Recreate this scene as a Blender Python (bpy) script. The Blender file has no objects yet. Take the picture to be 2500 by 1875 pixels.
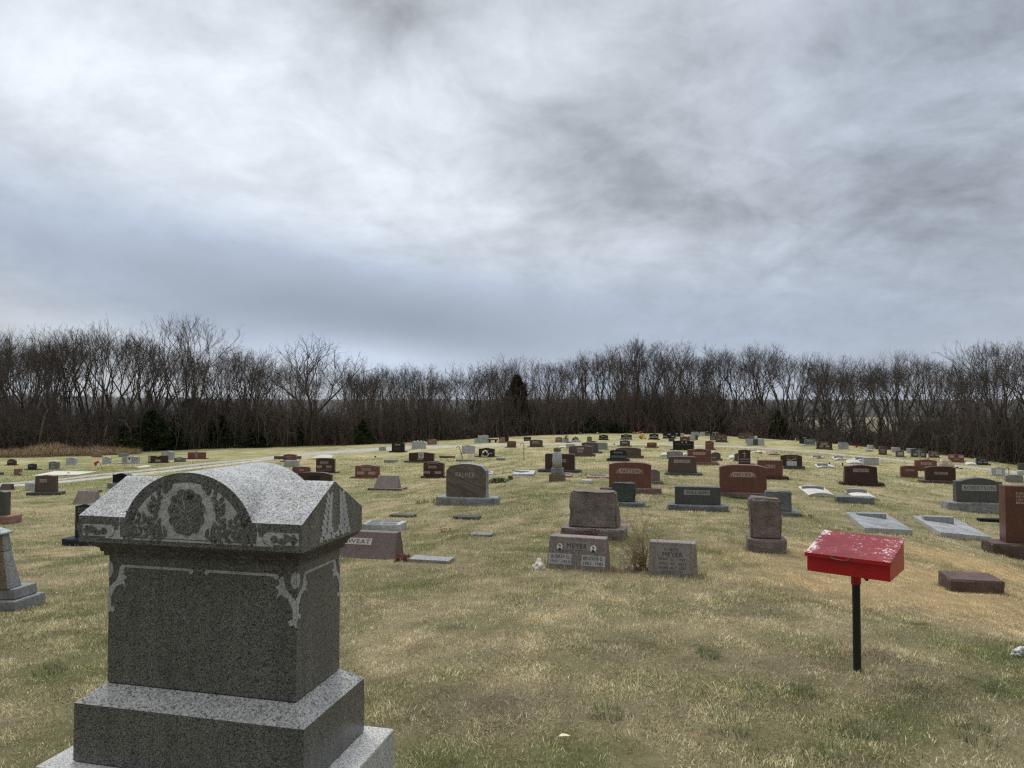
import bpy, bmesh, math, random
import numpy as np
from mathutils import Vector, Matrix, noise as mnoise

scene = bpy.context.scene
COL = scene.collection
R = math.radians

# ------------------------------------------------------------------ camera
F_PX, CX, CY = 1734.0, 1250.0, 937.5
PITCH = R(1.73)
EYE = 1.6
cam = bpy.data.cameras.new('camera')
cam.sensor_width = 36.0
cam.lens = F_PX / 2500.0 * 36.0
cam.clip_start = 0.05
cam.clip_end = 6000.0
camo = bpy.data.objects.new('camera', cam)
COL.objects.link(camo)
camo.location = (0, 0, EYE)
camo.rotation_euler = (math.pi / 2 + PITCH, 0, 0)
scene.camera = camo

# ------------------------------------------------------------------ exposure
scene.view_settings.view_transform = 'Standard'
scene.view_settings.look = 'None'
scene.view_settings.exposure = 0.0
scene.view_settings.gamma = 1.0
scene.view_settings.use_curve_mapping = False
scene.cycles.use_denoising = False
scene.cycles.filter_width = 1.3
scene.cycles.max_bounces = 6
scene.cycles.transparent_max_bounces = 8

# ------------------------------------------------------------------ sun and sky
SUN_EL, SUN_AZ = R(56), R(-24)       # azimuth measured from +Y towards +X
sun = bpy.data.lights.new('sun', 'SUN')
sun.energy = 1.5
sun.angle = R(24)
sun.color = (1.0, 0.97, 0.92)
suno = bpy.data.objects.new('sun', sun)
COL.objects.link(suno)
sd = Vector((math.sin(SUN_AZ) * math.cos(SUN_EL), math.cos(SUN_AZ) * math.cos(SUN_EL), math.sin(SUN_EL)))
suno.rotation_euler = sd.to_track_quat('Z', 'Y').to_euler()


class NT:
    """small helper for building node trees"""
    def __init__(self, tree):
        self.t = tree
        self.n = tree.nodes
        self.l = tree.links

    def put(self, sock, v):
        if v is None:
            return
        if hasattr(v, 'is_linked') or hasattr(v, 'links'):
            self.l.new(v, sock)
        else:
            if hasattr(sock.default_value, '__len__') and not hasattr(v, '__len__'):
                v = (v,) * len(sock.default_value)
            if hasattr(v, '__len__') and hasattr(sock.default_value, '__len__') and len(v) == 3 and len(sock.default_value) == 4:
                v = (*v, 1.0)
            sock.default_value = v

    def node(self, typ, **kw):
        n = self.n.new(typ)
        for k, v in kw.items():
            setattr(n, k, v)
        return n

    def math(self, op, a, b=None, c=None, clamp=False):
        n = self.node('ShaderNodeMath', operation=op, use_clamp=clamp)
        for i, v in enumerate((a, b, c)):
            if v is not None:
                self.put(n.inputs[i], v)
        return n.outputs[0]

    def mix(self, fac, a, b, blend='MIX'):
        n = self.node('ShaderNodeMix', data_type='RGBA', blend_type=blend)
        self.put(n.inputs[0], fac)
        self.put(n.inputs[6], a)
        self.put(n.inputs[7], b)
        return n.outputs[2]

    def noise(self, vec, scale, detail=3.0, rough=0.5, dist=0.0):
        n = self.node('ShaderNodeTexNoise')
        if vec is not None:
            self.l.new(vec, n.inputs['Vector'])
        n.inputs['Scale'].default_value = scale
        n.inputs['Detail'].default_value = detail
        n.inputs['Roughness'].default_value = rough
        n.inputs['Distortion'].default_value = dist
        return n.outputs[0]

    def ramp(self, fac, stops):
        n = self.node('ShaderNodeValToRGB')
        cr = n.color_ramp
        while len(cr.elements) > 1:
            cr.elements.remove(cr.elements[-1])
        for i, (p, c) in enumerate(stops):
            e = cr.elements[0] if i == 0 else cr.elements.new(p)
            e.position = p
            e.color = (*c, 1.0) if hasattr(c, '__len__') else (c, c, c, 1.0)
        self.put(n.inputs[0], fac)
        return n.outputs[0]

    def maprange(self, v, a, b, c, d, smooth=False):
        n = self.node('ShaderNodeMapRange')
        if smooth:
            n.interpolation_type = 'SMOOTHSTEP'
        self.put(n.inputs[0], v)
        for i, x in enumerate((a, b, c, d)):
            n.inputs[i + 1].default_value = x
        return n.outputs[0]


world = bpy.data.worlds.new('World')
scene.world = world
world.use_nodes = True
W = NT(world.node_tree)
W.n.clear()
w_out = W.node('ShaderNodeOutputWorld')
sky = W.node('ShaderNodeTexSky', sky_type='NISHITA')
sky.sun_disc = False
sky.sun_elevation = SUN_EL
sky.sun_rotation = SUN_AZ
bg1 = W.node('ShaderNodeBackground')
W.l.new(sky.outputs[0], bg1.inputs[0])
bg1.inputs[1].default_value = 0.08
geo = W.node('ShaderNodeTexCoord')
vm = W.node('ShaderNodeVectorMath', operation='NORMALIZE')
W.l.new(geo.outputs['Generated'], vm.inputs[0])
sep = W.node('ShaderNodeSeparateXYZ')
W.l.new(vm.outputs[0], sep.inputs[0])
dx, dy, dz = sep.outputs
az = W.math('ARCTAN2', dx, dy)
el = W.math('ARCSINE', dz)
den = W.math('ADD', W.math('MAXIMUM', dz, 0.0), 0.36)
pvec = W.node('ShaderNodeCombineXYZ')
W.l.new(W.math('DIVIDE', dx, den), pvec.inputs[0])
W.l.new(W.math('MULTIPLY', W.math('DIVIDE', dy, den), 1.0), pvec.inputs[1])
pv = pvec.outputs[0]


def blob(a0, e0, sa, se, amp, tilt=0.0):
    """an elliptical soft patch of brighter or darker cloud; angles in degrees"""
    da = W.math('SUBTRACT', az, R(a0))
    de = W.math('SUBTRACT', el, R(e0))
    if tilt:
        ca, sa_ = math.cos(R(tilt)), math.sin(R(tilt))
        da2 = W.math('ADD', W.math('MULTIPLY', da, ca), W.math('MULTIPLY', de, sa_))
        de = W.math('SUBTRACT', W.math('MULTIPLY', de, ca), W.math('MULTIPLY', da, sa_))
        da = da2
    qa = W.math('POWER', W.math('ABSOLUTE', W.math('DIVIDE', da, R(sa))), 2.0)
    qe = W.math('POWER', W.math('ABSOLUTE', W.math('DIVIDE', de, R(se))), 2.0)
    g = W.math('EXPONENT', W.math('MULTIPLY', W.math('ADD', qa, qe), -1.0))
    return W.math('MULTIPLY', g, amp)


def total(items):
    s = items[0]
    for i in items[1:]:
        s = W.math('ADD', s, i)
    return s


wn = W.node('ShaderNodeTexNoise')
wn.inputs['Scale'].default_value = 1.6
wn.inputs['Detail'].default_value = 4.0
W.l.new(pv, wn.inputs['Vector'])
wv = W.node('ShaderNodeVectorMath', operation='MULTIPLY_ADD')
W.l.new(wn.outputs['Color'], wv.inputs[0])
wv.inputs[1].default_value = (0.28, 0.28, 0.0)
W.l.new(pv, wv.inputs[2])
pv0, pv = pv, wv.outputs[0]
blobs = total([
    blob(-22, 20, 16, 9, 0.30),        # bright cloud, upper west
    blob(-4, 16, 11, 5, 0.17, -10),
    blob(-34, 25, 8, 6, 0.16),
    blob(2, 27, 16, 6, 0.10),
    blob(10, 14, 6, 6, 0.06),
    blob(8, 19.5, 8, 2.8, -0.12, 8),       # grey bank right of the middle
    blob(11, 15.5, 9, 2.8, -0.13, -4),
    blob(2, 22, 4, 1.6, -0.10, 20),
    blob(33, 27, 9, 5, -0.12, 15),
    blob(25, 17, 10, 5, -0.05),
    blob(-9, 29.5, 7, 2.6, -0.2),
    blob(-32, 28.5, 5, 2.6, -0.17, -25),
    blob(-26, 10.5, 19, 4.2, -0.14, -12),     # blue-grey rain band
    blob(-8, 7.0, 14, 2.8, -0.10, -6),
    blob(-30, 4.8, 13, 1.2, 0.12, -10),      # lighter strip above the wood
    blob(-11, 3.6, 9, 1.6, 0.24, -6),
    blob(30, 6, 10, 2.6, -0.05),
    blob(33, 18, 13, 12, -0.07),
    blob(0, 6.5, 60, 3.2, -0.03),
])
n1 = W.maprange(W.noise(pv, 2.3, 7.0, 0.56, 0.15), 0.36, 0.64, 0.22, 0.78, True)
n2 = W.noise(pv, 7.0, 6.0, 0.62, 0.2)
n3 = W.noise(pv, 16.0, 4.0, 0.6, 0.4)
tex = W.math('ADD', W.math('ADD', W.math('MULTIPLY', W.math('SUBTRACT', n1, 0.5), 0.29),
                           W.math('MULTIPLY', W.math('SUBTRACT', n2, 0.5), 0.50)), W.math('MULTIPLY', W.math('SUBTRACT', n3, 0.5), 0.12))
# the rain band itself is smooth
smooth = W.math('SUBTRACT', 1.0, W.math('MINIMUM', W.math('ADD', blob(-22, 9, 24, 6, 0.75, -10), blob(-2, 7, 12, 3.0, 0.55, -6)), 0.85))
tex = W.math('MULTIPLY', W.math('MULTIPLY', tex, smooth), W.maprange(el, R(3), R(16), 0.30, 1.0, True))
base = W.maprange(el, R(0), R(32), 0.565, 0.60)
val = W.math('ADD', W.math('ADD', base, blobs), tex)
# unseen zenith brightened to light the lawn; behind the viewer dimmed for darker stone fronts
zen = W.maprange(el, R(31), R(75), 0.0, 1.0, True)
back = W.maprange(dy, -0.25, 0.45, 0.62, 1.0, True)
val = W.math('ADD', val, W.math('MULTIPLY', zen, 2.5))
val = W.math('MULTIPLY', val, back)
val = W.math('MAXIMUM', val, 0.18)
bluem = W.math('MINIMUM', total([blob(-24, 9.5, 22, 4.5, 0.9, -11), blob(-6, 6.5, 16, 3.4, 0.9, -6), blob(18, 5, 30, 6, 0.6), blob(33, 22, 18, 16, 0.42), blob(0, 20, 80, 40, .36)]), 1.0)
tint = W.mix(bluem, (0.965, 1.0, 1.015), (0.82, 0.94, 1.15))
comb = W.node('ShaderNodeCombineColor')
for i in range(3):
    W.l.new(val, comb.inputs[i])
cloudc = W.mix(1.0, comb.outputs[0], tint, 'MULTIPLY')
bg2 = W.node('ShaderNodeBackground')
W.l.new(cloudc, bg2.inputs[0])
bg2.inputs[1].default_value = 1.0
mxs = W.node('ShaderNodeMixShader')
mxs.inputs[0].default_value = 0.95
W.l.new(bg1.outputs[0], mxs.inputs[1])
W.l.new(bg2.outputs[0], mxs.inputs[2])
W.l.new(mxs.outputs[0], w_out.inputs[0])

# ------------------------------------------------------------------ noise and terrain
_rs = np.random.RandomState(5)
_tab = _rs.rand(256, 256)


def vnoise(x, y):
    x = np.asarray(x, float)
    y = np.asarray(y, float)
    xi = np.floor(x).astype(int)
    yi = np.floor(y).astype(int)
    fx, fy = x - xi, y - yi
    fx = fx * fx * (3 - 2 * fx)
    fy = fy * fy * (3 - 2 * fy)
    a = _tab[xi & 255, yi & 255]
    b = _tab[(xi + 1) & 255, yi & 255]
    c = _tab[xi & 255, (yi + 1) & 255]
    d = _tab[(xi + 1) & 255, (yi + 1) & 255]
    return (a * (1 - fx) + b * fx) * (1 - fy) + (c * (1 - fx) + d * fx) * fy


def fbm(x, y, o=4):
    s, a, t = 0.0, 1.0, 0.0
    for i in range(o):
        s = s + a * vnoise(x + 17.3 * i, y + 9.1 * i)
        t += a
        a *= 0.5
        x, y = x * 2.03, y * 2.03
    return s / t


def ray(px, py):
    cx, cy = (px - CX) / F_PX, (py - CY) / F_PX
    c, s = math.cos(PITCH), math.sin(PITCH)
    Y = c + cy * s
    return cx / Y, (s - cy * c) / Y          # X and Z per metre of Y


def smooth_table(xs, ys, lo, hi, sig, n=800):
    g = np.linspace(lo, hi, n)
    v = np.interp(g, xs, ys)
    k = max(1, int(3 * sig / (g[1] - g[0])))
    w = np.exp(-0.5 * (np.arange(-k, k + 1) * (g[1] - g[0]) / sig) ** 2)
    w /= w.sum()
    vp = np.pad(v, k, mode='edge')
    return g, np.convolve(vp, w, mode='valid')


_cpx = [-900, 0, 240, 400, 620, 860, 1000, 1150, 1300, 1450, 1560, 1680, 1800, 1960, 2100, 2250, 2350, 2430, 2500, 2700, 3400]
_cpy = [1112, 1112, 1108, 1100, 1093, 1087, 1081, 1071, 1063, 1058.5, 1058, 1060, 1066, 1077, 1090, 1105, 1117, 1128, 1140, 1165, 1190]
CRX, CRY = smooth_table([(p - CX) / F_PX for p in _cpx], _cpy, -1.6, 1.6, 0.02)
CRS = -np.array([ray(CX, p)[1] for p in CRY])           # depression slope at the crest
_dpx = [-900, 0, 1000, 1560, 2000, 2500, 3400]
_dY = [60, 62, 72, 78, 66, 48, 40]
DCX, DCY = smooth_table([(p - CX) / F_PX for p in _dpx], _dY, -1.6, 1.6, 0.05)
GT, GV = smooth_table([-.2, 0, .05, .1, .15, .25, .4, .6, .8, 1.0, 1.2], [0, 0, .0, .08, .2, .48, .68, .84, .94, 1.0, 1.06], -.2, 1.2, 0.02)


PADS = []          # places where the ground has been levelled for a stone


def crest_at(u):
    return np.interp(u, DCX, DCY)


def height(X, Y):
    X = np.asarray(X, float)
    Y = np.asarray(Y, float)
    u = X / np.maximum(Y, 6.0)
    D = np.interp(u, DCX, DCY)
    zc = EYE - np.interp(u, CRX, CRS) * D
    t = Y / D
    z = zc * np.interp(t, GT, GV)
    e = np.maximum(Y - D, 0.0)
    drop = 0.16 * e * e / (e + 7.0)
    z = np.where(e > 0, zc * 1.0 + 0.0 * z - np.minimum(drop, 9.0 + 0 * drop), z)
    far = np.interp(Y, [120, 200, 330, 480, 640, 800, 1600], [-10.5, -10, -8.0, -6.0, -2.5, -0.5, -2.0])
    w = np.clip((Y - D - 25) / 60.0, 0, 1)
    w = w * w * (3 - 2 * w)
    z = z * (1 - w) + far * w
    bump = (fbm(X * 0.35 + 3, Y * 0.35, 3) - 0.5) * 0.10 * np.clip((Y - 6) / 12, 0, 1)
    bump = bump + (fbm(X * 1.7, Y * 1.7, 2) - 0.5) * 0.035
    z = z + bump
    if PADS:
        z = np.array(z, float)
        sh = z.shape
        zf, xf, yf = z.reshape(-1), np.broadcast_to(X, sh).reshape(-1), np.broadcast_to(Y, sh).reshape(-1)
        for (cx, cy, rz, hw, hd, z0, sl) in PADS:
            r = math.hypot(hw, hd) + .6
            k = np.nonzero((np.abs(xf - cx) < r) & (np.abs(yf - cy) < r))[0]
            if len(k) == 0:
                continue
            a, b = xf[k] - cx, yf[k] - cy
            lx = a * math.cos(rz) + b * math.sin(rz)
            ly = -a * math.sin(rz) + b * math.cos(rz)
            d = np.hypot(np.maximum(np.abs(lx) - hw, 0), np.maximum(np.abs(ly) - hd, 0)) / .55
            w = np.clip(1 - d, 0, 1)
            w = w * w * (3 - 2 * w)
            zf[k] = zf[k] * (1 - w) + (z0 + sl * ly) * w
        z = zf.reshape(sh)
    return z


_YS = np.concatenate([np.arange(1.5, 30, 0.01), np.arange(30, 110, 0.03)])


def ground(px, py):
    """the point of the ground that stands at this place of the photograph"""
    u, s = ray(px, py)
    zr = EYE + s * _YS
    d = zr - height(u * _YS, _YS)
    i = np.argmax(d <= 0)
    if d[i] > 0:
        Y = float(crest_at(u)) - 0.5
    else:
        Y = float(_YS[i])
    X = u * Y
    return Vector((X, Y, float(height(X, Y))))


def gz(x, y):
    return float(height(x, y))


# ------------------------------------------------------------------ object helpers
def link(o):
    COL.objects.link(o)
    return o


def tag(o, label=None, cat=None, group=None, kind=None):
    if label:
        o['label'] = label
    if cat:
        o['category'] = cat
    if group:
        o['group'] = group
    if kind:
        o['kind'] = kind
    return o


def empty(name, loc, rz=0.0, label=None, cat=None, group=None):
    o = bpy.data.objects.new(name, None)
    o.empty_display_size = 0.2
    link(o)
    o.location = loc
    o.rotation_euler = (0, 0, rz)
    return tag(o, label, cat, group)


class MB:
    def __init__(self):
        self.v, self.f, self.m = [], [], []

    def add(self, vs, fs, mi=0, M=None):
        b = len(self.v)
        if M is not None:
            vs = [tuple(M @ Vector(p)) for p in vs]
        self.v.extend(vs)
        self.f.extend([tuple(i + b for i in f) for f in fs])
        self.m.extend([mi] * len(fs))

    def box(self, x0, x1, y0, y1, z0, z1, mi=0, M=None):
        vs = [(x0, y0, z0), (x1, y0, z0), (x1, y1, z0), (x0, y1, z0), (x0, y0, z1), (x1, y0, z1), (x1, y1, z1), (x0, y1, z1)]
        self.add(vs, [(3, 2, 1, 0), (4, 5, 6, 7), (0, 1, 5, 4), (1, 2, 6, 5), (2, 3, 7, 6), (3, 0, 4, 7)], mi, M)

    def prism(self, poly, y0, y1, mi=0, M=None, taper=None):
        """poly of (x,z), anticlockwise seen from -Y, extruded from y0 (front) to y1"""
        n = len(poly)
        vs = [(x, y0, z) for x, z in poly] + [(x, y1, z) for x, z in poly]
        fs = [tuple(range(n)), tuple(range(2 * n - 1, n - 1, -1))]
        for i in range(n):
            j = (i + 1) % n
            fs.append((j, i, n + i, n + j))
        self.add(vs, fs, mi, M)

    def frustum(self, x0, x1, y0, y1, z0, X0, X1, Y0, Y1, z1, mi=0, M=None):
        vs = [(x0, y0, z0), (x1, y0, z0), (x1, y1, z0), (x0, y1, z0), (X0, Y0, z1), (X1, Y0, z1), (X1, Y1, z1), (X0, Y1, z1)]
        self.add(vs, [(3, 2, 1, 0), (4, 5, 6, 7), (0, 1, 5, 4), (1, 2, 6, 5), (2, 3, 7, 6), (3, 0, 4, 7)], mi, M)

    def tube(self, pts, rad, n=8, mi=0, caps=True, M=None):
        pts = [Vector(p) for p in pts]
        if not hasattr(rad, '__len__'):
            rad = [rad] * len(pts)
        vs, fs = [], []
        for i, p in enumerate(pts):
            d = (pts[min(i + 1, len(pts) - 1)] - pts[max(i - 1, 0)])
            d = d.normalized() if d.length > 1e-9 else Vector((0, 0, 1))
            a = d.orthogonal().normalized() if abs(d.z) > 0.9 else d.cross(Vector((0, 0, 1))).normalized()
            b = d.cross(a)
            for k in range(n):
                t = 2 * math.pi * k / n
                vs.append(tuple(p + (a * math.cos(t) + b * math.sin(t)) * rad[i]))
        for i in range(len(pts) - 1):
            for k in range(n):
                k2 = (k + 1) % n
                fs.append((i * n + k, i * n + k2, (i + 1) * n + k2, (i + 1) * n + k))
        if caps:
            fs.append(tuple(range(n - 1, -1, -1)))
            fs.append(tuple((len(pts) - 1) * n + k for k in range(n)))
        self.add(vs, fs, mi, M)

    def lathe(self, prof, n=24, mi=0, M=None):
        vs, fs = [], []
        for r, z in prof:
            for k in range(n):
                t = 2 * math.pi * k / n
                vs.append((r * math.cos(t), r * math.sin(t), z))
        for i in range(len(prof) - 1):
            for k in range(n):
                k2 = (k + 1) % n
                fs.append((i * n + k, i * n + k2, (i + 1) * n + k2, (i + 1) * n + k))
        fs.append(tuple(range(n - 1, -1, -1)))
        fs.append(tuple((len(prof) - 1) * n + k for k in range(n)))
        self.add(vs, fs, mi, M)

    def build(self, name, mats, parent=None, smooth=False, loc=None):
        me = bpy.data.meshes.new(name)
        me.from_pydata(self.v, [], self.f)
        if not isinstance(mats, (list, tuple)):
            mats = [mats]
        for m in mats:
            me.materials.append(m)
        if any(self.m):
            me.polygons.foreach_set('material_index', self.m)
        if smooth:
            me.polygons.foreach_set('use_smooth', [True] * len(me.polygons))
        me.update()
        return mobj(name, me, parent, loc)


def mobj(name, me, parent=None, loc=None):
    o = bpy.data.objects.new(name, me)
    link(o)
    if parent is not None:
        o.parent = parent
    if loc is not None:
        o.location = loc
    return o


def bevel(o, w=0.006, seg=2):
    m = o.modifiers.new('bevel', 'BEVEL')
    m.width = w
    m.segments = seg
    m.limit_method = 'ANGLE'
    m.angle_limit = R(35)
    return o


def np_mesh(name, verts, tris, mat, colors=None, smooth=False):
    """verts Nx3, tris Mx3, colours per vertex Nx3"""
    me = bpy.data.meshes.new(name)
    verts = np.asarray(verts, np.float32)
    tris = np.asarray(tris, np.int32)
    me.vertices.add(len(verts))
    me.vertices.foreach_set('co', verts.ravel())
    me.loops.add(tris.size)
    me.loops.foreach_set('vertex_index', tris.ravel())
    me.polygons.add(len(tris))
    me.polygons.foreach_set('loop_start', np.arange(0, tris.size, tris.shape[1], dtype=np.int32))
    me.polygons.foreach_set('loop_total', np.full(len(tris), tris.shape[1], np.int32))
    if smooth:
        me.polygons.foreach_set('use_smooth', np.ones(len(tris), bool))
    me.update(calc_edges=True)
    if colors is not None:
        a = me.color_attributes.new('Col', 'FLOAT_COLOR', 'POINT')
        c = np.ones((len(verts), 4), np.float32)
        c[:, :3] = colors
        a.data.foreach_set('color', c.ravel())
    if mat:
        me.materials.append(mat)
    return me


# ------------------------------------------------------------------ materials
def new_mat(name):
    m = bpy.data.materials.new(name)
    m.use_nodes = True
    t = NT(m.node_tree)
    b = t.n.get('Principled BSDF')
    return m, t, b


def granite(name, c1, c2, scale=90.0, rough=0.35, dark=None, bump=0.0, spread=0.10, streak=0.25, spec=0.5):
    """speckled stone: two crystal colours with dark mica grains, broad mottling and rain streaks"""
    m, t, b = new_mat(name)
    tc = t.node('ShaderNodeTexCoord')
    o = tc.outputs['Object']
    info = t.node('ShaderNodeObjectInfo')
    v = t.node('ShaderNodeTexVoronoi')
    v.inputs['Scale'].default_value = scale
    t.l.new(o, v.inputs['Vector'])
    sp = t.node('ShaderNodeSeparateColor')
    t.l.new(v.outputs['Color'], sp.inputs[0])
    n = t.noise(o, scale * 0.55, 3.0, 0.65)
    f = t.math('ADD', t.math('MULTIPLY', sp.outputs[0], 0.6), t.math('MULTIPLY', n, 0.4))
    col = t.mix(t.maprange(f, 0.28, 0.72, 0, 1), c1, c2)
    if dark is not None:
        col = t.mix(t.maprange(sp.outputs[1], 0.70, 0.82, 0, 1), col, dark)
    big = t.noise(o, 3.0, 4.0, 0.6)
    mp = t.node('ShaderNodeMapping')
    mp.inputs['Scale'].default_value = (9.0, 9.0, 1.0)
    t.l.new(o, mp.inputs[0])
    st = t.noise(mp.outputs[0], 1.5, 4.0, 0.6)
    k = t.math('ADD', t.maprange(big, 0.3, 0.7, 1 - spread, 1 + spread), t.maprange(st, 0.35, 0.75, streak * 0.3, -streak))
    k = t.math('MULTIPLY', k, t.maprange(info.outputs['Random'], 0, 1, 0.90, 1.12))
    cc = t.node('ShaderNodeCombineColor')
    for i in range(3):
        t.l.new(k, cc.inputs[i])
    col = t.mix(1.0, col, cc.outputs[0], 'MULTIPLY')
    t.l.new(col, b.inputs['Base Color'])
    t.put(b.inputs['Roughness'], t.maprange(big, 0.3, 0.7, rough - 0.05, rough + 0.10))
    b.inputs['Specular IOR Level'].default_value = spec
    if bump:
        bn = t.node('ShaderNodeBump')
        bn.inputs['Strength'].default_value = 1.0
        bn.inputs['Distance'].default_value = bump
        rn = t.noise(o, 14.0, 6.0, 0.7)
        rn2 = t.noise(o, 60.0, 3.0, 0.6)
        t.l.new(t.math('ADD', rn, t.math('MULTIPLY', rn2, 0.3)), bn.inputs['Height'])
        t.l.new(bn.outputs[0], b.inputs['Normal'])
    return m


def plain(name, c, rough=0.6, var=0.12, scale=12.0, spec=0.4, metal=0.0):
    m, t, b = new_mat(name)
    tc = t.node('ShaderNodeTexCoord')
    n = t.noise(tc.outputs['Object'], scale, 4.0, 0.6)
    k = t.maprange(n, 0.25, 0.75, 1 - var, 1 + var)
    cc = t.node('ShaderNodeCombineColor')
    for i in range(3):
        t.l.new(k, cc.inputs[i])
    t.l.new(t.mix(1.0, c, cc.outputs[0], 'MULTIPLY'), b.inputs['Base Color'])
    b.inputs['Roughness'].default_value = rough
    b.inputs['Specular IOR Level'].default_value = spec
    b.inputs['Metallic'].default_value = metal
    return m


MAT = {}


def sc3(c, k):
    return tuple(min(x * k, 1.0) for x in c)


for nm, c, rg, sp_ in [
    ('black', (0.011, 0.013, 0.016), 0.16, 0.35), ('dgrey', (0.085, 0.09, 0.088), 0.4, 0.4), ('grey', (0.26, 0.265, 0.27), 0.55, 0.4),
    ('lgrey', (0.43, 0.45, 0.46), 0.6, 0.4), ('white', (0.62, 0.62, 0.60), 0.7, 0.3), ('red', (0.175, 0.074, 0.058), 0.4, 0.4),
    ('redbase', (0.21, 0.145, 0.13), 0.5, 0.4), ('redbrown', (0.125, 0.052, 0.038), 0.3, 0.4), ('mahog', (0.062, 0.030, 0.026), 0.28, 0.4), ('brown', (0.115, 0.078, 0.068), 0.42, 0.4), ('pink', (0.27, 0.155, 0.125), 0.5, 0.4),
    ('tan', (0.20, 0.165, 0.15), 0.55, 0.4), ('green', (0.075, 0.081, 0.077), 0.4, 0.4), ('bluegrey', (0.165, 0.175, 0.18), 0.5, 0.4), ('navy', (0.028, 0.034, 0.042), 0.25, 0.35)]:
    MAT[nm] = granite('granite_' + nm, sc3(c, 0.75), sc3(c, 1.3), 170.0, rg, sc3(c, 0.4), spec=sp_)
    MAT[nm + '_rock'] = granite('rockface_' + nm, sc3(c, 0.85), sc3(c, 1.25), 170.0, 0.8, sc3(c, 0.65), bump=0.025, spread=0.22, spec=0.25)
for nm in ('redbrown', 'red', 'brown', 'mahog', 'tan', 'pink', 'grey', 'lgrey', 'dgrey', 'green', 'black', 'navy', 'bluegrey', 'white'):
    c = {'redbrown': (0.33, 0.24, 0.22), 'red': (0.44, 0.31, 0.285), 'brown': (0.37, 0.33, 0.315), 'mahog': (0.30, 0.255, 0.25), 'tan': (0.24, 0.215, 0.205), 'pink': (0.42, 0.32, 0.3),
         'grey': (0.42, 0.42, 0.42), 'lgrey': (0.56, 0.57, 0.57), 'dgrey': (0.36, 0.36, 0.355), 'green': (0.31, 0.322, 0.318), 'black': (0.13, 0.135, 0.14),
         'navy': (0.15, 0.16, 0.17), 'bluegrey': (0.33, 0.35, 0.36), 'white': (0.7, 0.7, 0.68)}[nm]
    MAT['panel_' + nm] = granite('frosted_' + nm, sc3(c, 0.85), sc3(c, 1.1), 110.0, 0.75, sc3(c, 0.7), streak=0.1, spec=0.2)
MAT['letter_dark'] = plain('letter_dark', (0.03, 0.026, 0.025), 0.6)
MAT['letter_light'] = plain('letter_light', (0.42, 0.38, 0.36), 0.8)
MAT['concrete'] = granite('concrete', (0.46, 0.45, 0.405), (0.56, 0.545, 0.49), 40.0, 0.85, (0.4, 0.39, 0.35), bump=0.003, spec=0.2, spread=0.14)
MAT['bronze'] = plain('bronze', (0.05, 0.04, 0.03), 0.45, metal=0.4)
MAT['black_paint'] = plain('black_paint', (0.012, 0.013, 0.013), 0.45)
MAT['iron'] = plain('iron', (0.03, 0.03, 0.03), 0.5)
MAT['rust'] = plain('rust', (0.12, 0.07, 0.04), 0.7)

# ------------------------------------------------------------------ lawn colours
STRAW = np.array([0.588, 0.492, 0.292])
PALE = np.array([0.768, 0.678, 0.484])
GREEN = np.array([0.271, 0.277, 0.121])
DEEP = np.array([0.147, 0.186, 0.066])
BROWN = np.array([0.27, 0.215, 0.15])
GOLD = np.array([0.82, 0.61, 0.33])
LITTER = np.array([0.055, 0.042, 0.03])
FIELD = np.array([0.24, 0.21, 0.15])

_gold = [(ground(2330, 1465), 1.5, 0.85), (ground(2200, 1400), 1.5, 0.9), (ground(2450, 1400), 1.6, 1.3), (ground(2080, 1430), .8, .6)]
_brown = [(ground(1800, 1500), 0.85, 0.45), (ground(2000, 1580), 0.9, 0.5), (ground(1060, 1720), 0.6, 0.2), (ground(2400, 1650), 0.8, 0.4)]
_green = [(ground(1010, 1430), 0.7, 0.5), (ground(1300, 1345), 0.9, 0.45), (ground(250, 1360), 2.0, 0.45), (ground(1690, 1345), .5, .4),
          (ground(1560, 1150), 1.5, 0.8), (ground(1700, 1212), 1.2, 0.4), (ground(120, 1180), 3.0, 3.5), (ground(250, 1150), 6.0, 5.0), (ground(2060, 1215), 1.2, .6),
          (ground(2200, 1280), .8, .4), (ground(2350, 1590), 1.0, .5), (ground(2100, 1750), .6, .4)]


def patch_weights(x, y):
    def sm(lst):
        w = np.zeros_like(x)
        for p, a, b in lst:
            w = np.maximum(w, np.exp(-(((x - p.x) / a) ** 2 + ((y - p.y) / b) ** 2)))
        return w
    return sm(_gold), sm(_brown), sm(_green)


def lawn_state(x, y):
    """how green, how brown and how golden the lawn is at a place, 0..1"""
    gw, bw, grw = patch_weights(x, y)
    n = fbm(x * 0.55 + 40, y * 0.42 + 11, 5)
    n2 = fbm(x * 2.4 + 4, y * 2.4 + 31, 4)
    far = np.clip((y - 12) / 35.0, 0, 1)
    left = np.clip((-x / np.maximum(y, 4.0) - 0.25) * 2.5, 0, 1) * np.clip((y - 15) / 20, 0, 1)
    green = 0.44 + 0.12 * far + (n - 0.5) * 1.3 + (n2 - 0.5) * 1.6 + 0.50 * grw - 0.55 * gw + 0.18 * left
    brown = (fbm(x * 1.1 + 70, y * 1.1 + 3, 4) - 0.60) * 2.5 * (1 - far) + 0.55 * bw - 0.4 * grw
    gold = gw ** .7 * np.clip(2.0 * n2 + 0.45, 0, 1) + 0.03 * far
    return np.clip(green, 0, 1), np.clip(brown, 0, 1), np.clip(gold, 0, 1)


def lawn_colour(x, y):
    g, b, go = lawn_state(x, y)
    c = STRAW[None] * (1 - g)[:, None] + GREEN[None] * g[:, None]
    c = c * (1 - 0.75 * b)[:, None] + BROWN[None] * (0.75 * b)[:, None]
    c = c * (1 - go)[:, None] + GOLD[None] * go[:, None]
    return c


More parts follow.
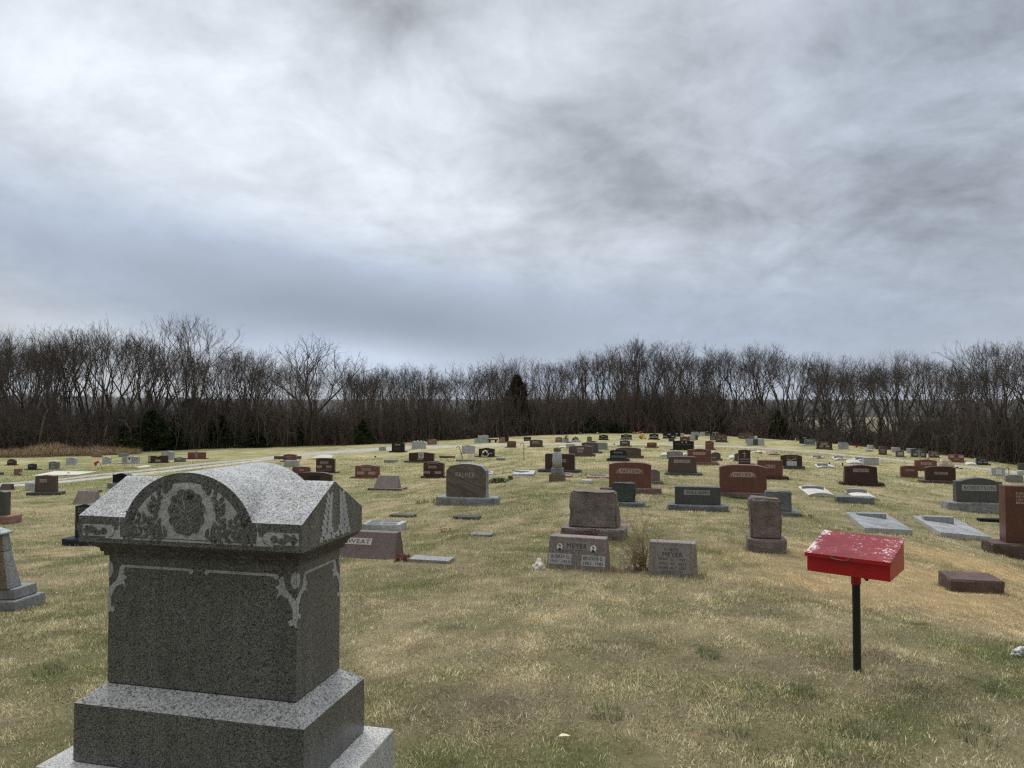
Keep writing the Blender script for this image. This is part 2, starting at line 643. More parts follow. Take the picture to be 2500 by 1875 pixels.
# ------------------------------------------------------------------ the ground sheet
def make_ground():
    ys = np.concatenate([np.arange(-14, 2, 1.0), np.arange(2, 16, 0.2), np.arange(16, 45, 0.4), np.arange(45, 130, 0.8),
                         np.geomspace(130, 3200, 60)])
    s = np.linspace(-1, 1, 321)
    s = np.sign(s) * (np.abs(s) ** 1.25) * 1.6
    X = s[None, :] * (7 + np.abs(ys)[:, None])
    Y = np.repeat(ys[:, None], len(s), 1)
    x, y = X.ravel(), Y.ravel()
    z = height(x, y)
    col = lawn_colour(x, y) * np.interp(y, [0, 12, 40], [.34, .44, .76])[:, None]  # soil darkened towards the viewer, standing for shade between the blades
    D = crest_at(x / np.maximum(y, 6))
    w = np.clip((y - D - 1.0) / 4.0, 0, 1)[:, None]
    col = col * (1 - w) + LITTER[None] * w
    f = np.clip((y - D - 60) / 40.0, 0, 1)[:, None]
    uu = x / np.maximum(y, 6)
    fld = np.clip((uu - .38) / .05, 0, 1) * np.clip((.62 - uu) / .05, 0, 1)
    fcol = FIELD[None] * fld[:, None] + (LITTER[None] * 1.3) * (1 - fld)[:, None]
    col = col * (1 - f) + fcol * f
    nr, nc = X.shape
    i = np.arange(nr - 1)[:, None] * nc + np.arange(nc - 1)[None, :]
    i = i.ravel()
    q = np.stack([i, i + 1, i + 1 + nc, i + nc], 1)
    m, t, b = new_mat('lawn_soil')
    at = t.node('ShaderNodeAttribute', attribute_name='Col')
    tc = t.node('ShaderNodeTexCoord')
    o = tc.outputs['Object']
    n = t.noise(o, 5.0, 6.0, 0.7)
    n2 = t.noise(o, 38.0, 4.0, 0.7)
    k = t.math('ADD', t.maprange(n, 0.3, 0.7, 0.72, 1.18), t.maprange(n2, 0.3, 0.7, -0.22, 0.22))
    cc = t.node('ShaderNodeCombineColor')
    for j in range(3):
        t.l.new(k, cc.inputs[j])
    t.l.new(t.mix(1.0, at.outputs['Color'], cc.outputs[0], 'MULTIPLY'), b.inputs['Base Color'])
    b.inputs['Roughness'].default_value = 0.95
    b.inputs['Specular IOR Level'].default_value = 0.1
    bn = t.node('ShaderNodeBump')
    bn.inputs['Strength'].default_value = 0.8
    bn.inputs['Distance'].default_value = 0.03
    t.l.new(n2, bn.inputs['Height'])
    t.l.new(bn.outputs[0], b.inputs['Normal'])
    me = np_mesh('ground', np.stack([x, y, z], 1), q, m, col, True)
    return tag(mobj('ground', me), kind='structure')


make_ground()

# gravel drive: a single-width drive whose two wheel tracks part where the grass has grown in between
GRAVEL = granite('gravel', (0.34, 0.32, 0.285), (0.48, 0.455, 0.41), 25.0, 0.95, (0.3, 0.29, 0.27), bump=0.02, spec=0.1, spread=0.15)


def strip(name, top, bot, lift, mat):
    """a ribbon lying on the ground between two lines given in the photograph"""
    v, f = [], []
    xs = np.concatenate([np.arange(top[0][0], top[-1][0], 12.0), [top[-1][0]]])
    for px in xs:
        a = ground(px, np.interp(px, [p[0] for p in top], [p[1] for p in top]))
        c = ground(px, np.interp(px, [p[0] for p in bot], [p[1] for p in bot]))
        e = (c - a).normalized() * 0.25
        for k in range(-1, 5):         # the edges run down into the turf
            q = a.lerp(c, k / 3) if 0 <= k <= 3 else (a - e if k < 0 else c + e)
            v.append((q.x, q.y, gz(q.x, q.y) + (lift if 0 <= k <= 3 else -0.08)))
    for i in range(len(xs) - 1):
        for k in range(5):
            f.append((i * 6 + k + 1, (i + 1) * 6 + k + 1, (i + 1) * 6 + k, i * 6 + k))
    me = bpy.data.meshes.new(name)
    me.from_pydata(v, [], f)
    me.materials.append(mat)
    me.polygons.foreach_set('use_smooth', [True] * len(f))
    return tag(mobj(name, me), kind='structure')


strip('gravel_road', [(640, 1118), (700, 1110), (800, 1102.5), (925, 1093.5), (1050, 1089.5), (1130, 1088), (1200, 1086), (1340, 1083), (1500, 1083.4), (1700, 1087.5), (1850, 1093.5), (2000, 1104), (2140, 1118), (2260, 1129), (2350, 1138), (2460, 1149), (2620, 1168)],
      [(640, 1126), (700, 1118), (800, 1108), (925, 1100.5), (1050, 1096), (1130, 1092), (1200, 1089), (1340, 1085.6), (1500, 1085.2), (1700, 1089.3), (1850, 1095.5), (2000, 1106.3), (2140, 1120.4), (2260, 1131.6), (2350, 1140.6), (2460, 1154), (2620, 1174)], 0.03, GRAVEL)
strip('wheel_track', [(-300, 1212), (0, 1181.5), (160, 1168.5), (240, 1158.5), (300, 1153), (400, 1142), (500, 1131), (640, 1118)],
      [(-300, 1216), (0, 1184), (160, 1171), (240, 1161.2), (300, 1156), (400, 1145.4), (500, 1134.2), (640, 1121.5)], 0.03, GRAVEL)
strip('wheel_track', [(-300, 1220), (0, 1187), (160, 1174.5), (240, 1165.5), (300, 1160), (400, 1150), (500, 1138.5), (640, 1122.5)],
      [(-300, 1227), (0, 1190.5), (160, 1178.5), (240, 1169.5), (300, 1163.5), (400, 1153.5), (500, 1141.5), (640, 1126)], 0.03, GRAVEL)

# ------------------------------------------------------------------ lettering
_font_cache = {}


def text_mesh(s):
    """outline of the words as a flat mesh in the XZ plane, centred, with its width and height"""
    if s in _font_cache:
        return _font_cache[s]
    cu = bpy.data.curves.new('lettering', 'FONT')
    cu.body = s
    cu.align_x = 'CENTER'
    cu.resolution_u = 3
    cu.space_character = 1.12
    o = bpy.data.objects.new('lettering', cu)
    me = bpy.data.meshes.new_from_object(o)
    bpy.data.objects.remove(o)
    n = len(me.vertices)
    co = np.empty(n * 3, np.float32)
    me.vertices.foreach_get('co', co)
    co = co.reshape(-1, 3)
    lo, hi = co.min(0), co.max(0)
    co = co - (lo + hi) / 2
    faces = [tuple(p.vertices) for p in me.polygons]
    bpy.data.meshes.remove(me)
    _font_cache[s] = (co, faces, hi[0] - lo[0], hi[1] - lo[1])
    return _font_cache[s]


def lettering(s, w, h, M, mat, parent, name='lettering', lines=None):
    co, faces, tw, th = text_mesh(s)
    kx, kz = w / tw, h / th
    vs = [tuple(M @ Vector((c[0] * kx, 0, c[1] * kz))) for c in co]
    me = bpy.data.meshes.new(name)
    me.from_pydata(vs, [], faces)
    me.materials.append(mat)
    return mobj(name, me, parent)


# ------------------------------------------------------------------ headstones
def outline(style, w, h, wt=1.0, drop=0.1):
    """front outline of an upright tablet from bottom, anticlockwise seen from the front"""
    hw, ht = w / 2, w * wt / 2
    pts = [(-hw, 0), (hw, 0)]
    if style == 'flat':
        return pts + [(ht, h), (-ht, h)]
    n = 14
    top = []
    if style == 'round':
        r = min(drop * w, h * 0.5)
        for k in range(6):
            a = math.pi / 2 * k / 5
            top.append((ht - r + r * math.cos(a), h - r + r * math.sin(a)))
        return pts + top + [(-x, z) for x, z in reversed(top)]
    if style == 'clip':        # chamfered shoulders under an arched top
        cut = 0.10 * w
        top = [(ht, h - 0.17 * w), (ht - cut * 0.4, h - 0.13 * w), (ht - cut, h - 0.06 * w)]
        for k in range(1, n):
            x = (ht - cut) * (1 - 2 * k / n)
            top.append((x, h - 0.06 * w * (x / (ht - cut)) ** 2))
        top += [(-ht + cut, h - 0.06 * w), (-ht + cut * 0.4, h - 0.13 * w), (-ht, h - 0.17 * w)]
        return pts + top
    if style == 'step':
        s = 0.13 * w
        lo = h - drop * w
        top = [(ht, lo)]
        top.append((ht - s, lo + 0.004))
        for k in range(n + 1):
            x = (ht - s - 0.01) * (1 - 2 * k / n)
            top.append((x, h - (drop * w - 0.022) * abs(x / (ht - s)) ** 2))
        top += [(-ht + s, lo + 0.004), (-ht, lo)]
        return pts + top
    if style == 'scallop':
        nl = 4
        for k in range(33):
            x = ht * (1 - 2 * k / 32)
            f = abs(math.sin(math.pi * nl * (k / 32)))
            top.append((x, h - drop * w + 0.6 * drop * w * f - 0.9 * drop * w * abs(x / ht) ** 4))
        return pts + top
    for k in range(n + 1):
        x = ht * (1 - 2 * k / n)
        q = abs(x) / ht
        if style == 'serp':
            z = h - drop * w * (0.5 - 0.5 * math.cos(math.pi * q))
        elif style == 'oval':
            z = h - drop * w * (1 - math.sqrt(max(0, 1 - 0.97 * q * q))) * 1.25
        elif style == 'dome':
            z = h - drop * w * q ** 3.5
        else:                                    # 'arch'
            z = h - drop * w * q * q
        top.append((x, z))
    return pts + top


def rough_block(name, w, d, h, mat, parent, amp=0.02, wt=1.0, dt=1.0, seed=0, loc=(0, 0, 0), keep_top=False, cuts=14, z0=0.0):
    """a rock-faced block: a box whose quarried faces bulge and are chipped"""
    bm = bmesh.new()
    bmesh.ops.create_cube(bm, size=1.0)
    bmesh.ops.subdivide_edges(bm, edges=bm.edges[:], cuts=cuts, use_grid_fill=True)
    off = Vector((seed * 3.7, seed * 1.3, seed * 7.1))
    for v in bm.verts:
        c = v.co.copy()
        f = c.z + 0.5
        kx, ky = 1 + (wt - 1) * f, 1 + (dt - 1) * f
        p = Vector((c.x * w * kx, c.y * d * ky, z0 + f * (h - z0)))
        n = Vector((0, 0, 0))
        for a in range(3):
            if abs(abs(c[a]) - 0.5) < 1e-4:
                n[a] = 1 if c[a] > 0 else -1
        if keep_top and n.z > 0:
            n = Vector((0, 0, 0))
            p.x *= 0.985
            p.y *= 0.985
        q = p * 3.2 + off
        k = mnoise.fractal(q, 0.9, 2.1, 5) * 0.8 + 0.55 * mnoise.noise(q * 0.8)
        edge = sum(1 for a in range(3) if n[a] != 0)
        p += n * (amp * (k + (0.35 if edge == 1 else -0.35)))
        v.co = p
    me = bpy.data.meshes.new(name)
    bm.normal_update()
    bm.to_mesh(me)
    bm.free()
    me.materials.append(mat)
    return mobj(name, me, parent, loc)


def rough_ball(name, sx, sy, sz, mat, parent=None, amp=.25, seed=0, freq=2.0, sub=3):
    bm = bmesh.new()
    bmesh.ops.create_icosphere(bm, subdivisions=sub, radius=1.0)
    for v in bm.verts:
        k = 1 + amp * mnoise.fractal(v.co * freq + Vector((seed * 3.1, seed, seed * 1.7)), .9, 2.1, 4)
        v.co = Vector((v.co.x * sx * k, v.co.y * sy * k, v.co.z * sz * k))
    me = bpy.data.meshes.new(name)
    bm.to_mesh(me)
    bm.free()
    me.materials.append(mat)
    return mobj(name, me, parent)


CROPS = {'A': (0, 1050, 5.267), 'B': (400, 1050, 5.267), 'C': (800, 1050, 5.267), 'D': (1200, 1030, 5.267), 'E': (1600, 1030, 5.267),
         'F': (2000, 1030, 4.424), 'G': (1340, 1040, 11.06), 'H': (1520, 1030, 11.06), 'I': (1700, 1030, 8.508), 'J': (1920, 1050, 7.373),
         'K': (2200, 1070, 7.373), 'L': (1130, 1040, 10.5), 'M': (920, 1040, 10.5), 'N': (2200, 1160, 3.316), 'O': (0, 1100, 13.825), 'P': (0, 0, 1.0),
         'Q': (1280, 1180, 4.424), 'T': (160, 1110, 5.53)}
def level_pads():
    """the lawn lies level along the front of each nearer stone, as it was dug in"""
    new = []
    for (cx, cy, rz, hw, hd) in STONES:
        if 2.0 < cy < 60:
            e = .3
            n = (-math.sin(rz) * e, math.cos(rz) * e)
            sl = (gz(cx + n[0], cy + n[1]) - gz(cx - n[0], cy - n[1])) / (2 * e)
            new.append((cx, cy, rz, hw, hd, gz(cx, cy), sl))
    PADS.extend(new)
    me = bpy.data.objects['ground'].data
    co = np.empty(len(me.vertices) * 3, np.float32)
    me.vertices.foreach_get('co', co)
    co = co.reshape(-1, 3)
    co[:, 2] = height(co[:, 0].astype(float), co[:, 1].astype(float))
    me.vertices.foreach_set('co', co.ravel())
    me.update()


STONES = []
FOOT = []          # footprints that the lawn keeps clear of: x, y, rz, half width, half depth


def px_of(crop, x, y):
    ox, oy, s = CROPS[crop]
    return ox + x / s, oy + y / s


def yaw_at(px):
    return R(13.5) if px > 960 else R(np.interp(px, [0, 700, 960], [0, 3, 10]))


_seed = [0]


def S(label, crop, die, base=None, style='serp', col='grey', t=0.2, yaw=None, panels=(), name='headstone', cat='headstone', wt=1.0, drop=0.09,
      bcol=None, rock=False, slant=False, group='granite headstones on the lawn', rockbase=None, sink=0.15, side=None, lift=0.0):
    _seed[0] += 1
    sd_ = _seed[0]
    x0, yt = px_of(crop, die[0], die[2])
    x1, yb = px_of(crop, die[1], die[3])
    if base:
        bx0, bb = px_of(crop, base[0], base[2])
        bx1 = px_of(crop, base[1], 0)[0]
    else:
        bx0, bx1, bb = x0, x1, yb
    xc = (bx0 + bx1) / 2
    P = ground(xc, bb)
    if lift:                       # it stands on a slab of this height
        k = (EYE - P.z - lift) / (EYE - P.z)
        P = Vector((P.x * k, P.y * k, gz(P.x * k, P.y * k) + lift))
    u = P.x / P.y
    sc = P.y / F_PX
    if yaw is None:
        yaw = yaw_at((x0 + x1) / 2)
        yaw += R(1.5) * math.sin(sd_ * 2.3)
    cf = math.cos(yaw) + u * math.sin(yaw)
    wd, wb = (x1 - x0) * sc / cf, (bx1 - bx0) * sc / cf
    hb = max((bb - yb) * sc * 0.82, 0.03) if base else 0.0
    hd = (yb - yt) * sc * 1.02
    ins = min(max((wb - wd) / 2, 0.03), 0.13) if base else 0.0
    dep = t + 2 * ins
    fwd = Vector((math.sin(yaw), math.cos(yaw), 0))
    loc = P + fwd * (dep / 2)
    loc.z = P.z
    root = empty(name, loc, -yaw, label, cat, group)
    FOOT.append((loc.x, loc.y, -yaw, wb / 2, dep / 2))
    if not lift:
        STONES.append(FOOT[-1])
    ox = ((x0 + x1) / 2 - xc) * sc / cf
    near = P.y < 32
    if base:
        bc = bcol or col
        rb = rockbase if rockbase is not None else near
        if rb:
            rough_block('plinth', wb, dep, hb, MAT[bc + '_rock'] if not isinstance(rb, str) else MAT[rb], root, amp=0.012 + 0.05 * hb, seed=sd_, keep_top=True, z0=-sink, cuts=12 if near else 6)
        else:
            m = MB()
            m.box(-wb / 2, wb / 2, -dep / 2, dep / 2, -sink, hb)
            o = m.build('plinth', MAT[bc], root)
            if near:
                bevel(o, 0.008)
    z0 = hb - (0.0 if base else sink)
    if rock:
        rough_block('tablet', wd, t, hd, MAT[col + '_rock'], root, amp=0.026, wt=wt, dt=0.85, seed=sd_, loc=(ox, 0, hb), cuts=26, z0=0 if base else -sink)
    elif slant:
        tb, tt = t / 2, t * 0.30
        m = MB()
        hw, ht = wd / 2, wd * wt / 2
        zb = -sink if not base else 0.0
        m.frustum(-hw, hw, -tb, tb, zb, -ht, ht, tb - tt, tb, hd)
        o = m.build('tablet', MAT[col], root, loc=(ox, 0, hb))
        bevel(o, 0.006)
    else:
        m = MB()
        poly = outline(style, wd, hd, wt, drop)
        if not base:
            poly[0] = (poly[0][0], -sink)
            poly[1] = (poly[1][0], -sink)
        m.prism(poly, -t / 2, t / 2)
        if side:
            m.m = [0, 0] + [1] * (len(m.f) - 2)
        o = m.build('tablet', [MAT[col], MAT[side]] if side else MAT[col], root, loc=(ox, 0, hb))
        if near:
            bevel(o, 0.007)
    # inscriptions on the front
    ang = 0.0
    bot = 0.0 if base else sink
    if slant:
        ang = math.atan2(t * 0.70, hd + bot)
    for p in panels:
        a0, a1, b0, b1 = p[:4]
        txt = p[4] if len(p) > 4 else None
        kind = p[5] if len(p) > 5 else 'panel'
        q0, r0 = px_of(crop, a0, b0)
        q1, r1 = px_of(crop, a1, b1)
        X = ((q0 + q1) / 2 - (x0 + x1) / 2) * sc / cf + ox
        Z = (yb - (r0 + r1) / 2) * sc * 1.02
        w, h = (q1 - q0) * sc / cf, (r1 - r0) * sc * 1.02
        yf = -t / 2
        if slant:
            yf = -t / 2 + t * 0.70 * ((Z + bot) / (hd + bot))
        M = Matrix.Translation((X, yf, hb + Z)) @ Matrix.Rotation(-ang, 4, 'X')
        off = Matrix.Translation((0, -0.006, 0))
        if kind in ('panel', 'inset', 'swag'):
            m = MB()
            m.box(-w / 2, w / 2, -0.004, 0.01, -h / 2, h / 2, M=M)
            if kind == 'swag':                    # small carved leaves flanking the name
                for s in (-1, 1):
                    for k in range(7):
                        a = s * (w / 2 + 0.010 + 0.013 * k)
                        zz = (0.30 * math.sin(k * 2.1) - 0.05 * k) * h
                        r = h * (0.20 - 0.018 * k)
                        pl = [(a + r * math.cos(j * math.pi / 3 + k), zz + r * 0.8 * math.sin(j * math.pi / 3 + k)) for j in range(6)]
                        m.prism(pl, -0.0035 - 0.0003 * k, 0.01, M=M)
            o = m.build('name_panel', MAT['panel_' + col] if kind != 'inset' else MAT[p[6]], root)
            if txt:
                lettering(txt, w * (0.88 if len(txt) > 3 else 0.66), h * 0.62, M @ off, MAT['letter_dark'], o)
        elif kind == 'light':
            lettering(txt, w, h, M @ Matrix.Translation((0, -0.003, 0)), MAT['panel_' + col] if len(p) < 7 else MAT[p[6]], root)
        elif kind == 'dark':
            lettering(txt, w, h, M @ Matrix.Translation((0, -0.003, 0)), MAT['letter_dark'], root)
        elif kind == 'bars':                      # an inscription too small to read: rows of fine cut strokes
            m = MB()
            rows = max(1, int(round(h / 0.06)))
            rnd = random.Random(sd_ * 31 + int(a0))
            for k in range(rows):
                zz = h * (0.5 - (k + 0.5) / rows)
                x = -w / 2
                while x < w / 2 - 0.01:
                    l = rnd.uniform(0.012, 0.035)
                    hh = min(0.5 * h / rows, 0.022)
                    m.box(x, min(x + l, w / 2), -0.004 - 0.0004 * rnd.random(), 0.01, zz - hh, zz + hh, M=M)
                    x += l + rnd.uniform(0.008, 0.016)
            m.build('inscription', MAT['panel_' + col] if len(p) < 7 else MAT[p[6]], root)
        elif kind == 'cross':
            m = MB()
            m.box(-w * 0.13, w * 0.13, -0.004, 0.01, -h / 2, h / 2, M=M)
            m.box(-w / 2, -w * 0.13, -0.004, 0.01, h * 0.12, h * 0.27, M=M)
            m.box(w * 0.13, w / 2, -0.004, 0.01, h * 0.12, h * 0.27, M=M)
            m.prism([(w * 0.13, -h * .2), (w * .45, -h * .05), (w * .3, -h * .3)], -0.0035, 0.01, M=M)
            m.build('cross', MAT['panel_' + col], root)
        elif kind == 'oval':
            m = MB()
            pl = [(w / 2 * math.cos(2 * math.pi * j / 18), h / 2 * math.sin(2 * math.pi * j / 18)) for j in range(18)]
            m.prism(pl, -0.004, 0.01, M=M)
            m.build('carved_oval', MAT['panel_' + col] if len(p) < 7 else MAT[p[6]], root)
        elif kind == 'shield':
            m = MB()
            pl = [(0, -h / 2), (w * .42, -h * .1), (w / 2, h / 2), (-w / 2, h / 2), (-w * .42, -h * .1)]
            m.prism(pl, -0.007, 0.01, M=M)
            m.build('shield', MAT[col] if len(p) < 7 else MAT[p[6]], root)
        elif kind == 'ribbon':
            m = MB()
            n = 14
            up = [(-w / 2 + w * k / n, 0.25 * h * math.sin(k / n * 2 * math.pi + 2.4) + 0.22 * h) for k in range(n + 1)]
            dn = [(x, z - 0.44 * h) for x, z in up]
            for k in range(n):
                m.prism([dn[k], dn[k + 1], up[k + 1], up[k]], -0.004, 0.01, M=M)
            m.build('ribbon_carving', MAT['panel_' + col], root)
        elif kind == 'arcs':                   # engraved arches in the upper corners of the tablet
            m = MB()
            for k in range(12):
                x0_, x1_ = -w / 2 + w * k / 12, -w / 2 + w * (k + 1) / 12
                g = lambda x: h / 2 - 0.9 * h * abs(2 * x / w) ** 5
                m.prism([(x0_, g(x0_) - .014), (x1_, g(x1_) - .014), (x1_, g(x1_)), (x0_, g(x0_))], -0.003, 0.01, M=M)
            m.build('carved_border', MAT['panel_' + col], root)
    root['_h'] = hb + hd
    return root


def flat(label, crop, pts, h,  col='grey', name='ledger_slab', cat='grave slab', group='low grave slabs in the grass', plate=None, rock=False, mats=None):
    """a low slab given by the four ground corners of its outline (front-left, front-right, back-right, back-left)"""
    q = [ground(*px_of(crop, *p)) for p in pts]
    c = sum(q, Vector()) / 4
    rz = math.atan2(q[1].y - q[0].y, q[1].x - q[0].x)
    root = empty(name, (c.x, c.y, gz(c.x, c.y)), rz, label, cat, group)
    Mi = Matrix.Rotation(-rz, 4, 'Z')
    loc = [Mi @ (p - c) for p in q]
    zg = [gz(p.x, p.y) - gz(c.x, c.y) for p in q]
    vs = [(p.x, p.y, z - 0.12) for p, z in zip(loc, zg)] + [(p.x, p.y, z + h) for p, z in zip(loc, zg)]
    m = MB()
    if name == 'vault_cover':          # bowed across its width
        nb = 12
        vv = []
        for k in range(nb + 1):
            t = k / nb
            bow = (0.07 * (1 - (2 * t - 1) ** 2) - .02) if (loc[1] - loc[0]).length < 2.2 else 0.0
            for e, (i0, i1) in enumerate(((0, 1), (3, 2))):
                a, b2 = Vector(vs[4 + i0]), Vector(vs[4 + i1])
                pt = a.lerp(b2, t)
                vv += [(pt.x, pt.y, pt.z + bow), (pt.x, pt.y, pt.z - h - .12)]
        ff = []
        for k in range(nb):
            a, b2 = 4 * k, 4 * k + 4
            ff += [(a, b2, b2 + 2, a + 2), (a + 1, b2 + 1, b2, a), (a + 2, b2 + 2, b2 + 3, a + 3)]
        ff += [(1, 0, 2, 3), tuple(4 * nb + j for j in (0, 1, 3, 2))]
        m.add(vv, ff)
    else:
        m.add(vs, [(3, 2, 1, 0), (4, 5, 6, 7), (0, 1, 5, 4), (1, 2, 6, 5), (2, 3, 7, 6), (3, 0, 4, 7)])
    o = m.build('slab', mats or MAT[col], root)
    if name != 'vault_cover':
        bevel(o, min(0.012, h * 0.25))
    xs = [p.x for p in loc]
    ys = [p.y for p in loc]
    FOOT.append((c.x, c.y, rz, (max(xs) - min(xs)) / 2, (max(ys) - min(ys)) / 2))
    if plate:                                   # (fraction of width, depth) and colour of a plate lying on top
        fw, fd, pm, ph = plate
        e = [sum((l[i] for l in loc), 0.0) for i in range(2)]
        vv = []
        for k, l in enumerate(loc):
            vv.append((l.x * fw, l.y * fd, zg[k] * fd + h - 0.004))
        for k, l in enumerate(loc):
            vv.append((l.x * fw, l.y * fd, zg[k] * fd + h + ph))
        m = MB()
        m.add(vv, [(3, 2, 1, 0), (4, 5, 6, 7), (0, 1, 5, 4), (1, 2, 6, 5), (2, 3, 7, 6), (3, 0, 4, 7)])
        m.build('name_plate', MAT[pm], root)
    root['_h'] = h
    return root


def block(label, crop, x0, x1, yt, yb, depth, col, rock=True, name='flush_marker', cat='grave marker', group='low stone markers in the grass', yaw=None, plates=(), amp=0.012):
    """a low block marker: front face from x0..x1, yb at the ground; yt is the back of its top"""
    _seed[0] += 1
    a0, ytp = px_of(crop, x0, yt)
    a1, ybp = px_of(crop, x1, yb)
    P = ground((a0 + a1) / 2, ybp)
    sc = P.y / F_PX
    u = P.x / P.y
    if yaw is None:
        yaw = yaw_at((a0 + a1) / 2)
    cf = math.cos(yaw) + u * math.sin(yaw)
    w = (a1 - a0) * sc / cf
    dz = (EYE - P.z) / P.y
    h = max((ybp - ytp) * sc - depth * dz * 0.9, 0.03)
    loc = P + Vector((math.sin(yaw), math.cos(yaw), 0)) * (depth / 2)
    loc.z = P.z
    root = empty(name, loc, -yaw, label, cat, group)
    FOOT.append((loc.x, loc.y, -yaw, w / 2, depth / 2))
    STONES.append(FOOT[-1])
    if rock:
        rough_block('block', w, depth, h, MAT[col + '_rock'], root, amp=amp, seed=_seed[0], keep_top=True, z0=-0.12, cuts=10)
    else:
        m = MB()
        m.box(-w / 2, w / 2, -depth / 2, depth / 2, -0.12, h)
        bevel(m.build('block', MAT[col], root), 0.008)
    for (fx0, fx1, fy0, fy1, pm) in plates:
        m = MB()
        m.box(w * (fx0 - .5), w * (fx1 - .5), depth * (fy0 - .5), depth * (fy1 - .5), h - 0.01, h + 0.006)
        m.build('name_plate', MAT[pm], root)
    root['_h'] = h
    return root


# ------------------------------------------------------------------ flowers and plants
PETAL = {}
for nm, c in dict(white=(0.75, 0.74, 0.70), pink=(0.62, 0.25, 0.30), red=(0.45, 0.03, 0.03), yellow=(0.70, 0.48, 0.05), orange=(0.62, 0.20, 0.03),
                  peach=(0.72, 0.42, 0.32), cream=(0.68, 0.60, 0.40), purple=(0.15, 0.06, 0.14), leaf=(0.035, 0.06, 0.022), dark=(0.02, 0.02, 0.018)).items():
    PETAL[nm] = plain('petal_' + nm, c, 0.7, 0.2, 30.0, 0.2)


def flowers(label, px, py, rpx, cols, lift_px=0.0, n=22, name='flower_bouquet', cat='flowers', group='artificial flowers on the graves', flatten=0.75, leaf='leaf', back=0.0, ring=None):
    """a bouquet of small five-petalled blossoms with dark leaves between; px,py is where it meets the ground"""
    P = ground(px, py)
    sc = P.y / F_PX
    r = rpx * sc
    rnd = random.Random(int(px * 7 + py))
    base_z = lift_px * sc
    m = MB()
    lm = MB()
    for i in range(n):
        while True:
            d = Vector((rnd.uniform(-1, 1), rnd.uniform(-1, 1), rnd.uniform(-1, 1)))
            if 0.2 < d.length <= 1:
                break
        if ring:
            a = rnd.uniform(0, 2 * math.pi)
            d = Vector((math.cos(a) * rnd.uniform(ring, 1), rnd.uniform(-.25, .1), math.sin(a) * rnd.uniform(ring, 1)))
        c = Vector((d.x * r, d.y * r * 0.7, base_z + r * flatten + d.z * r * flatten))
        nrm = (d + Vector((0, -0.7, 0.5))).normalized()
        a = nrm.orthogonal().normalized()
        b = nrm.cross(a)
        s = r * rnd.uniform(0.20, 0.34)
        mi = rnd.randrange(len(cols))
        for k in range(5):
            t = k * 2 * math.pi / 5 + rnd.random() * 0.3
            d1 = a * math.cos(t) + b * math.sin(t)
            d2 = a * math.cos(t + 0.55) + b * math.sin(t + 0.55)
            d3 = a * math.cos(t - 0.55) + b * math.sin(t - 0.55)
            m.add([tuple(c), tuple(c + d3 * s * 0.65 + nrm * s * 0.2), tuple(c + d1 * s + nrm * s * 0.12), tuple(c + d2 * s * 0.65 + nrm * s * 0.2)], [(0, 1, 2, 3)], mi)
        lc = c - nrm * s * 0.5
        for k in range(2):
            t = rnd.uniform(0, 6.28)
            d1 = (a * math.cos(t) + b * math.sin(t)) * s * 1.5
            d2 = nrm.cross(d1).normalized() * s * 0.4
            lm.add([tuple(lc), tuple(lc + d1 * 0.5 + d2), tuple(lc + d1), tuple(lc + d1 * 0.5 - d2)], [(0, 1, 2, 3)])
    lm.tube([(0, 0, -0.03), (0, 0, max(base_z, 0.02) + r * 0.5)], max(r * 0.05, 0.005), 5)
    root = empty(name, P, 0, label, cat, group)
    m.build('blossom', [PETAL[c] for c in cols], root)
    lm.build('leaves', PETAL[leaf], root)
    return root


def leafy(label, px, py, wpx, hpx, mat, n=160, name='leafy_plant', cat='plant', group=None, leafsz=0.05, depth=0.4):
    """a low mound of strap leaves"""
    P = ground(px, py)
    sc = P.y / F_PX
    w, h = wpx * sc, hpx * sc
    rnd = random.Random(int(px * 3 + py))
    m = MB()
    for i in range(n):
        x, y = rnd.gauss(0, 0.24) * w, rnd.uniform(-.5, .5) * depth
        k = max(0.25, 1 - (abs(x) / (w * .55)) ** 2)
        a = rnd.uniform(0, 6.28)
        l = h * k * rnd.uniform(0.6, 1.15)
        lean = rnd.uniform(0.2, 0.9)
        d = Vector((math.cos(a) * lean, math.sin(a) * lean, 1)).normalized()
        s = Vector((-math.sin(a), math.cos(a), 0)) * leafsz * rnd.uniform(.5, 1.1)
        p0 = Vector((x, y, -0.01))
        p1 = p0 + d * l * 0.6
        p2 = p1 + Vector((d.x * l * .5, d.y * l * .5, rnd.uniform(-.2, .35) * l))
        m.add([tuple(p0 - s * .4), tuple(p0 + s * .4), tuple(p1 + s), tuple(p2), tuple(p1 - s)], [(0, 1, 2, 4), (4, 2, 3)])
    o = m.build(name, mat, None, loc=P)
    return tag(o, label, cat, group)


